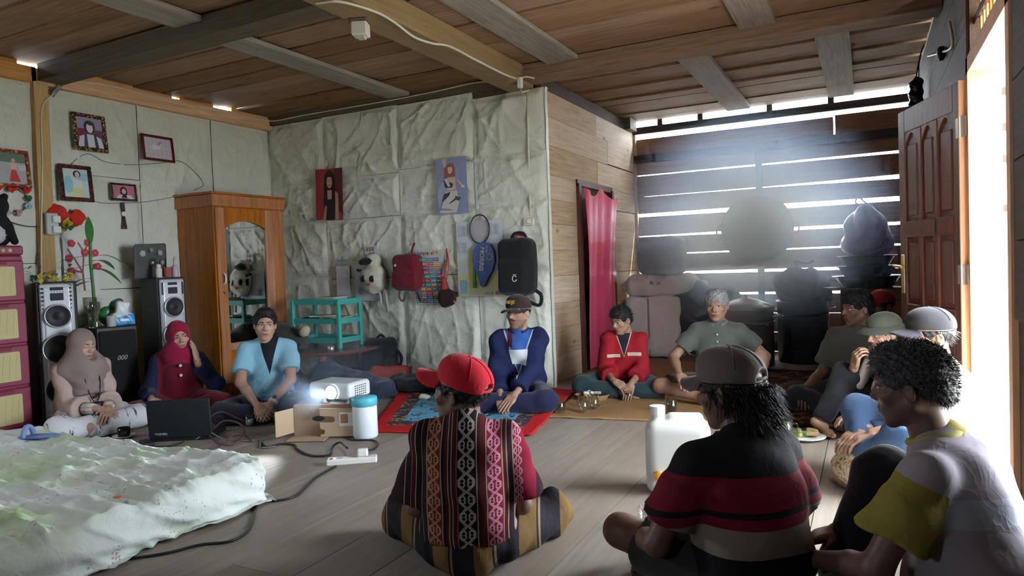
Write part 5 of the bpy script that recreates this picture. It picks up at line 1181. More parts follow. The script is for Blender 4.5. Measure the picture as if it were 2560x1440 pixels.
        sdf_obj('trousers' if not pants.get('skirt') else 'skirt', s, vox, pants['m'], e, folds(seed+50, pants.get('fold', .006)), 1)
    if hair:
        V, Q, t = hair_geo(hair['style'], bool(cap) or hair.get('under')); msk = (V[:, 2] < .012) if (cap or hair.get('under')) else None
        hm = hair.get('m', M_hair); ho = np_mesh('hair', xf(V, Rh, hc, hsc), Q, hm, e)
        if hair.get('n', 500): strands(V, Q, hair.get('n', 500), hair.get('len', .022), hair.get('m2', hm), ho, Rh*hsc, hc, seed, hair.get('grav', .35), hair.get('w', .0016), mask=msk)
    if cap: add_cap(e, Rh, hc, sc=hsc, **cap)
    if extra: extra(e, dict(hc=hc, Rh=Rh, SH=SH, EL=EL, WR=WR, KN=KN, AN=AN, P2=P2, P3=P3, hsc=hsc))
    return e
# ================================================================ PEOPLE: the sitters
def zone_mat(name, base, zones, rough=.85, bump=.35, fold=5.):
    """cloth whose print, panels or painted light are placed in the wearer's frame; zones: (colour, [conditions]); a condition is (axis coefficients, offset, max) -> a.x+off < max"""
    m, nt, b = new_mat(name); b.inputs['Roughness'].default_value = rough; b.inputs['Specular IOR Level'].default_value = .2
    tc = N(nt, 'ShaderNodeTexCoord'); sx = N(nt, 'ShaderNodeSeparateXYZ'); L(nt, tc.outputs['Object'], sx.inputs[0])
    nz = N(nt, 'ShaderNodeTexNoise', Scale=fold, Detail=3.0, Distortion=.5); L(nt, tc.outputs['Object'], nz.inputs['Vector'])
    c = mix_n(nt, nz.outputs['Fac'], tuple(x*.9 for x in base), tuple(x*1.1 for x in base))
    for col, conds in zones:
        f = None
        for co, mx in conds:
            e_ = None
            for i, k in enumerate(co):
                if k: t = math_n(nt, 'MULTIPLY', sx.outputs[i], k); e_ = t if e_ is None else math_n(nt, 'ADD', e_, t)
            g = math_n(nt, 'LESS_THAN', e_, mx); f = g if f is None else math_n(nt, 'MULTIPLY', f, g)
        c = mix_n(nt, f, c, tuple(col))
    L(nt, c, b.inputs['Base Color']); n4 = N(nt, 'ShaderNodeTexNoise', Scale=fold*3., Detail=2.0, Distortion=1.0); L(nt, tc.outputs['Object'], n4.inputs['Vector'])
    cr = math_n(nt, 'POWER', math_n(nt, 'SUBTRACT', 1., math_n(nt, 'ABSOLUTE', math_n(nt, 'MULTIPLY_ADD', n4.outputs['Fac'], 4., -2.))), 3., clamp=True)
    add_bump(nt, b, math_n(nt, 'MULTIPLY_ADD', cr, .05, nz.outputs['Fac']), bump*1.4, .03); return m
def band(ax, lo, hi, k=1.):
    a = [0, 0, 0]; a[ax] = 1; n_ = [0, 0, 0]; n_[ax] = -1; return [(tuple(a), hi), (tuple(n_), -lo)]
def vee(col, x0, half, z0, z1, ymin=.03):
    k = half/(z1-z0); return (col, [((1, 0, -k), x0-k*z0), ((-1, 0, -k), -x0-k*z0), ((0, -1, 0), -ymin), ((0, 0, -1), -z0)])
def hijab(e, j, m, hem=.27, vox=.0085, tail=.10, seed=3, wide=.185):
    hc, Rh, P2, P3 = j['hc'], j['Rh'], j['P2'], j['P3']; s = SDF()
    s.ell(hc+Rh@np.array((0, -.018, .018)), (.091, .114, .120), Rh, k=.02).cap(hc+Rh@np.array((0, -.015, -.07)), P3+(0, .025, .0), .078, .100, k=.05)
    s.ell(P2+(0, .02, .06), (wide, .135, .15), k=.06).cap(P3+(0, .06, -.03), np.array((0, P2[1]+.12, hem+.03)), .10, .05+tail*.4, k=.06)
    s.ell(hc+Rh@np.array((0, .115, -.016)), (.056, .085, .077), Rh, k=.012, op='s')
    s.cut((0, 0, hem), (0, .25, -1))
    def nz(X, Y, Z): return .0045*np.sin(46*X+10*np.sin(9*Z)+16*(Z-P3[2])*np.sign(X+.01))*np.clip((P3[2]+.05-Z)/.15, .15, 1)+.003*np.sin(28*Z+22*np.abs(X))
    return sdf_obj('headscarf', s, vox, m, e, nz, 1)
SK_L, SK_M, SK_D = (.50, .31, .22), (.33, .19, .125), (.22, .12, .08)
def hp(px, py, z): p = fl(px, py, z); return (float(p[0]), float(p[1]))
M_blackbtn = fm((.02, .02, .02))
# 1 taupe headscarf
def tiedye():
    m, nt, b = new_mat('tie_dye'); b.inputs['Roughness'].default_value = .85; tc = N(nt, 'ShaderNodeTexCoord'); mp = N(nt, 'ShaderNodeMapping'); L(nt, tc.outputs['Object'], mp.inputs['Vector']); mp.inputs['Rotation'].default_value = (0, .3, .5); mp.inputs['Scale'].default_value = (16., 2.2, 4.)
    n1 = N(nt, 'ShaderNodeTexNoise', Scale=1.0, Detail=5.0, Roughness=.7); L(nt, mp.outputs[0], n1.inputs['Vector']); r = N(nt, 'ShaderNodeValToRGB'); r.color_ramp.elements[0].position = .55; r.color_ramp.elements[1].position = .60
    r.color_ramp.elements[0].color = (.72, .74, .78, 1); r.color_ramp.elements[1].color = (.03, .03, .06, 1); L(nt, n1.outputs['Fac'], r.inputs[0]); L(nt, r.outputs[0], b.inputs['Base Color']); return m
M_beige = cloth('dusty_pink', (.54, .41, .36), .4); M_taupe = cloth('taupe_scarf', (.30, .225, .21), .3)
M_cuff = zone_mat('striped_cuff', (.66, .62, .58), [((.50, .42, .36), band(2, .0+.03*i, .012+.03*i)) for i in range(1, 12)])
def ex1(e, j):
    hijab(e, j, M_taupe, .24, tail=.14)
    c = empty('compact_camera', e.location, 0, 'small black camera hanging on a strap at the lap of the taupe headscarf woman', 'camera'); c.rotation_euler = e.rotation_euler; c.scale = e.scale; y0 = float(j['P2'][1])
    MB().tube(spline([(-.05, y0+.12, .52), (-.06, y0+.19, .40), (-.04, y0+.22, .28), (-.02, y0+.235, .235)]), .004, 6).tube(spline([(.04, y0+.12, .52), (.04, y0+.19, .40), (.02, y0+.22, .28), (.0, y0+.235, .235)]), .004, 6).build('strap', fm((.02, .015, .02)), c)
    MB().cbox(-.06, .05, y0+.215, y0+.25, .165, .235, .008).build('camera_body', M_black, c); MB().lathe([(.026, 0), (.024, .03), (.018, .032)], 18).build('lens', fm((.25, .25, .27), .2), c, loc=(-.005, y0+.25, .198), rot=(-math.pi/2, 0, 0))
    for k in 'rl': MB().tube([j['EL'][k]*.35+j['WR'][k]*.65, j['WR'][k]*1.0], [.048, .036], 12).build('striped_sleeve', M_cuff, e, smooth=True)
person('seated woman in taupe headscarf and white tie-dyed trousers, eyes closed', hp(206, 866, .619), (1, -.22), dict(rot=(20, -6, -3), skin=(.52, .33, .25), col=dict(closed=True, lips=(.42, .16, .15))), dict(head=(0, .08, .645), neck=(0, .05, .52), chest=(0, .03, .40), sh=.145),
       dict(r=dict(w=(.03, .35, .20), hand='relax', dir=(-.8, .6, -.3), pn=(0, .4, 1)), l=dict(w=(-.06, .36, .19), hand='relax', dir=(.5, .8, -.3), pn=(-.2, .3, 1))), dict(r=dict(a=(-.10, .34, .07)), l=dict(a=(.10, .40, .07))),
       (.50, .31, .23), dict(m=M_beige, sleeve=1.55, sr=.045, t=.022, loose=.02, hem=.08, fold=.009), dict(m=tiedye(), t=.022, len=.9, flare=.02), True, seed=1, sc=.96, extra=ex1, hsc=.98)
# 2 maroon headscarf, cheek in hand
M_mscarf = cloth('crimson_scarf', (.27, .008, .045), .25); M_mdress = cloth('crimson_dress', (.16, .008, .022), .35); M_nsl = cloth('navy_sleeve', (.013, .022, .075), .4)
def ex2(e, j):
    hijab(e, j, M_mscarf, .40, tail=.05, wide=.15)
    P2 = j['P2']
    for dz in (.06, -.02): MB().lathe([(.012, -.003), (.012, .003)], 12).build('button', fm((.60, .62, .64)), e, loc=(-.02, float(P2[1])+.155, float(P2[2])-.03+dz), rot=(math.pi/2, 0, 0))
person('seated woman in crimson headscarf resting her cheek on one hand', hp(448, 842, .627), (.80, -.62), dict(rot=(10, -3, 8), skin=(.46, .27, .20), col=dict(lips=(.38, .13, .12), gaze=-.003)), dict(head=(-.02, .10, .66), neck=(0, .06, .53), chest=(0, .035, .40), sh=.15),
       dict(l=dict(w=(-.150, .185, .430), h=(-.5, .5, -1), hand='flat', dir=(.16, -.10, 1), pn=(-1, .35, .1)), r=dict(w=(.20, .30, .20), hand='relax', dir=(-.2, 1, -.5), pn=(.3, 0, 1))), None,
       (.44, .26, .19), dict(m=M_mdress, m2=M_nsl, sleeve=1.92, t=.018, loose=.01, hem=.10, fold=.008), dict(m=M_mdress, t=.03, len=.95, skirt=True, fold=.009), True, seed=2, sc=.95, extra=ex2)
# 3 light blue shirt
M_ltblue = zone_mat('light_blue_shirt', (.24, .47, .62), [vee((.01, .012, .015), -.02, .052, .33, .53, .06), ((.17, .36, .50), band(0, -.125, -.121)+band(2, .29, .38)+[((0, -1, 0), -.05)]), ((.17, .36, .50), band(0, -.125, -.055)+band(2, .378, .383)+[((0, -1, 0), -.05)])])
M_char = cloth('charcoal_trousers', (.018, .021, .03), .35)
def ex3(e, j):
    w = j['WR']['l']; el = j['EL']['l']; d = (w-el)/np.linalg.norm(w-el); c = w-d*.015
    wt = MB().tube([c-d*.011, c+d*.011], .034, 14).build('watch_strap', fm((.55, .60, .62)), e, smooth=True)
    MB().cbox(-.014, .014, -.006, .006, -.018, .018, .003).build('watch_face', M_black, wt, loc=(c+np.array((-.012, .012, .034))).tolist(), rot=(1.2, 0, .3))
    for i in range(5): MB().lathe([(.006, -.002), (.006, .002)], 10).build('button', fm((.34, .50, .58)), e, loc=(.012, float(j['P2'][1])+.142-.0*i, .17+i*.055), rot=(math.pi/2, 0, 0))
person('young man in light blue short sleeved shirt, hands joined', hp(663, 812, .71), (.64, -.77), dict(rot=(9, -2, -3), skin=(.43, .25, .185), col=dict(lips=(.36, .13, .12), gaze=-.003)), dict(head=(0, .13, .71), neck=(0, .09, .575), chest=(0, .05, .43), sh=.165),
       dict(r=dict(w=(.055, .40, .155), h=(1, -.1, -.5), hand='curl', dir=(-.55, .7, -.55), pn=(.4, .3, .8)), l=dict(w=(-.055, .40, .155), h=(-1, -.1, -.5), hand='curl', dir=(.55, .7, -.55), pn=(-.4, .3, .8))), None,
       (.42, .24, .175), dict(m=M_ltblue, sleeve=.72, t=.016, sr=.012, loose=.01, hem=.12, fold=.007), dict(m=M_char, t=.018, len=.95), seed=3, hair=dict(style='short', n=1200, len=.016), extra=ex3)
# 5 blue jacket
M_bjack = zone_mat('blue_jacket', (.012, .017, .062), [vee((.46, .45, .40), -.0, .095, .24, .52, .06), vee((.035, .09, .30), -.0, .086, .26, .52, .06), ((.50, .53, .55), [((1, 0, -.25), -.035), ((-1, 0, -.1), .03), ((0, -1, 0), -.07), ((0, 0, 1), .44), ((0, 0, -1), -.33)]), ((.09, .012, .03), [((-1, 0, 0), -.045), ((1, 0, 0), .085), ((0, 0, -1), -.46), ((0, -1, 0), -.05)])])
M_bpant = cloth('navy_trousers', (.014, .017, .055), .35); M_cap5 = cloth('dark_brown_cap', (.025, .016, .014), .2)
person('man in blue jacket and dark cap with gold lettering', hp(1295, 786, .715), (.36, -.93), dict(rot=(-28, 0, 0), skin=SK_M, col=dict(stubble=(.02, .015, .012), must=(.04, .025, .02))), dict(head=(.0, .08, .715), neck=(0, .05, .575), chest=(0, .03, .42), sh=.155),
       dict(r=dict(w=(.13, .33, .13), hand='relax', dir=(-.2, .8, -.5), pn=(.2, .2, 1)), l=dict(w=(-.0, .36, .15), h=(-.5, -.4, -1), hand='flat', dir=(.5, .6, -.5), pn=(0, .5, .8))), dict(l=dict(a=(.16, .34, .06)), r=dict(a=(-.06, .30, .06))),
       SK_M, dict(m=M_bjack, sleeve=1.86, t=.030, loose=.02, hem=.10, fold=.010, sr=.008, collar=cloth('jacket_collar', (.015, .022, .09), .2)), dict(m=M_bpant, t=.022, len=.92), seed=5, z0=.013, hair=dict(style='short', n=300, len=.008), cap=dict(m=M_cap5, txt=('MDJS', fm((.50, .34, .06))), pitch=-.02, back=False), width=.98, hsc=1.06)
# 6 red jacket, looking down
M_rjack = zone_mat('red_jacket', (.30, .012, .020), [vee((.50, .44, .28), 0, .070, .33, .54, .05), vee((.02, .018, .03), 0, .060, .34, .54, .05), ((.52, .47, .36), band(2, .33, .36)+band(0, .035, .15)+[((0, -1, 0), -.06)]), ((.52, .47, .36), [((0, 0, 1), .375), ((0, 0, -1), -.345), ((-1, 0, 0), .15), ((1, 0, 0), -.03), ((0, -1, 0), -.06)])])
M_teal = cloth('dark_teal_trousers', (.022, .045, .050), .35)
person('man in red jacket with cream zip flaps looking down aside', hp(1552, 802, .612), (.30, -.95), dict(rot=(-40, -16, 0), skin=SK_M), dict(head=(.02, .16, .66), neck=(0, .11, .535), chest=(0, .05, .40), sh=.148),
       dict(r=dict(w=(.10, .36, .16), hand='relax', dir=(-.7, .6, -.4), pn=(0, .4, 1)), l=dict(w=(-.06, .38, .14), hand='relax', dir=(.3, .7, -.7), pn=(0, .6, .8))), dict(l=dict(a=(.10, .30, .06)), r=dict(a=(.02, .36, .06))),
       SK_M, dict(m=M_rjack, sleeve=1.62, t=.028, loose=.02, hem=.11, fold=.009, sr=.012), dict(m=M_teal, t=.020, len=.93), seed=6, sc=.915, z0=.013, hair=dict(style='mop', n=1300, len=.025))
# 7 grey haired man in polo
M_polo = cloth('grey_green_polo', (.095, .105, .09), .3); M_brownsh = cloth('brown_shorts', (.06, .04, .03), .3)
def ex7(e, j):
    for i in range(3): MB().lathe([(.007, -.002), (.007, .002)], 10).build('button', fm((.5, .5, .45)), e, loc=(0, float(j['P2'][1])+.135, .50-i*.055), rot=(math.pi/2-.3, 0, 0))
person('grey haired man in grey green polo shirt by the cooking pots', hp(1792, 768, .715), (.16, -.98), dict(rot=(-10, -4, 0), skin=SK_M, col=dict(brow=(.2, .2, .2))), dict(head=(0, .07, .715), neck=(0, .04, .575), chest=(0, .02, .42), sh=.158),
       dict(r=dict(w=(.28, .30, .22), h=(.8, -.4, -.5)), l=dict(w=(-.30, .26, .20), h=(-.8, -.4, -.5))), dict(l=dict(a=(-.26, .52, .05), h=(-.6, .3, 1)), r=dict(a=(.10, .40, .06))),
       SK_M, dict(m=M_polo, sleeve=.66, t=.020, loose=.02, hem=.10, collar=cloth('polo_collar', (.16, .17, .15), .2)), dict(m=M_brownsh, t=.02, len=0, thigh=.85), seed=7, z0=.013, vox=.012, hair=dict(style='mop', m=M_hairgrey, n=900, len=.022), extra=ex7)
# 12 man with curly hair by the door leaf, 13 red cap half behind it
M_khaki = cloth('khaki_shirt', (.095, .095, .075), .35); M_print = zone_mat('printed_wrap', (.42, .22, .12), [((.55, .46, .36), band(2, .02+.09*i, .05+.09*i)) for i in range(6)])
def ex12(e, j):
    s = SDF(); s.cap(j['SH']['r']+(0, 0, -.02), j['EL']['r'], .072, .080, k=.03).cap(j['EL']['r'], j['EL']['r']*.4+j['WR']['r']*.6, .078, .085, k=.03); s.cap(j['EL']['r']+(.02, 0, -.06), j['EL']['r']+(0, .1, -.12), .06, .07, k=.05)
    sdf_obj('printed_wrap', s, .011, M_print, e, folds(91, .008))
person('man with dark curly hair and khaki shirt beside the drum', hp(2142, 776, .70), (-.35, -.94), dict(rot=(-38, -4, 0), skin=SK_D), dict(head=(0, .07, .70), neck=(0, .05, .56), chest=(0, .03, .41)),
       dict(r=dict(w=(.28, .28, .14)), l=dict(w=(-.20, .34, .14))), None, SK_D, dict(m=M_khaki, sleeve=.78, t=.022, sr=.014, loose=.01, hem=.1), dict(m=M_char, t=.02), seed=12, z0=.013, vox=.012, hair=dict(style='curly', n=900, len=.014, grav=.1))
M_rcap = cloth('dull_red_cap', (.34, .02, .035), .2); M_dkshirt = cloth('black_shirt', (.02, .02, .022), .3)
person('man in a dull red cap half hidden by the door leaf', hp(2204, 768, .66), (-.85, -.5), dict(rot=(8, -8, 0), skin=SK_D), None, None, None, SK_D, dict(m=M_dkshirt, sleeve=.7), dict(m=M_char), seed=13, sc=.943, z0=.013, vox=.013, hair=dict(style='short', n=0), cap=dict(m=M_rcap))
# 11 olive bucket hat
M_olive = cloth('olive_hat', (.045, .05, .035), .3); M_dk9b = cloth('black_trousers', (.008, .008, .009), .3); M_dnavy = cloth('dark_navy_jacket', (.018, .026, .045), .35); M_pale = cloth('pale_towel', (.40, .36, .32), .35)
def ex11(e, j):
    Rh, hc = j['Rh']@rotm(.06, 0, 0), j['hc']; s = SDF().ell((0, -.012, .055), (.094, .110, .082), k=0); s.cut((0, 0, .048), (0, 0, -1)); V, Q, t = s.mesh(.006); ha = np_mesh('hat_crown', xf(V, Rh, hc), Q, M_olive, e)
    MB().lathe([(.088, .052), (.105, .044), (.150, .018), (.152, .012), (.100, .040), (.086, .048)], 32, caps=False).build('hat_brim', M_olive, ha, smooth=True); b = ha.children[0]; me = b.data; V = np.array([v.co[:] for v in me.vertices])*np.array((1, 1.12, 1))+np.array((0, -.012, 0)); V = xf(V, Rh, hc)
    for i, v in enumerate(me.vertices): v.co = V[i]
    s = SDF(); s.cap(j['P3']+(.10, .04, .0), j['P3']+(.11, .14, -.22), .035, .04, k=.03).cap(j['P3']+(-.10, .04, .0), j['P3']+(-.11, .14, -.22), .035, .04, k=.03).cap(j['P3']+(.1, .04, 0), j['P3']+(-.1, .04, 0), .03, k=.03); sdf_obj('towel', s, .010, M_pale, e, folds(77, .006))
person('man in olive bucket hat with a towel round his neck', hp(2208, 838, .606), (-.90, -.45), dict(rot=(6, -10, 0), skin=SK_M, col=dict(stubble=(.02, .015, .012))), dict(head=(0, .14, .655), neck=(0, .10, .53), chest=(0, .05, .40)),
       dict(r=dict(w=(.10, .28, .42), h=(1, 0, -.6), hand='curl', dir=(-.5, .1, .8), pn=(0, 1, 0)), l=dict(w=(-.16, .36, .20))), dict(r=dict(a=(.14, .50, .05), h=(.3, .4, 1)), l=dict(a=(.04, .36, .06))), SK_M, dict(m=M_dnavy, sleeve=1.85, t=.024, loose=.015), dict(m=M_dk9b, t=.02), seed=11, sc=.925, z0=.013, vox=.011, hair=dict(style='short', n=300, under=True), extra=ex11)
# 10 sunlit man in dark grey cap
def batik():
    m, nt, b = new_mat('orange_sarong'); b.inputs['Roughness'].default_value = .8; tc = N(nt, 'ShaderNodeTexCoord'); n1 = N(nt, 'ShaderNodeTexNoise', Scale=22.0, Detail=5.0, Distortion=3.0); L(nt, tc.outputs['Object'], n1.inputs['Vector'])
    r = N(nt, 'ShaderNodeValToRGB'); r.color_ramp.interpolation = 'CONSTANT'; r.color_ramp.elements[0].color = (.60, .54, .40, 1); r.color_ramp.elements[1].position = .52; r.color_ramp.elements[1].color = (.48, .20, .07, 1); k = r.color_ramp.elements.new(.60); k.color = (.10, .08, .04, 1); k = r.color_ramp.elements.new(.64); k.color = (.38, .36, .14, 1)
    L(nt, n1.outputs['Fac'], r.inputs[0]); L(nt, r.outputs[0], b.inputs['Base Color']); return m
M_batik = batik(); M_cream2 = cloth('cream_orange_shirt', (.60, .50, .42), .3); M_jean = cloth('blue_jeans', (.05, .10, .20), .4); M_gcap = cloth('slate_cap', (.022, .020, .024), .2)
def ex10(e, j):
    s = SDF(); k = j['KN']; s.cap((.0, .22, .12), k['l']*.75+np.array((0, .08, .02)), .10, .08, k=.05).cap((.05, .26, .10), (-.12, .42, .09), .09, .08, k=.05).ell((0, .12, .14), (.17, .14, .07), k=.04); s.ell((-.06, .40, .10), (.20, .15, .09), k=.05); s.cut((0, 0, .02), (0, 0, -1)); sdf_obj('sarong', s, .010, M_batik, e, folds(33, .010))
    MB().tube([j['EL']['r']*.45+j['WR']['r']*.55, j['WR']['r']*.9+j['EL']['r']*.1], [.044, .040], 12).build('cuff', fm((.05, .09, .2)), e, smooth=True)
person('sunlit man in slate cap with an orange patterned sarong over jeans', hp(2322, 840, .70), (-.93, -.36), dict(rot=(0, -6, 0), skin=(.40, .23, .16)), dict(head=(0, .10, .70), neck=(0, .06, .565), chest=(0, .03, .41)),
       dict(l=dict(w=(-.10, .36, .28), hand='relax', dir=(.2, 1, -.4)), r=dict(w=(.12, .34, .24), hand='relax', dir=(-.2, 1, -.4))), dict(l=dict(a=(-.02, .50, .05), h=(-.7, .4, .8)), r=dict(a=(-.02, .40, .06), h=(1, .4, .9))), (.38, .22, .15),
       dict(m=M_cream2, sleeve=.75, t=.02, loose=.015), dict(m=M_jean, t=.02, len=.9), seed=10, vox=.010, hair=dict(style='short', n=400, len=.03), cap=dict(m=M_gcap, m2=cloth('slate_brim', (.045, .036, .05), .2), pitch=.04), extra=ex10)
# 4 red cap, woven shirt, seen from behind
def ikat():
    m, nt, b = new_mat('woven_ikat'); b.inputs['Roughness'].default_value = .9; b.inputs['Specular IOR Level'].default_value = .15
    tc = N(nt, 'ShaderNodeTexCoord'); sx = N(nt, 'ShaderNodeSeparateXYZ'); L(nt, tc.outputs['Object'], sx.inputs[0]); nz = N(nt, 'ShaderNodeTexNoise', Scale=5.0, Detail=2.0); L(nt, tc.outputs['Object'], nz.inputs['Vector'])
    u = math_n(nt, 'ADD', sx.outputs[0], math_n(nt, 'MULTIPLY_ADD', nz.outputs['Fac'], .016, -.008)); z = sx.outputs[2]
    r = N(nt, 'ShaderNodeValToRGB'); r.color_ramp.interpolation = 'CONSTANT'; cr = r.color_ramp
    DK, RD, OR, PK, CR, BK = (.028, .009, .014), (.075, .009, .010), (.12, .022, .010), (.20, .009, .030), (.32, .25, .19), (.008, .007, .010)
    seq = [(-.26, DK), (-.232, CR), (-.228, DK), (-.205, CR), (-.202, RD), (-.185, CR), (-.182, BK), (-.160, CR), (-.157, DK), (-.140, CR), (-.136, OR), (-.082, CR), (-.078, BK), (-.068, RD), (-.055, CR), (-.052, DK), (-.044, CR), (-.040, RD), (-.024, CR), (-.021, BK), (.048, CR), (.051, DK), (.062, RD), (.082, CR), (.086, PK), (.140, CR), (.144, RD), (.156, CR), (.159, DK), (.178, CR), (.181, PK), (.215, CR), (.218, RD), (.24, CR), (.243, DK)]
    t = math_n(nt, 'MULTIPLY_ADD', u, 1/.52, .5)
    cr.elements[0].position = 0; cr.elements[0].color = (*seq[0][1], 1); cr.elements[1].position = 1.0; cr.elements[1].color = (*DK, 1)
    seq = seq[:31]
    for x, c in seq[1:]: k = cr.elements.new((x+.26)/.52); k.color = (*c, 1)
    L(nt, t, r.inputs[0]); c = r.outputs[0]
    for cx_, hw, col, per in ((-.109, .024, (.40, .20, .12), .10), (.0135, .031, (.40, .34, .30), .125), (.113, .024, (.50, .24, .30), .10), (.198, .015, (.45, .22, .26), .07)):
        q = math_n(nt, 'DIVIDE', math_n(nt, 'SUBTRACT', u, cx_), hw); v = math_n(nt, 'PINGPONG', z, per/2); vv = math_n(nt, 'MULTIPLY_ADD', v, 4/per, -1.)     # -1..1 zigzag
        d1 = math_n(nt, 'LESS_THAN', math_n(nt, 'ABSOLUTE', math_n(nt, 'SUBTRACT', math_n(nt, 'ABSOLUTE', q), math_n(nt, 'ABSOLUTE', vv))), .11)
        d1b = math_n(nt, 'LESS_THAN', math_n(nt, 'ABSOLUTE', math_n(nt, 'SUBTRACT', math_n(nt, 'ABSOLUTE', q), math_n(nt, 'ADD', math_n(nt, 'ABSOLUTE', vv), .24))), .07)
        aq = math_n(nt, 'SUBTRACT', math_n(nt, 'ABSOLUTE', q), .50); av = math_n(nt, 'MULTIPLY', math_n(nt, 'SUBTRACT', math_n(nt, 'ABSOLUTE', vv), .80), 1.1)
        rad = math_n(nt, 'SQRT', math_n(nt, 'ADD', math_n(nt, 'MULTIPLY', aq, aq), math_n(nt, 'MULTIPLY', av, av)))
        d2 = math_n(nt, 'LESS_THAN', math_n(nt, 'ABSOLUTE', math_n(nt, 'SUBTRACT', rad, .30)), .09)
        f = math_n(nt, 'MAXIMUM', math_n(nt, 'MAXIMUM', d1, d1b), d2); f = math_n(nt, 'MULTIPLY', f, math_n(nt, 'LESS_THAN', math_n(nt, 'ABSOLUTE', q), 1.))
        c = mix_n(nt, f, c, col)
    L(nt, c, b.inputs['Base Color']); n2 = N(nt, 'ShaderNodeTexNoise', Scale=260.0); L(nt, tc.outputs['Object'], n2.inputs['Vector'])
    add_bump(nt, b, math_n(nt, 'MULTIPLY_ADD', n2.outputs['Fac'], .06, nz.outputs['Fac']), .4, .02); return m
M_ikat = ikat(); M_brcap = cloth('bright_red_cap', (.62, .015, .035), .25)
def checks():
    return zone_mat('ochre_sarong', (.014, .011, .016), [((.15, .085, .028), band(0, -.45+.16*i, -.385+.16*i)) for i in range(6)]+[((.22, .16, .10), band(0, -.378+.16*i, -.370+.16*i)) for i in range(6)], bump=.4)
person('man in bright red cap and woven ethnic shirt with his back turned', hp(1150, 975, .645), (-.42, .91), dict(rot=(66, 3, 0), skin=(.18, .095, .062)), dict(head=(-.02, .06, .665), neck=(0, .03, .555), chest=(0, .0, .41), sh=.160),
       dict(r=dict(w=(.15, .28, .19), h=(.35, -.6, -1)), l=dict(w=(-.15, .28, .19), h=(-.35, -.6, -1))), None, (.16, .085, .055), dict(m=M_ikat, sleeve=.86, t=.022, sr=.030, loose=.02, hem=.11, fold=.006, collar=M_ikat), dict(m=checks(), t=.024, len=.9, fold=.010), seed=4, sc=.96, vox=.009,
       hair=dict(style='short', n=700, len=.014), cap=dict(m=M_brcap, pitch=.22, brim=.105), width=.96, hsc=1.08)
# 8 grey cap, striped shirt, seen from behind
bl, rd, be, wh = (.012, .011, .013), (.17, .010, .020), (.24, .20, .15), (.36, .33, .32)
M_strp = zone_mat('striped_polo', be, [(bl, band(2, .455, .9)), (rd, band(2, .315, .455)), (bl, band(2, .345, .362)), (bl, band(2, .155, .235)), (wh, band(2, .0, .155))], bump=.3)
M_ccap = cloth('washed_grey_cap', (.15, .125, .115), .3); M_pgreen = cloth('dark_olive_trousers', (.03, .03, .025), .35)
def ex8(e, j):
    ha = [c for c in e.children if c.name.startswith('hair')][0]
person('man in washed grey cap and broad striped shirt with his back turned', hp(1822, 975, .675), (-.74, .67), dict(rot=(24, -8, 0), skin=(.17, .09, .062)), dict(head=(.01, .12, .675), neck=(0, .07, .535), chest=(0, .03, .40), sh=.165),
       dict(l=dict(w=(-.22, .34, .17), h=(-.6, -.6, -.7), hand='relax', dir=(.5, .8, -.3)), r=dict(w=(.22, .34, .20))), dict(l=dict(a=(.10, .36, .06), h=(-1, .3, .35)), r=dict(a=(-.02, .42, .06), h=(1, .4, .5))), (.17, .09, .062),
       dict(m=M_strp, sleeve=.70, t=.024, sr=.018, loose=.022, hem=.09, fold=.006, collar=cloth('black_collar', bl, .2)), dict(m=M_pgreen, t=.03, len=0, thigh=.78), seed=8, vox=.009, hair=dict(style='long', n=1800, len=.05, grav=1.3), cap=dict(m=M_ccap, pitch=.08, brim=.07), width=1.02, hsc=1.06, extra=ex8)
# 9 grizzled hair, lilac polo with yellow sleeves, in profile
LIL = [((.32, .26, .08), [((0, -1, 0), -.02), ((0, 0, -1), -.40), ((1, 0, 0), .03), ((-1, 0, 0), .03)]), ((.42, .42, .48), band(2, .40, .47)+[((0, 1, 0), .05)])]  # paler band across the upper back is a sun stripe painted into the shirt
def M_lsl(SH, EL):
    z = list(LIL)
    for k, sx in (('r', 1), ('l', -1)):
        n_ = (EL[k]-SH[k])/np.linalg.norm(EL[k]-SH[k]); z.append(((.29, .24, .05), [(tuple(-n_), -float(n_@SH[k])-.020), ((-sx, 0, 0), 0.)]))
    return zone_mat('lilac_yellow_sleeve', (.36, .31, .34), z, bump=.3)
M_lil = zone_mat('lilac_polo', (.36, .31, .34), LIL, bump=.3); M_yel = cloth('yellow_sleeve', (.29, .24, .05), .3); M_dk9 = cloth('midnight_trousers', (.012, .013, .022), .35)
person('man with grizzled hair in lilac polo with yellow sleeves, in profile', hp(2276, 968, .715), (-.97, .24), dict(rot=(0, -7, 0), skin=(.17, .09, .065), col=dict(stubble=(.10, .09, .09), must=(.02, .015, .015))), dict(head=(0, .15, .72), neck=(0, .09, .575), chest=(0, .035, .43), sh=.165),
       dict(l=dict(w=(-.10, .38, .20), h=(-.8, -.5, -.5), hand='relax', dir=(.4, .9, -.3)), r=dict(w=(.14, .36, .22))), dict(r=dict(a=(.12, .40, .05), h=(.3, .3, 1)), l=dict(a=(.08, .32, .06), h=(-1, .5, .1))), (.17, .09, .065),
       dict(m=M_lil, m2=M_lsl, sleeve=.68, t=.024, sr=.014, loose=.022, hem=.10, fold=.006, collar=cloth('yellow_collar', (.38, .32, .10), .2)), dict(m=M_dk9, t=.025, len=.95), seed=9, vox=.009, hair=dict(style='curly', m=M_hairsalt, m2=mat('rim_lit_strand', (.15, .15, .165), .4, var=.8, scale=40), n=3000, len=.016, grav=.3, w=.0012), width=1.06, hsc=1.0)  # strands paler than the grizzled hair: rim light put into their colour
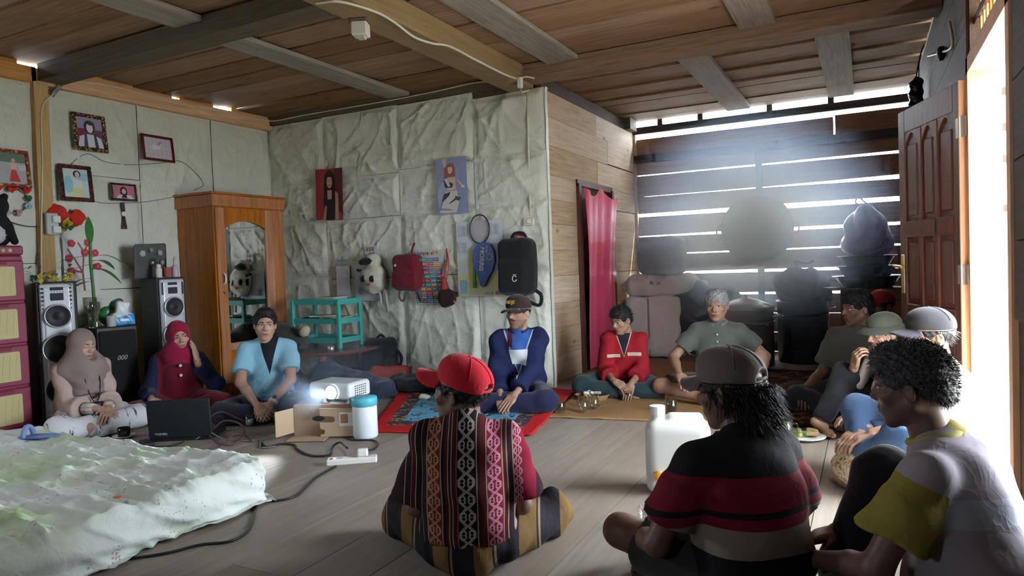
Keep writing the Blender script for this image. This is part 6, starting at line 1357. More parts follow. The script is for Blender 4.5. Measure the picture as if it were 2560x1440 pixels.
# ================================================================ THINGS ON THE FLOOR
# ---- mattress with a crinkled sheet
def bedsheet():
    m, nt, b = new_mat('floral_sheet'); b.inputs['Roughness'].default_value = .75; b.inputs['Specular IOR Level'].default_value = .2
    tc = N(nt, 'ShaderNodeTexCoord'); n1 = N(nt, 'ShaderNodeTexNoise', Scale=2.3, Detail=3.0); L(nt, tc.outputs['Object'], n1.inputs['Vector'])
    r = N(nt, 'ShaderNodeValToRGB'); r.color_ramp.elements[0].position = .46; r.color_ramp.elements[0].color = (.66, .70, .66, 1); r.color_ramp.elements[1].position = .74; r.color_ramp.elements[1].color = (.42, .53, .26, 1); L(nt, n1.outputs['Fac'], r.inputs[0])
    v = N(nt, 'ShaderNodeTexVoronoi', Scale=5.5); L(nt, tc.outputs['Object'], v.inputs['Vector'])
    ring = math_n(nt, 'LESS_THAN', math_n(nt, 'ABSOLUTE', math_n(nt, 'SUBTRACT', v.outputs['Distance'], .30)), .018)
    v2 = N(nt, 'ShaderNodeTexVoronoi', Scale=70.0); L(nt, tc.outputs['Object'], v2.inputs['Vector']); dots = math_n(nt, 'LESS_THAN', v2.outputs['Distance'], .40)
    c = mix_n(nt, math_n(nt, 'MULTIPLY', math_n(nt, 'MULTIPLY', ring, dots), .6), r.outputs[0], (.30, .08, .16))
    v3 = N(nt, 'ShaderNodeTexVoronoi', Scale=9.0); L(nt, tc.outputs['Object'], v3.inputs['Vector']); c = mix_n(nt, math_n(nt, 'MULTIPLY', math_n(nt, 'LESS_THAN', v3.outputs['Distance'], .045), .5), c, (.40, .10, .14))
    L(nt, c, b.inputs['Base Color']); n2 = N(nt, 'ShaderNodeTexNoise', Scale=14.0, Detail=6.0, Distortion=1.4); L(nt, tc.outputs['Object'], n2.inputs['Vector']); add_bump(nt, b, n2.outputs['Fac'], .35, .02); return m
BX0, BX1, BY0, BY1, BZ = -4.75, -2.64, .30, 2.36, .19
e = empty('mattress', ((BX0+BX1)/2, (BY0+BY1)/2, 0), 0, 'low mattress under a crinkled white and green floral sheet', 'mattress')
hw, hl = (BX1-BX0)/2, (BY1-BY0)/2
MB().cbox(-hw+.04, hw-.06, -hl+.05, hl-.05, .0, BZ-.05, .03).build('foam', fm((.5, .5, .46)), e)
nu, nv = 230, 210; u, v = np.meshgrid(np.linspace(-1, 1, nu), np.linspace(-1, 1, nv), indexing='ij')
def wrap(t, h, drop):                   # parameter past the edge folds down the side
    f = 1-drop/(h+drop); q = np.clip(t/f, -1, 1)*h; over = np.clip((np.abs(t)-f)/(1-f), 0, 1)*drop; return q, over
x_, ox = wrap(u, hw, .26); y_, oy = wrap(v, hl, .26); ov = np.maximum(ox, oy)
rd_ = .06; z_ = BZ-np.where(ov < rd_, ov**2/(2*rd_), ov-rd_/2); z_ = np.maximum(z_, .012+.01*vnoise(u*9, v*9, 3))
puff = .05*np.sin(np.clip(ov/.22, 0, 1)*math.pi)*(.5+vnoise(u*7, v*7, 5)); x_ = x_+np.sign(u)*puff*(ox > 0)*(ox >= oy); y_ = y_+np.sign(v)*puff*(oy > 0)*(oy > ox)
fld = np.clip((ov-.17)/.09, 0, 1); x_ = x_+np.sign(u)*fld*(ox >= oy)*(.10*vnoise(v*9, u*0, 11)); y_ = y_+np.sign(v)*fld*(oy > ox)*(.08*vnoise(u*9, v*0, 12))
wr_ = .030*ridge(x_*.8+y_*9+.5*vnoise(x_*2, y_*2, 30), x_*1.6-y_*.3, 31)**3+.020*ridge(x_*1.5+y_*19, x_*2.2-y_*.5, 32)**3+.014*ridge(x_*7-y_*3, y_*5+x_*3, 33)**6+.004*ridge(x_*20+y_*26, y_*14, 34)**2
z_ = z_+wr_*np.where(ov < .03, 1., .35)-.012; x_ = x_+np.where(ox > .03, .03*ridge(y_*10+z_*14, z_*7, 35)**2, 0)*np.sign(u)
np_mesh('bed_sheet', np.stack([x_, y_, z_], -1).reshape(-1, 3), grid_faces(nu, nv), bedsheet(), e)
p = fl(97, 1088, BZ+.03); e = empty('blue_slipper', (float(p[0]), float(p[1]), BZ+.012), .5, 'small blue plastic slipper lying on the corner of the bed', 'slipper')
s = SDF().ell((0, 0, .012), (.12, .045, .012), k=.01); sdf_obj('sole', s, .008, fm((.16, .24, .50)), e)
MB().tube([(-.06+.0*t, .045*math.cos(t), .012+.06*math.sin(t)) for t in np.linspace(0, math.pi, 12)], .014, 8).build('strap', fm((.20, .28, .55)), e, smooth=True)
p = fl(294, 1252, BZ); tag(MB().lathe([(.001, 0), (.014, .001), (.016, .005), (.001, .008)], 8, sx=1.3).build('candy_wrapper', fm((.60, .20, .03), .3), loc=(float(p[0]), float(p[1]), BZ+.012)), 'tiny orange wrapper lying on the bed sheet', 'wrapper')

# ---- projector on its carton
M_card = mat('cardboard', (.36, .25, .16), rough=.85, var=.12, bump=.1); M_cardlit = mat('cardboard_lit', (.44, .31, .20), rough=.85)  # paler copy for the flaps: the light on them is put into the colour
p = fl(800, 1092); CX, CY = float(p[0]), float(p[1])
carton = empty('cardboard_carton', (CX-.02, CY+.17, 0), .42, 'brown cardboard carton with open flaps under the projector', 'box')
CH = .215
MB().cbox(-.23, .23, -.15, .15, .002, CH, .004).build('carton_body', M_card, carton)
MB().box(-.235, -.229, -.30, -.15, .03, CH-.02, rotm(0, 0, -.5), (-.23, -.15, .1)).build('side_flap', M_cardlit, carton)
fp = [(-.03, .012), (.235, .012), (.235, CH-.02), (-.03, CH-.015), (-.03, .150), (.06, .145), (.075, .125), (.06, .105), (-.03, .105), (-.03, .065), (.0, .055), (.0, .03), (-.03, .025)]
MB().prism(fp, -.212, -.206).build('front_flap', M_cardlit, carton)
MB().box(-.23, .02, -.30, -.152, .004, .010).build('floor_flap', M_card, carton)
MB().cbox(.10, .22, -.214, -.2125, .08, .17, .001).build('carton_label', fm((.62, .60, .56)), carton); MB().cbox(.11, .16, -.2155, -.214, .10, .16, .0005).build('carton_print', fm((.30, .14, .08)), carton)
MB().lathe([(.03, 0), (.03, .001)], 16, sx=1.4, sy=.6).build('hand_hole', M_black, carton, loc=(-.06, -.151, .12), rot=(math.pi/2, 0, 0))
MB().box(.0, .14, -.10, .02, CH, CH+.001).build('tape', fm((.42, .50, .55)), carton)
M_proj = mat('projector_shell', (.70, .72, .74), rough=.35, var=.03); M_beam_ = emit('projector_lens', (.75, .88, 1.0), 40.)
ca, sa = math.cos(.42), math.sin(.42)
pr = empty('projector', (CX-.02+ca*.05-sa*(-.01), CY+.17+sa*.05+ca*(-.01), CH+.001), .06, 'white projector with a glowing lens standing on the carton', 'projector')
PW, PD, PH = .17, .12, .105
sh_ = SDF().box((0, 0, .025+PH/2), (PW, PD, PH/2), .018, k=.0).box((0, 0, .025+PH), (PW*.9, PD*.9, .006), .006, k=.01); sdf_obj('case', sh_, .006, M_proj, pr)
MB().lathe([(.052, 0), (.054, .012), (.046, .014)], 28, caps=False).build('lens_ring', mat('grey_ring', (.45, .5, .55), .4), pr, smooth=True, loc=(.03, -PD-.002, .025+PH*.48), rot=(math.pi/2, 0, 0))
MB().lathe([(.044, .004), (.030, .012), (.001, .015)], 28).build('lens', M_beam_, pr, smooth=True, loc=(.03, -PD-.002, .025+PH*.48), rot=(math.pi/2, 0, 0))
for i in range(6):
    for j in range(5): MB().box(PW-.001, PW+.0015, -.06+i*.022, -.048+i*.022, .045+j*.015, .052+j*.015).build('vent', M_black, pr)
for x, y in ((-.05, -.10), (.14, -.09), (.13, .09), (-.13, .09)): MB().lathe([(.018, 0), (.018, .006), (.009, .008), (.009, .03)], 12).build('foot', M_proj, pr, loc=(x, y, 0))
lp = lamp('projector_light', 'SPOT', (0, 0, 0), (0, 0, -1), 130., (.72, .86, 1.0), spot_size=math.radians(62), spot_blend=.25, shadow_soft_size=.03); lp.parent = pr; lp.location = (.03, -PD-.05, .025+PH*.48); lp.rotation_euler = Vector((-.10, -1, -.02)).to_track_quat('-Z', 'Y').to_euler()
# water cooler bottle with cyan lid
M_milk = mat('milky_plastic', (.74, .78, .82), rough=.35, var=.04, alpha=1.); M_cyan = mat('cyan_plastic', (.10, .48, .60), rough=.35)
p = fl(900, 1098); e = empty('water_jug', (float(p[0]), float(p[1])+.06, 0), 0, 'milky plastic jug with a cyan lid beside the carton', 'jug')
MB().lathe([(.001, 0), (.072, 0), (.080, .012), (.080, .20), (.078, .215)], 28).build('jug_body', M_milk, e, smooth=True)
MB().lathe([(.078, .212), (.084, .214), (.084, .255), (.080, .268), (.001, .270)], 28).build('lid', M_cyan, e, smooth=True)
p = fl(733, 1040); e = empty('water_bottle', (float(p[0]), float(p[1]), 0), 0, 'clear plastic water bottle with a blue cap behind the carton', 'bottle')
MB().lathe([(.001, 0), (.038, .002), (.040, .02), (.037, .06), (.040, .08), (.040, .15), (.030, .19), (.014, .215)], 20).build('bottle_body', glass('pet_plastic', (.95, .97, 1), .03, 1.2), e, smooth=True); MB().lathe([(.015, .212), (.015, .240), (.001, .241)], 14).build('cap', fm((.10, .25, .5)), e)
# laptop seen from the back
a, b = fl(374, 1106), fl(532, 1098); d = b-a; ln = float(np.linalg.norm(d[:2])); rz = math.atan2(d[1], d[0])
e = empty('laptop', ((a+b)/2).tolist(), rz, 'black laptop seen from behind its open lid', 'laptop'); e.location.z = 0
MB().cbox(-ln/2, ln/2, .0, .26, .0, .026, .006).build('base', M_black, e)
lid = MB().cbox(-ln/2, ln/2, -.010, .004, 0, .262, .004).build('lid', mat('lid_black', (.016, .018, .022), .35, var=.15, scale=30), e, loc=(0, .004, .024), rot=(.10, 0, 0))
MB().box(-ln/2+.015, ln/2-.015, .004, .0048, .02, .25).build('screen', emit('screen', (.25, .35, .5), .6), lid)
text('lettering', 'TOSHIBA', .020, fm((.42, .44, .46)), lid, (-ln*.30, -.0108, .03), (math.pi/2, 0, 0), bold=.0004)
p = fl(356, 1118); e = empty('laptop_charger', (float(p[0]), float(p[1])+.03, 0), -.35, 'black laptop power brick on the floor by the bed', 'charger'); MB().cbox(-.065, .065, -.03, .03, 0, .035, .006).build('brick', M_black, e)
MB().tube(spline([(.06, .0, .02), (.12, .03, .01), (.16, .12, .006), (.10, .2, .006)]), .004, 6).build('lead', M_cable_b, e, smooth=True)
# cup and saucer
def cup(name, px, py, label, m, r=.04, h=.065, saucer=None, liquid=None, z=0., handle=True, hang=.6, dy=.03, cat='cup'):
    p = fl(px, py, z); e = empty(name, (float(p[0]), float(p[1])+dy, z), hang, label, cat)
    zz = 0.
    if saucer: MB().lathe([(.001, .002), (.04, .002), (.072, .012), (.074, .016), (.04, .008), (.001, .006)], 24, caps=False).build('saucer', saucer, e, smooth=True); zz = .008
    MB().lathe([(.001, zz), (r*.78, zz), (r*.96, zz+.015), (r, zz+h), (r-.004, zz+h), (r*.9-.004, zz+.016), (.001, zz+.006)], 24, caps=False).build('cup_body', m, e, smooth=True)
    if handle: MB().tube(spline([(r*.95, 0, zz+h*.82), (r+.022, 0, zz+h*.78), (r+.024, 0, zz+h*.35), (r*.93, 0, zz+h*.25)]), .005, 8).build('handle', m, e, smooth=True)
    if liquid: MB().lathe([(.001, zz+.008), (r*.87-.004, zz+.018), (r-.006, zz+liquid[1]), (.001, zz+liquid[1])], 24).build('drink', liquid[0], e, smooth=False)
    return e
M_coffee = mat('coffee', (.012, .006, .004), .15); M_milkd = mat('milky_tea', (.50, .48, .42), .3); M_darkcup = mat('dark_glaze', (.02, .015, .012), .2); M_glassd = glass('drinking_glass', (.93, .95, .95), .02, 1.35)
cup('coffee_cup', 300, 1096, 'dark glazed coffee cup on a white saucer beside the laptop', M_darkcup, .042, .062, M_white, (M_coffee, .05), hang=math.pi)
cup('glass_mug', 1396, 1033, 'glass mug of black coffee at the corner of the woven mat', M_glassd, .042, .10, None, (M_coffee, .065), hang=-2.5, z=.014)
cup('glass_mug', 1454, 1032, 'empty glass mug with its handle out, on the woven mat', M_glassd, .042, .10, hang=2.6, z=.014)
cup('glass_mug', 1481, 1024, 'empty glass mug behind another beside the snack basket', M_glassd, .042, .10, hang=.5, z=.014)
cup('coffee_glass', 1568, 1002, 'glass of black coffee in front of the man in red jacket', M_glassd, .038, .08, None, (M_coffee, .06), handle=False, cat='glass', z=.014)
cup('coffee_glass', 1676, 1036, 'tall tumbler half full of black coffee on the mat edge', M_glassd, .042, .13, None, (M_coffee, .08), handle=False, cat='glass', z=.014)
cup('milk_glass', 1952, 988, 'farther glass with a little milky drink on the dark rug', M_glassd, .040, .085, None, (M_milkd, .035), handle=False, cat='glass', z=.02)
cup('milk_glass', 1926, 1040, 'nearer glass with a little milky drink on the dark rug', M_glassd, .042, .095, None, (M_milkd, .03), handle=False, cat='glass', z=.02)
cup('glass_mug', 1962, 1094, 'glass mug full of milky tea beside the snack plate', M_glassd, .045, .10, None, (M_milkd, .085), hang=.2)
cup('empty_glass', 1612, 1322, 'small empty glass beside the striped shirt man', M_glassd, .036, .08, handle=False, cat='glass')
cup('candle_glass', 617, 1068, 'small glass with white wax near the carton', M_glassd, .036, .09, None, (M_white, .05), handle=False, cat='glass')
cup('tin_cup', 574, 1062, 'dark glass cup beside the wax glass', glass('brown_glass', (.25, .12, .08), .05), .04, .06, cat='cup')
# snack plate and basket
p = fl(2010, 1104); e = empty('snack_plate', (float(p[0]), float(p[1])+.06, 0), 0, 'plate of banana leaf snacks beside the mug of tea', 'plate')
MB().lathe([(.001, .004), (.07, .004), (.115, .018), (.118, .022), (.07, .010), (.001, .008)], 28, caps=False).build('plate', M_white, e, smooth=True)
rr = random.Random(2)
for i in range(7): s = SDF().box((0, 0, .015), (.035, .015, .012), .008); sdf_obj('snack', s, .006, fm(rr.choice(((.30, .32, .06), (.40, .36, .10), (.16, .22, .05), (.34, .22, .10))), .5), e, loc=(rr.uniform(-.05, .06), rr.uniform(-.05, .05), .012+.01*(i % 3)), rot=(rr.uniform(-.2, .2), rr.uniform(-.2, .2), rr.uniform(0, 3)))
p = fl(1478, 1004); e = empty('snack_basket', (float(p[0]), float(p[1])+.04, 0), .5, 'small woven basket of leaf wrapped snacks on the mat', 'basket')
MB().lathe([(.001, .002), (.075, .002), (.105, .05), (.108, .055), (.098, .05), (.07, .010), (.001, .008)], 24, sx=1.3, caps=False).build('basket', mat('wicker', (.42, .27, .12), .7, bump=.6, bscale=120), e)
for i in range(8): s = SDF().box((0, 0, .0), (.032, .016, .012), .008); sdf_obj('snack', s, .006, fm(((.36, .38, .12), (.48, .40, .28), (.10, .10, .07), (.55, .56, .6))[i % 4], .5), e, loc=(rr.uniform(-.08, .08), rr.uniform(-.05, .05), .045+.018*(i % 2)), rot=(rr.uniform(-.4, .4), rr.uniform(-.4, .4), rr.uniform(0, 3)))
# power strip and cables
p = fl(872, 1162); e = empty('power_strip', (float(p[0]), float(p[1])+.03, 0), .62, 'white extension socket strip on the floor with a plug in it', 'power strip')
MB().cbox(-.14, .14, -.032, .032, 0, .036, .006).build('strip_body', M_white, e)
for k in (-.07, .02, .09): MB().lathe([(.020, .036), (.020, .037)], 16).build('socket', fm((.5, .5, .46)), e, loc=(k, 0, 0))
MB().cbox(.03, .09, -.02, .025, .036, .08, .008).build('plug', M_white, e); MB().cbox(-.125, -.105, -.02, -.005, .036, .041, .002).build('switch', fm((.5, .05, .04)), e)
def cable(label, pts, r, m, z=.006): P = [fl(x, y, zz) for x, y, zz in [(q if len(q) == 3 else (*q, z)) for q in pts]]; return tag(MB().tube(spline(P, 7), r, 6).build('floor_cable', m, smooth=True), label, 'cable')
M_pcab = mat('plum_cable', (.10, .05, .06), .5)
cable('black lead with a thick tube snaking to the power strip', [(655, 1108), (668, 1118), (700, 1110), (735, 1112), (742, 1122), (765, 1135), (790, 1140), (825, 1136), (830, 1118), (850, 1106, .03), (868, 1120, .07)], .007, M_cable_b)
cable('black lead looping from the strip past the jug', [(905, 1128), (935, 1122), (944, 1108), (930, 1100), (880, 1100), (862, 1092)], .005, M_cable_b)
cable('long black lead trailing along the front of the bed', [(178, 1436), (260, 1405), (330, 1396), (420, 1382), (500, 1362), (580, 1352), (625, 1320), (640, 1270), (655, 1250), (690, 1252), (740, 1240), (770, 1212), (795, 1190), (840, 1165)], .006, M_cable_b)
cable('plum cable coiled in a tall loop beside the laptop', [(640, 1058), (600, 1048, .06), (555, 1030, .12), (525, 1045, .10), (520, 1080, .04), (545, 1108), (580, 1112), (610, 1085, .03), (600, 1060, .10), (560, 1052, .12), (530, 1075, .06)], .006, M_pcab)
cable('plum cable running from the coil to the bed edge', [(630, 1105), (615, 1090, .02), (585, 1085, .05), (565, 1105), (540, 1120), (480, 1128), (420, 1130), (385, 1132)], .006, M_pcab)
cable('thin grey lead crossing behind the coil of cables', [(490, 1098), (520, 1080, .05), (560, 1098), (610, 1102), (650, 1100), (652, 1118), (690, 1116)], .004, fm((.2, .2, .22)))
# small packets and papers on the floor
def packet(name, px, py, label, m, hx, hy, hz, rz=.3, amp=.006, cat='packet'):
    p = fl(px, py); s = SDF().ell((0, 0, hz), (hx, hy, hz), k=.01); return tag(sdf_obj(name, s, max(.006, hx*.12), m, None, lambda X, Y, Z: amp*np.sin(80*X+30*Y)*np.sin(60*Y+50*Z), 0, (float(p[0]), float(p[1]), .001), (0, 0, rz)), label, cat)
packet('crumpled_pack', 362, 1062, 'crumpled white packet in front of the crimson dress', fm((.60, .58, .52)), .07, .05, .035)
packet('bread_roll', 543, 1050, 'pale bun lying behind the laptop corner', fm((.50, .42, .30)), .06, .05, .03, amp=.002, cat='bread')
packet('tissue', 1060, 1000, 'crumpled white tissue on the blue cloth', M_white, .05, .035, .025)
packet('tissue', 908, 997, 'folded white note standing on the blue cloth', M_white, .05, .03, .035)
p = fl(1905, 992); tag(MB().box(-.09, .09, -.05, .05, 0, .003).build('paper_sheet', M_white, loc=(float(p[0]), float(p[1]), .020), rot=(0, 0, .4)), 'sheet of white paper on the dark rug behind the grey cap', 'paper')
# jerrycan
p = fl(1690, 1236); e = empty('jerrycan', (float(p[0]), float(p[1])+.06, 0), .25, 'white plastic jerrycan with an orange tap on the floor', 'jerrycan')
M_can = mat('translucent_white', (.60, .60, .56), .4, var=.04)
s = SDF().box((0, 0, .17), (.15, .095, .17), .05, k=.02).cap((-.09, 0, .33), (-.09, 0, .37), .034, .03, k=.02); s.box((.035, 0, .345), (.085, .03, .028), .022, k=.02).box((.035, 0, .318), (.05, .05, .012), .008, k=.004, op='s'); sdf_obj('can_body', s, .008, M_can, e)
MB().lathe([(.036, .365), (.036, .405), (.001, .406)], 20).build('cap', M_can, e, loc=(-.09, 0, 0), smooth=False)
MB().lathe([(.020, 0), (.022, .03), (.008, .034)], 14).build('tap', fm((.65, .28, .02), .35), e, loc=(-.09, -.095, .10), rot=(math.pi/2, 0, 0))
# ---- rugs and mats
def textile(label, name, quad, z, m, cat, nu=60, nv=50, amp=.006, seed=1):
    a, b, c, d = [np.array(q, float) for q in quad]; u, v = np.meshgrid(np.linspace(0, 1, nu), np.linspace(0, 1, nv), indexing='ij'); U, Vv = u[..., None], v[..., None]
    P = a*(1-U)*(1-Vv)+b*U*(1-Vv)+c*U*Vv+d*(1-U)*Vv; w = .012*(vnoise(u*14, v*14, seed)-.5); Z = z+amp*ridge(P[..., 0]*5, P[..., 1]*4, seed)**2
    V = np.concatenate([P[..., :2]+w[..., None]*((u < .001) | (u > .999) | (v < .001) | (v > .999))[..., None], Z[..., None]], -1)
    o = np_mesh(name, V.reshape(-1, 3), grid_faces(nu, nv), m); me = o.data
    uv = me.uv_layers.new(name='UVMap'); li = np.zeros(len(me.loops), dtype=np.int32); me.loops.foreach_get('vertex_index', li); uvs = np.stack([u.ravel(), v.ravel()], 1)[li]; uv.data.foreach_set('uv', uvs.ravel().astype(np.float32))
    md = o.modifiers.new('thickness', 'SOLIDIFY'); md.thickness = .008; md.offset = 1; return tag(o, label, cat)
def uvmat(name, fn, rough=.95, bump=.4, bs=300.):
    m, nt, b = new_mat(name); b.inputs['Roughness'].default_value = rough; b.inputs['Specular IOR Level'].default_value = .1
    tc = N(nt, 'ShaderNodeTexCoord'); sp = N(nt, 'ShaderNodeSeparateXYZ'); L(nt, tc.outputs['UV'], sp.inputs[0]); L(nt, fn(nt, tc, sp.outputs[0], sp.outputs[1]), b.inputs['Base Color'])
    n2 = N(nt, 'ShaderNodeTexNoise', Scale=bs, Detail=2.0); L(nt, tc.outputs['Object'], n2.inputs['Vector']); add_bump(nt, b, n2.outputs['Fac'], bump, .006); return m
def edge_d(nt, u, v): return math_n(nt, 'MINIMUM', math_n(nt, 'MINIMUM', u, math_n(nt, 'SUBTRACT', 1., u)), math_n(nt, 'MINIMUM', v, math_n(nt, 'SUBTRACT', 1., v)))
def rug_blue(nt, tc, u, v):
    d = edge_d(nt, u, v); n1 = N(nt, 'ShaderNodeTexNoise', Scale=9.0, Detail=4.0, Distortion=1.5); L(nt, tc.outputs['Object'], n1.inputs['Vector']); n2 = N(nt, 'ShaderNodeTexVoronoi', Scale=34.0); L(nt, tc.outputs['Object'], n2.inputs['Vector'])
    r = N(nt, 'ShaderNodeValToRGB'); r.color_ramp.interpolation = 'CONSTANT'; e0 = r.color_ramp.elements; e0[0].color = (.11, .33, .50, 1); e0[1].position = .50; e0[1].color = (.20, .45, .60, 1)
    for ps, c in ((.56, (.025, .03, .07)), (.60, (.10, .28, .40)), (.66, (.36, .05, .04)), (.72, (.45, .33, .08))): k = e0.new(ps); k.color = (*c, 1)
    L(nt, n1.outputs['Fac'], r.inputs[0]); c = r.outputs[0]
    pat = mix_n(nt, math_n(nt, 'GREATER_THAN', n2.outputs['Distance'], .40), (.12, .02, .035), mix_n(nt, math_n(nt, 'GREATER_THAN', n1.outputs['Fac'], .5), (.30, .22, .10), (.04, .06, .09)))
    c = mix_n(nt, math_n(nt, 'LESS_THAN', d, .17), c, pat); return mix_n(nt, math_n(nt, 'LESS_THAN', d, .085), c, (.50, .02, .025))
q = lambda px, py: fl(px, py)[:2]
textile('large blue printed rug with a bright red border and patterned band', 'floor_rug', [(-3.02, 3.66), (-1.92, 3.90), (-2.22, 5.42), (-3.95, 5.36)], .003, uvmat('blue_rug', rug_blue), 'rug', 70, 60, .012, 4)
def rug_red(nt, tc, u, v):
    n1 = N(nt, 'ShaderNodeTexVoronoi', Scale=16.0); L(nt, tc.outputs['Object'], n1.inputs['Vector']); return mix_n(nt, math_n(nt, 'GREATER_THAN', n1.outputs['Distance'], .42), (.14, .012, .022), (.05, .02, .02))
textile('dark red rug strip along the foot of the tarpaulin wall', 'floor_rug', [(-4.3, 5.05), (-2.7, 5.30), (-2.65, 5.50), (-4.3, 5.50)], .028, uvmat('dark_red_rug', rug_red), 'rug', 40, 20, .02, 5)
def mat_brown(nt, tc, u, v):
    w1 = N(nt, 'ShaderNodeTexNoise', Scale=40.0, Detail=4.0); L(nt, tc.outputs['Object'], w1.inputs['Vector']); w2 = N(nt, 'ShaderNodeTexNoise', Scale=2.0); L(nt, tc.outputs['Object'], w2.inputs['Vector']); return mix_n(nt, math_n(nt, 'MULTIPLY_ADD', w2.outputs['Fac'], .5, math_n(nt, 'MULTIPLY', w1.outputs['Fac'], .5)), (.24, .13, .055), (.46, .29, .14))
textile('brown woven fibre mat under the coffee glasses', 'fibre_mat', [(-2.05, 4.44), (-.96, 4.60), (-.98, 7.3), (-2.42, 7.3)], .002, uvmat('coir', mat_brown, bump=.8, bs=160.), 'mat', 50, 80, .006, 6)
def rug_dark(nt, tc, u, v):
    n1 = N(nt, 'ShaderNodeTexNoise', Scale=7.0, Detail=5.0, Distortion=1.0); L(nt, tc.outputs['Object'], n1.inputs['Vector']); return mix_n(nt, math_n(nt, 'GREATER_THAN', n1.outputs['Fac'], .53), (.035, .012, .014), (.12, .07, .055))
textile('dark maroon and brown rug under the men by the door', 'floor_rug', [(-.92, 4.66), (.30, 4.66), (.34, 6.9), (-.92, 6.9)], .010, uvmat('maroon_rug', rug_dark), 'rug', 40, 50, .008, 7)
# ---- low round table with the teal rack
M_tab = mat('red_brown_lacquer', (.16, .05, .025), .25, var=.2); TZ = .38; TC = (-4.62, 5.0)
e = empty('round_table', (TC[0], TC[1], 0), 0, 'low round brown lacquered table against the tarpaulin wall', 'table')
MB().lathe([(.001, TZ-.03), (.50, TZ-.03), (.52, TZ-.015), (.50, TZ), (.001, TZ)], 40, sx=1.05, sy=.96).build('table_top', M_tab, e, smooth=False)
for a_ in (-2.3, -.9, .8, 2.3): MB().tube([(.33*math.cos(a_), .33*math.sin(a_), TZ-.03), (.36*math.cos(a_), .36*math.sin(a_), 0)], [.035, .022], 10).build('leg', wood('ochre_leg', srgb(150, 100, 40), srgb(180, 130, 60), 'z'), e)
M_tealp = mat('teal_plastic', (.05, .38, .33), .35, var=.05)
SX0, SX1, SY0, SY1 = -4.93, -4.36, 4.92, 5.22; e = empty('storage_rack', ((SX0+SX1)/2, (SY0+SY1)/2, TZ), 0, 'teal plastic three tier rack standing on the low table', 'rack')
w_, d_, RH = (SX1-SX0)/2, (SY1-SY0)/2, .45
for sx in (-1, 1):
    for sy in (-1, 1): MB().cbox(sx*w_-.018, sx*w_+.018, sy*d_-.018, sy*d_+.018, 0, RH, .005).build('post', M_tealp, e)
for z in (.06, .24, RH-.03):
    MB().cbox(-w_, w_, -d_, d_, z, z+.012, .003).build('shelf', M_tealp, e)
    rl = MB().box(-w_, w_, -d_-.008, -d_, z-.01, z+.04).box(w_, w_+.008, -d_, d_, z-.01, z+.04).box(-w_-.008, -w_, -d_, d_, z-.01, z+.04).box(-w_, w_, d_, d_+.008, z-.01, z+.04).build('rim', M_tealp, e)
def book(x, y, z, w, d, t, c, rz, label):
    o = empty('exercise_book', (x, y, z), rz, label, 'book', 'books on the teal rack'); MB().box(-w/2, w/2, -d/2, d/2, 0, .0025).box(-w/2, w/2, -d/2, d/2, t-.0025, t).box(-w/2, -w/2+.003, -d/2, d/2, 0, t).build('cover', fm(c), o); MB().box(-w/2+.003, w/2-.004, -d/2+.004, d/2-.004, .0025, t-.0025).build('pages', fm((.55, .53, .50)), o)
mx_, my_ = (SX0+SX1)/2, (SY0+SY1)/2; zt = TZ+RH-.018
for i, (dx, c, l) in enumerate(((.02, (.06, .06, .07), 'black covered book at the bottom of the pile on the teal rack'), (.06, (.40, .10, .16), 'pink covered book in the pile on the teal rack'), (.08, (.5, .5, .52), 'white covered book in the pile on the teal rack'), (.12, (.22, .30, .06), 'green covered book on top of the pile on the teal rack'))): book(mx_+dx, my_-.01*i, zt+.001+i*.0125, .30-.03*i, .21, .012, c, .1*i-.15, l)
for i, (dx, c, l) in enumerate(((-.10, (.30, .10, .16), 'rose covered book on the middle shelf of the rack'), (.05, (.12, .10, .14), 'dark covered book on the middle shelf of the rack'), (.12, (.40, .36, .05), 'yellow covered book on the middle shelf of the rack'), (-.02, (.5, .48, .46), 'loose white book lying on the middle shelf pile'))): book(mx_+dx, my_+.01, TZ+.253+i*.0125, .26, .19, .012, c, .25*i-.3, l)
# soft things around the table
def bundle(name, label, loc, prims, m, vox=.013, amp=.012, seed=1, cat='clothes', rz=0.):
    s = SDF()
    for p in prims: s.ell(*p, k=.05) if len(p) == 2 else s.ell(p[0], p[1], p[2], k=.05)
    s.cut((0, 0, .001), (0, 0, -1)); return tag(sdf_obj(name, s, vox, m, None, folds(seed, amp, 34), 1, loc, (0, 0, rz)), label, cat)
bundle('clothes_heap', 'grey green heap of clothes on the table beside the wardrobe', (-4.96, 4.86, TZ), [((0, 0, .08), (.20, .16, .12)), ((.12, -.02, .05), (.16, .12, .08)), ((-.1, .02, .14), (.12, .12, .10))], cloth('olive_clothes', (.05, .055, .045), .5), seed=41)
bundle('plush_toy', 'cream plush toy peeking from the clothes on the table', (-4.68, 4.80, TZ+.12), [((0, 0, .04), (.045, .045, .045)), ((.03, .0, .075), (.03, .03, .03))], fm((.45, .42, .30), .9), .009, .003, 42, 'toy')
p = (-4.78, 4.62); e = empty('plastic_basin', (*p, TZ), 0, 'shallow maroon plastic basin on the table edge', 'basin'); MB().lathe([(.001, .003), (.12, .003), (.15, .06), (.158, .062), (.145, .055), (.115, .010), (.001, .008)], 28, sx=1.15, caps=False).build('basin', mat('wine_plastic', (.14, .012, .05), .35), e, smooth=True)
cup('tin_cup', 818, 880, 'small shiny metal cup on the low round table', M_metal, .03, .05, z=TZ, handle=False, dy=.05)
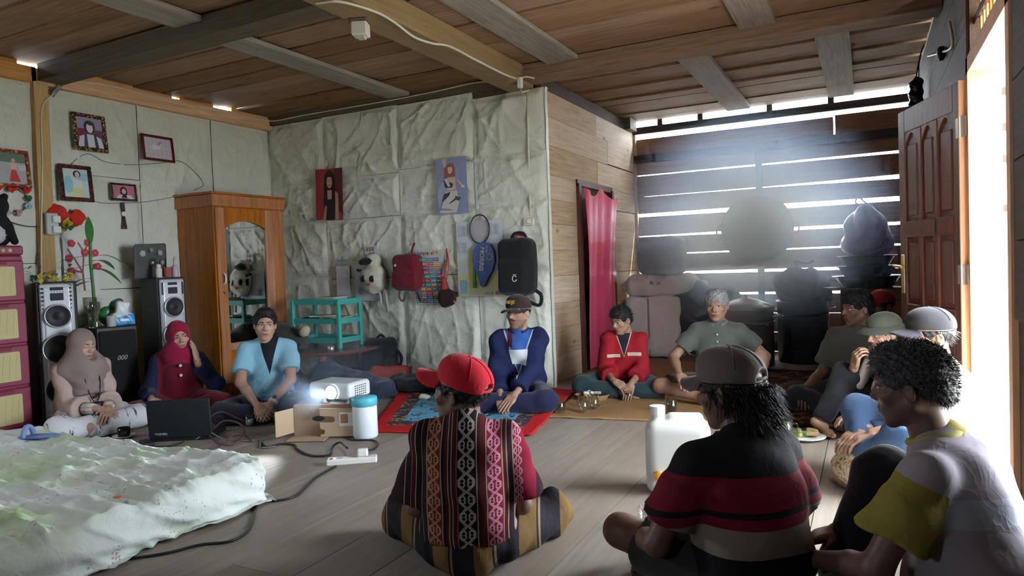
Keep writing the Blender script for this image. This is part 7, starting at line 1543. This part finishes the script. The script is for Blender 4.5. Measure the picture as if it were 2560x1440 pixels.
def packbag(label, loc, rz, w, d, h, m, seed, cat='backpack'):
    e = empty('backpack', loc, rz, label, cat); s = SDF().box((0, 0, h*.5), (w, d, h*.5), min(d, w)*.8, rotm(-.25, 0, 0), k=.03).box((0, -d*.9, h*.34), (w*.8, d*.35, h*.25), d*.3, rotm(-.25, 0, 0), k=.03); s.cut((0, 0, .001), (0, 0, -1)); sdf_obj('pack_body', s, .013, m, e, folds(seed, .008)); 
    MB().tube(spline([(-w*.3, d*.4, h*.96), (0, d*.5, h*1.06), (w*.3, d*.4, h*.96)]), .012, 8).build('haul_loop', m, e, smooth=True); MB().tube(spline([(w*.7, d*.5, h*.8), (w*1.25, d*.3, h*.5), (w*.9, -.0, .03)]), .016, 8).build('strap', m, e, smooth=True); return e
p = fl(968, 955); packbag('black backpack leaning on the tarpaulin wall behind the red cushion', (float(p[0]), min(float(p[1]), 5.28), .045), .2, .17, .10, .40, M_blk, 61)
p = fl(775, 985); bundle('clothes_heap', 'dark navy jackets heaped under the low table', (-4.05, 4.66, 0), [((0, 0, .10), (.30, .18, .14)), ((-.28, .05, .14), (.18, .16, .16)), ((.25, .05, .07), (.2, .15, .10))], M_navy, .016, .014, 62)
bundle('clothes_heap', 'black jacket spread between the table and the backpack', (-3.62, 4.98, .030), [((0, 0, .05), (.26, .15, .09)), ((.2, .06, .08), (.15, .12, .10))], M_blk, .016, .012, 63)
bundle('clothes_heap', 'dark bag slumped against the wardrobe behind the young man', (-4.55, 4.33, 0), [((0, 0, .12), (.2, .16, .17))], M_navy, .016, .012, 64)
def cushion(label, loc, rz, m, w=.19, d=.13, h=.05, tilt=.5):
    s = SDF(); s.box((0, 0, h), (w, d, h), h*.8, k=.01); 
    for sx in (-1, 1):
        for sy in (-1, 1): s.cap((sx*w*.8, sy*d*.8, h), (sx*w*1.03, sy*d*1.05, h), .03, .012, k=.03)
    return tag(sdf_obj('cushion', s, .010, m, None, folds(8, .004), 1, loc, (tilt, 0, rz)), label, 'cushion')
p = fl(962, 975); cushion('red ribbed cushion propped against the backpack', (float(p[0]), float(p[1])+.05, .075), .25, zone_mat('ribbed_red', (.42, .05, .035), [((.50, .12, .09), band(1, -.13+.03*i, -.12+.03*i)) for i in range(9)]))
p = fl(858, 960); cushion('magenta cushion lying before the low table', (float(p[0])-.05, float(p[1])+.12, .045), .5, cloth('magenta', (.16, .015, .06), .3), .18, .12, .035, .12)

# ---- stores along the slatted wall
def sack(name, label, c, h, rad, m, seed, rz=0, amp=.012, cat='sack', vox=.016, ext=None):
    s = SDF().box((0, 0, h[2]), h, rad, k=.02)
    if ext: ext(s)
    return tag(sdf_obj(name, s, vox, m, None, folds(seed, amp, 22), 1, c, (0, 0, rz)), label, cat)
M_sackw = cloth('white_woven_sack', (.74, .73, .70), .5); M_sackg = cloth('grey_bag', (.20, .21, .23), .4)
YS = 7.72
x0, x1 = float(yp(1562, 800, YS-.2)[0]), float(yp(1702, 800, YS-.2)[0]); zt = float(yp(1630, 742, YS-.2)[2])
sack('wrapped_bale', 'white cloth wrapped bale standing at the foot of the stores', ((x0+x1)/2, YS, .003), ((x1-x0)/2, .22, zt/2), .05, M_sackw, 71)
MB().box(-.006, .006, -.232, -.226, .02, zt-.02).build('seam', fm((.3, .28, .26)), bpy.data.objects['wrapped_bale'], loc=(-.03, 0, 0))
xa, xb = float(yp(1556, 715, YS-.2)[0]), float(yp(1738, 715, YS-.2)[0]); zb = float(yp(1640, 688, YS-.2)[2])
sk = sack('grain_sack', 'tied white sack with faint black writing lying on the bale', ((xa+xb)/2, YS, zt+.004), ((xb-xa)/2, .20, (zb-zt)/2), .11, M_sackw, 72, ext=lambda s: s.cap(((xb-xa)/2-.06, 0, .10), ((xb-xa)/2+.05, 0, .13), .07, .04, k=.05).cap((-(xb-xa)/2+.06, 0, .10), (-(xb-xa)/2-.03, 0, .12), .06, .05, k=.05))
text('lettering', 'BL 26', .055, fm((.10, .10, .12)), sk, (-.03, -.207, (zb-zt)*.62), (math.pi/2, .05, 0))
xg, xh = float(yp(1582, 640, YS-.2)[0]), float(yp(1694, 640, YS-.2)[0]); zg = float(yp(1640, 592, YS-.2)[2])
sack('travel_bag', 'boxy grey travel bag on top of the white sack', ((xg+xh)/2+.03, YS, zb+.004), ((xh-xg)/2, .17, (zg-zb)/2), .07, M_sackg, 73, amp=.006)
bundle('dark_sack', 'dark slumped sack between the bale and the pots', (-1.62, 7.72, .0), [((0, 0, .42), (.36, .24, .40)), ((-.15, 0, .62), (.22, .18, .24)), ((.2, 0, .55), (.22, .18, .26))], cloth('slate_sack', (.055, .06, .075), .5), .022, .02, 74, 'sack')
M_alu = mat('dull_aluminium', (.42, .43, .44), .35, metal=.8, var=.12); M_drum = mat('enamel_drum', (.03, .033, .045), .28, metal=.3, var=.15)
def pot(label, x, y, r, h, m, lid=True):
    e = empty('cooking_pot', (x, y, 0), 0, label, 'pot', 'large cooking pots along the slatted wall'); MB().lathe([(.001, 0), (r*.95, 0), (r, .03), (r, h-.03), (r+.012, h-.015), (r+.012, h), (r-.005, h), (r-.012, .04), (.001, .03)], 40, caps=False).build('pot_body', m, e, smooth=True)
    for sx in (-1, 1): MB().tube(spline([(sx*r, -.04, h-.10), (sx*(r+.05), -.035, h-.08), (sx*(r+.05), .035, h-.08), (sx*r, .04, h-.10)]), .009, 8).build('handle', m, e, smooth=True)
    if lid: MB().lathe([(r+.015, h+.001), (r+.012, h+.012), (r*.5, h+.075), (.03, h+.10), (.028, h+.13), (.001, h+.135)], 40).build('lid', m, e, smooth=True)
    MB().tube([((r+.006)*math.cos(t), (r+.006)*math.sin(t), h-.14) for t in np.linspace(0, 2*math.pi, 40, endpoint=False)], .005, 6, closed=True).build('band', m, e); return e
pot('dull aluminium pot with a domed lid behind the grey haired man', -1.10, 7.30, .26, .58, M_alu)
DRX = float((yp(1942, 800, 7.5)[0]+yp(2070, 800, 7.5)[0])/2); DRH = float(yp(2005, 752, 7.5)[2])
pot('tall black enamel drum pot with shiny rims', DRX, 7.62, .245, DRH, M_drum, False)
e_ = bundle('tied_bag', 'grey bag tied at the neck sitting in the mouth of the black drum', (DRX-.01, 7.62, DRH-.06), [((0, 0, .20), (.24, .22, .20)), ((.1, 0, .14), (.18, .18, .16)), ((-.1, 0, .26), (.16, .16, .12))], cloth('sooty_bag', (.06, .065, .08), .4), .016, .016, 75, 'bag')
MB().tube(spline([(-.02, 0, .38), (-.05, 0, .46), (.0, 0, .44), (.08, .0, .43), (.12, .0, .46)]), .012, 6).build('tie', fm((.05, .05, .06)), e_)
# box, basins, purple bag
BXc = float((yp(2092, 680, 7.6)[0]+yp(2246, 680, 7.6)[0])/2); bz = float(yp(2150, 716, 7.5)[2])
tag(MB().cbox(-.30, .26, -.20, .22, 0, bz-.02, .01).build('wooden_chest', wood('chest_wood', srgb(110, 70, 50), srgb(140, 95, 70), 'x'), loc=(BXc+.06, 7.74, 0)), 'brown wooden chest under the stacked basins', 'chest')
for i, (r, c, l) in enumerate(((.30, (.05, .06, .08), 'lowest and widest dark basin on the wooden chest'), (.27, (.045, .055, .075), 'middle dark basin in the stack on the chest'), (.25, (.04, .045, .06), 'upper dark basin under the purple bag'))):
    e = empty('wash_basin', (BXc, 7.7, bz-.02+.10*i), 0, l, 'basin', 'stacked dark basins'); MB().lathe([(.001, .004), (r*.72, .004), (r*.97, .105), (r+.02, .112), (r+.02, .118), (r*.94, .112), (r*.68, .012), (.001, .010)], 36, caps=False).build('basin', mat('basin_plastic', c, .35), e, smooth=True)
zb2 = bz+.30; e_ = bundle('plastic_bag', 'purple plastic bag stuffed full on the stacked basins', (BXc, 7.7, zb2-.02), [((0, 0, .14), (.24, .2, .16)), ((0, 0, .30), (.20, .17, .16)), ((.0, 0, .42), (.10, .10, .10))], mat('purple_plastic', (.17, .07, .33), .3, var=.3), .015, .016, 76, 'bag')
MB().tube(spline([(-.02, 0, .50), (-.09, 0, .55), (-.06, 0, .60), (0, 0, .54), (.06, 0, .52)]), .009, 6).build('knot', fm((.5, .45, .6)), e_)
# the big round wok hung on the stud
c0 = yp(1890, 572, 8.22); R_ = float(yp(1978, 572, 8.22)[0]-yp(1803, 572, 8.22)[0])/2
e = empty('hanging_wok', (float(c0[0]), 8.285, float(c0[2])), 0, 'very large round wok hung on the slatted wall', 'wok')
MB().lathe([(R_+.02, 0), (R_+.02, -.008), (R_, -.004), (R_*.85, .05), (R_*.5, .10), (.001, .12)], 48, caps=False).build('bowl', mat('sooty_steel', (.09, .10, .12), .5, metal=.5, var=.3), e, smooth=True, rot=(math.pi/2, 0, 0))
for sx in (-1, 1): MB().tube(spline([(sx*R_*.95, 0, .06), (sx*(R_+.06), -.01, .05), (sx*(R_+.06), -.01, -.05), (sx*R_*.95, 0, -.06)]), .010, 8).build('handle', M_drum, e, smooth=True)
p = (float(yp(2088, 712, 7.45)[0]), 7.42, bz-.02); tag(MB().lathe([(.001, 0), (.07, .002), (.11, .018), (.07, .008), (.001, .006)], 24, caps=False).build('tin_plate', M_alu, loc=p, smooth=True), 'tin plate resting on the edge of the wooden chest', 'plate')
# sheath knife at the belt of the man in profile
p = fl(2490, 1330, .13); p = np.array((0, 0, CAMH))+.93*(p-np.array((0, 0, CAMH))); e = empty('sheath_knife', p.tolist(), 0, 'black sheathed long knife sticking out behind the lilac polo', 'knife')
MB().bar((-.10, .0, .0), (.06, -.03, .03), .07, .035).build('sheath', M_black, e); MB().tube([(.06, -.03, .03), (.20, -.06, .07)], .018, 10).build('grip', wood('dark_grip', srgb(60, 40, 30), srgb(80, 55, 40), 'x'), e)
# ================================================================ HAZE before the slatted wall
def haze(dens, g):
    m = bpy.data.materials.new('smoke_haze'); m.use_nodes = True; nt = m.node_tree; nt.nodes.clear(); out = N(nt, 'ShaderNodeOutputMaterial'); sc = N(nt, 'ShaderNodeVolumeScatter'); L(nt, sc.outputs[0], out.inputs['Volume'])
    sc.inputs['Color'].default_value = (.64, .78, 1.0, 1); sc.inputs['Anisotropy'].default_value = g
    tc = N(nt, 'ShaderNodeTexCoord'); ln = N(nt, 'ShaderNodeVectorMath', operation='LENGTH'); L(nt, tc.outputs['Object'], ln.inputs[0])
    nz = N(nt, 'ShaderNodeTexNoise', Scale=2.2, Detail=2.0); L(nt, tc.outputs['Object'], nz.inputs['Vector'])
    f = N(nt, 'ShaderNodeMapRange', interpolation_type='SMOOTHSTEP'); f.inputs[1].default_value = 1.0; f.inputs[2].default_value = .15; f.inputs[3].default_value = 0.; f.inputs[4].default_value = 1.; L(nt, ln.outputs['Value'], f.inputs[0])
    L(nt, math_n(nt, 'MULTIPLY', math_n(nt, 'MULTIPLY', f.outputs[0], math_n(nt, 'MULTIPLY_ADD', nz.outputs['Fac'], .8, .6)), dens), sc.inputs['Density'])
    m.cycles.volume_step_rate = 2.0
    return m
hz = MB().box(-1, 1, -1, 1, -1, 1).build('smoke_haze', haze(1.15, .66), loc=(-1.02, 6.95, 1.35)); hz.scale = (1.46, 1.40, 1.25)
tag(hz, 'thin blue white smoke hanging before the slatted wall', 'smoke', kind='stuff')
pl = pr.location; h2 = MB().box(-1, 1, -1, 1, -1, 1).build('smoke_haze', haze(.28, .2), loc=(pl[0]-.05, pl[1]+.0, .42)); h2.scale = (.75, .6, .40)
tag(h2, 'thin blue smoke drifting round the glowing projector', 'smoke', kind='stuff')
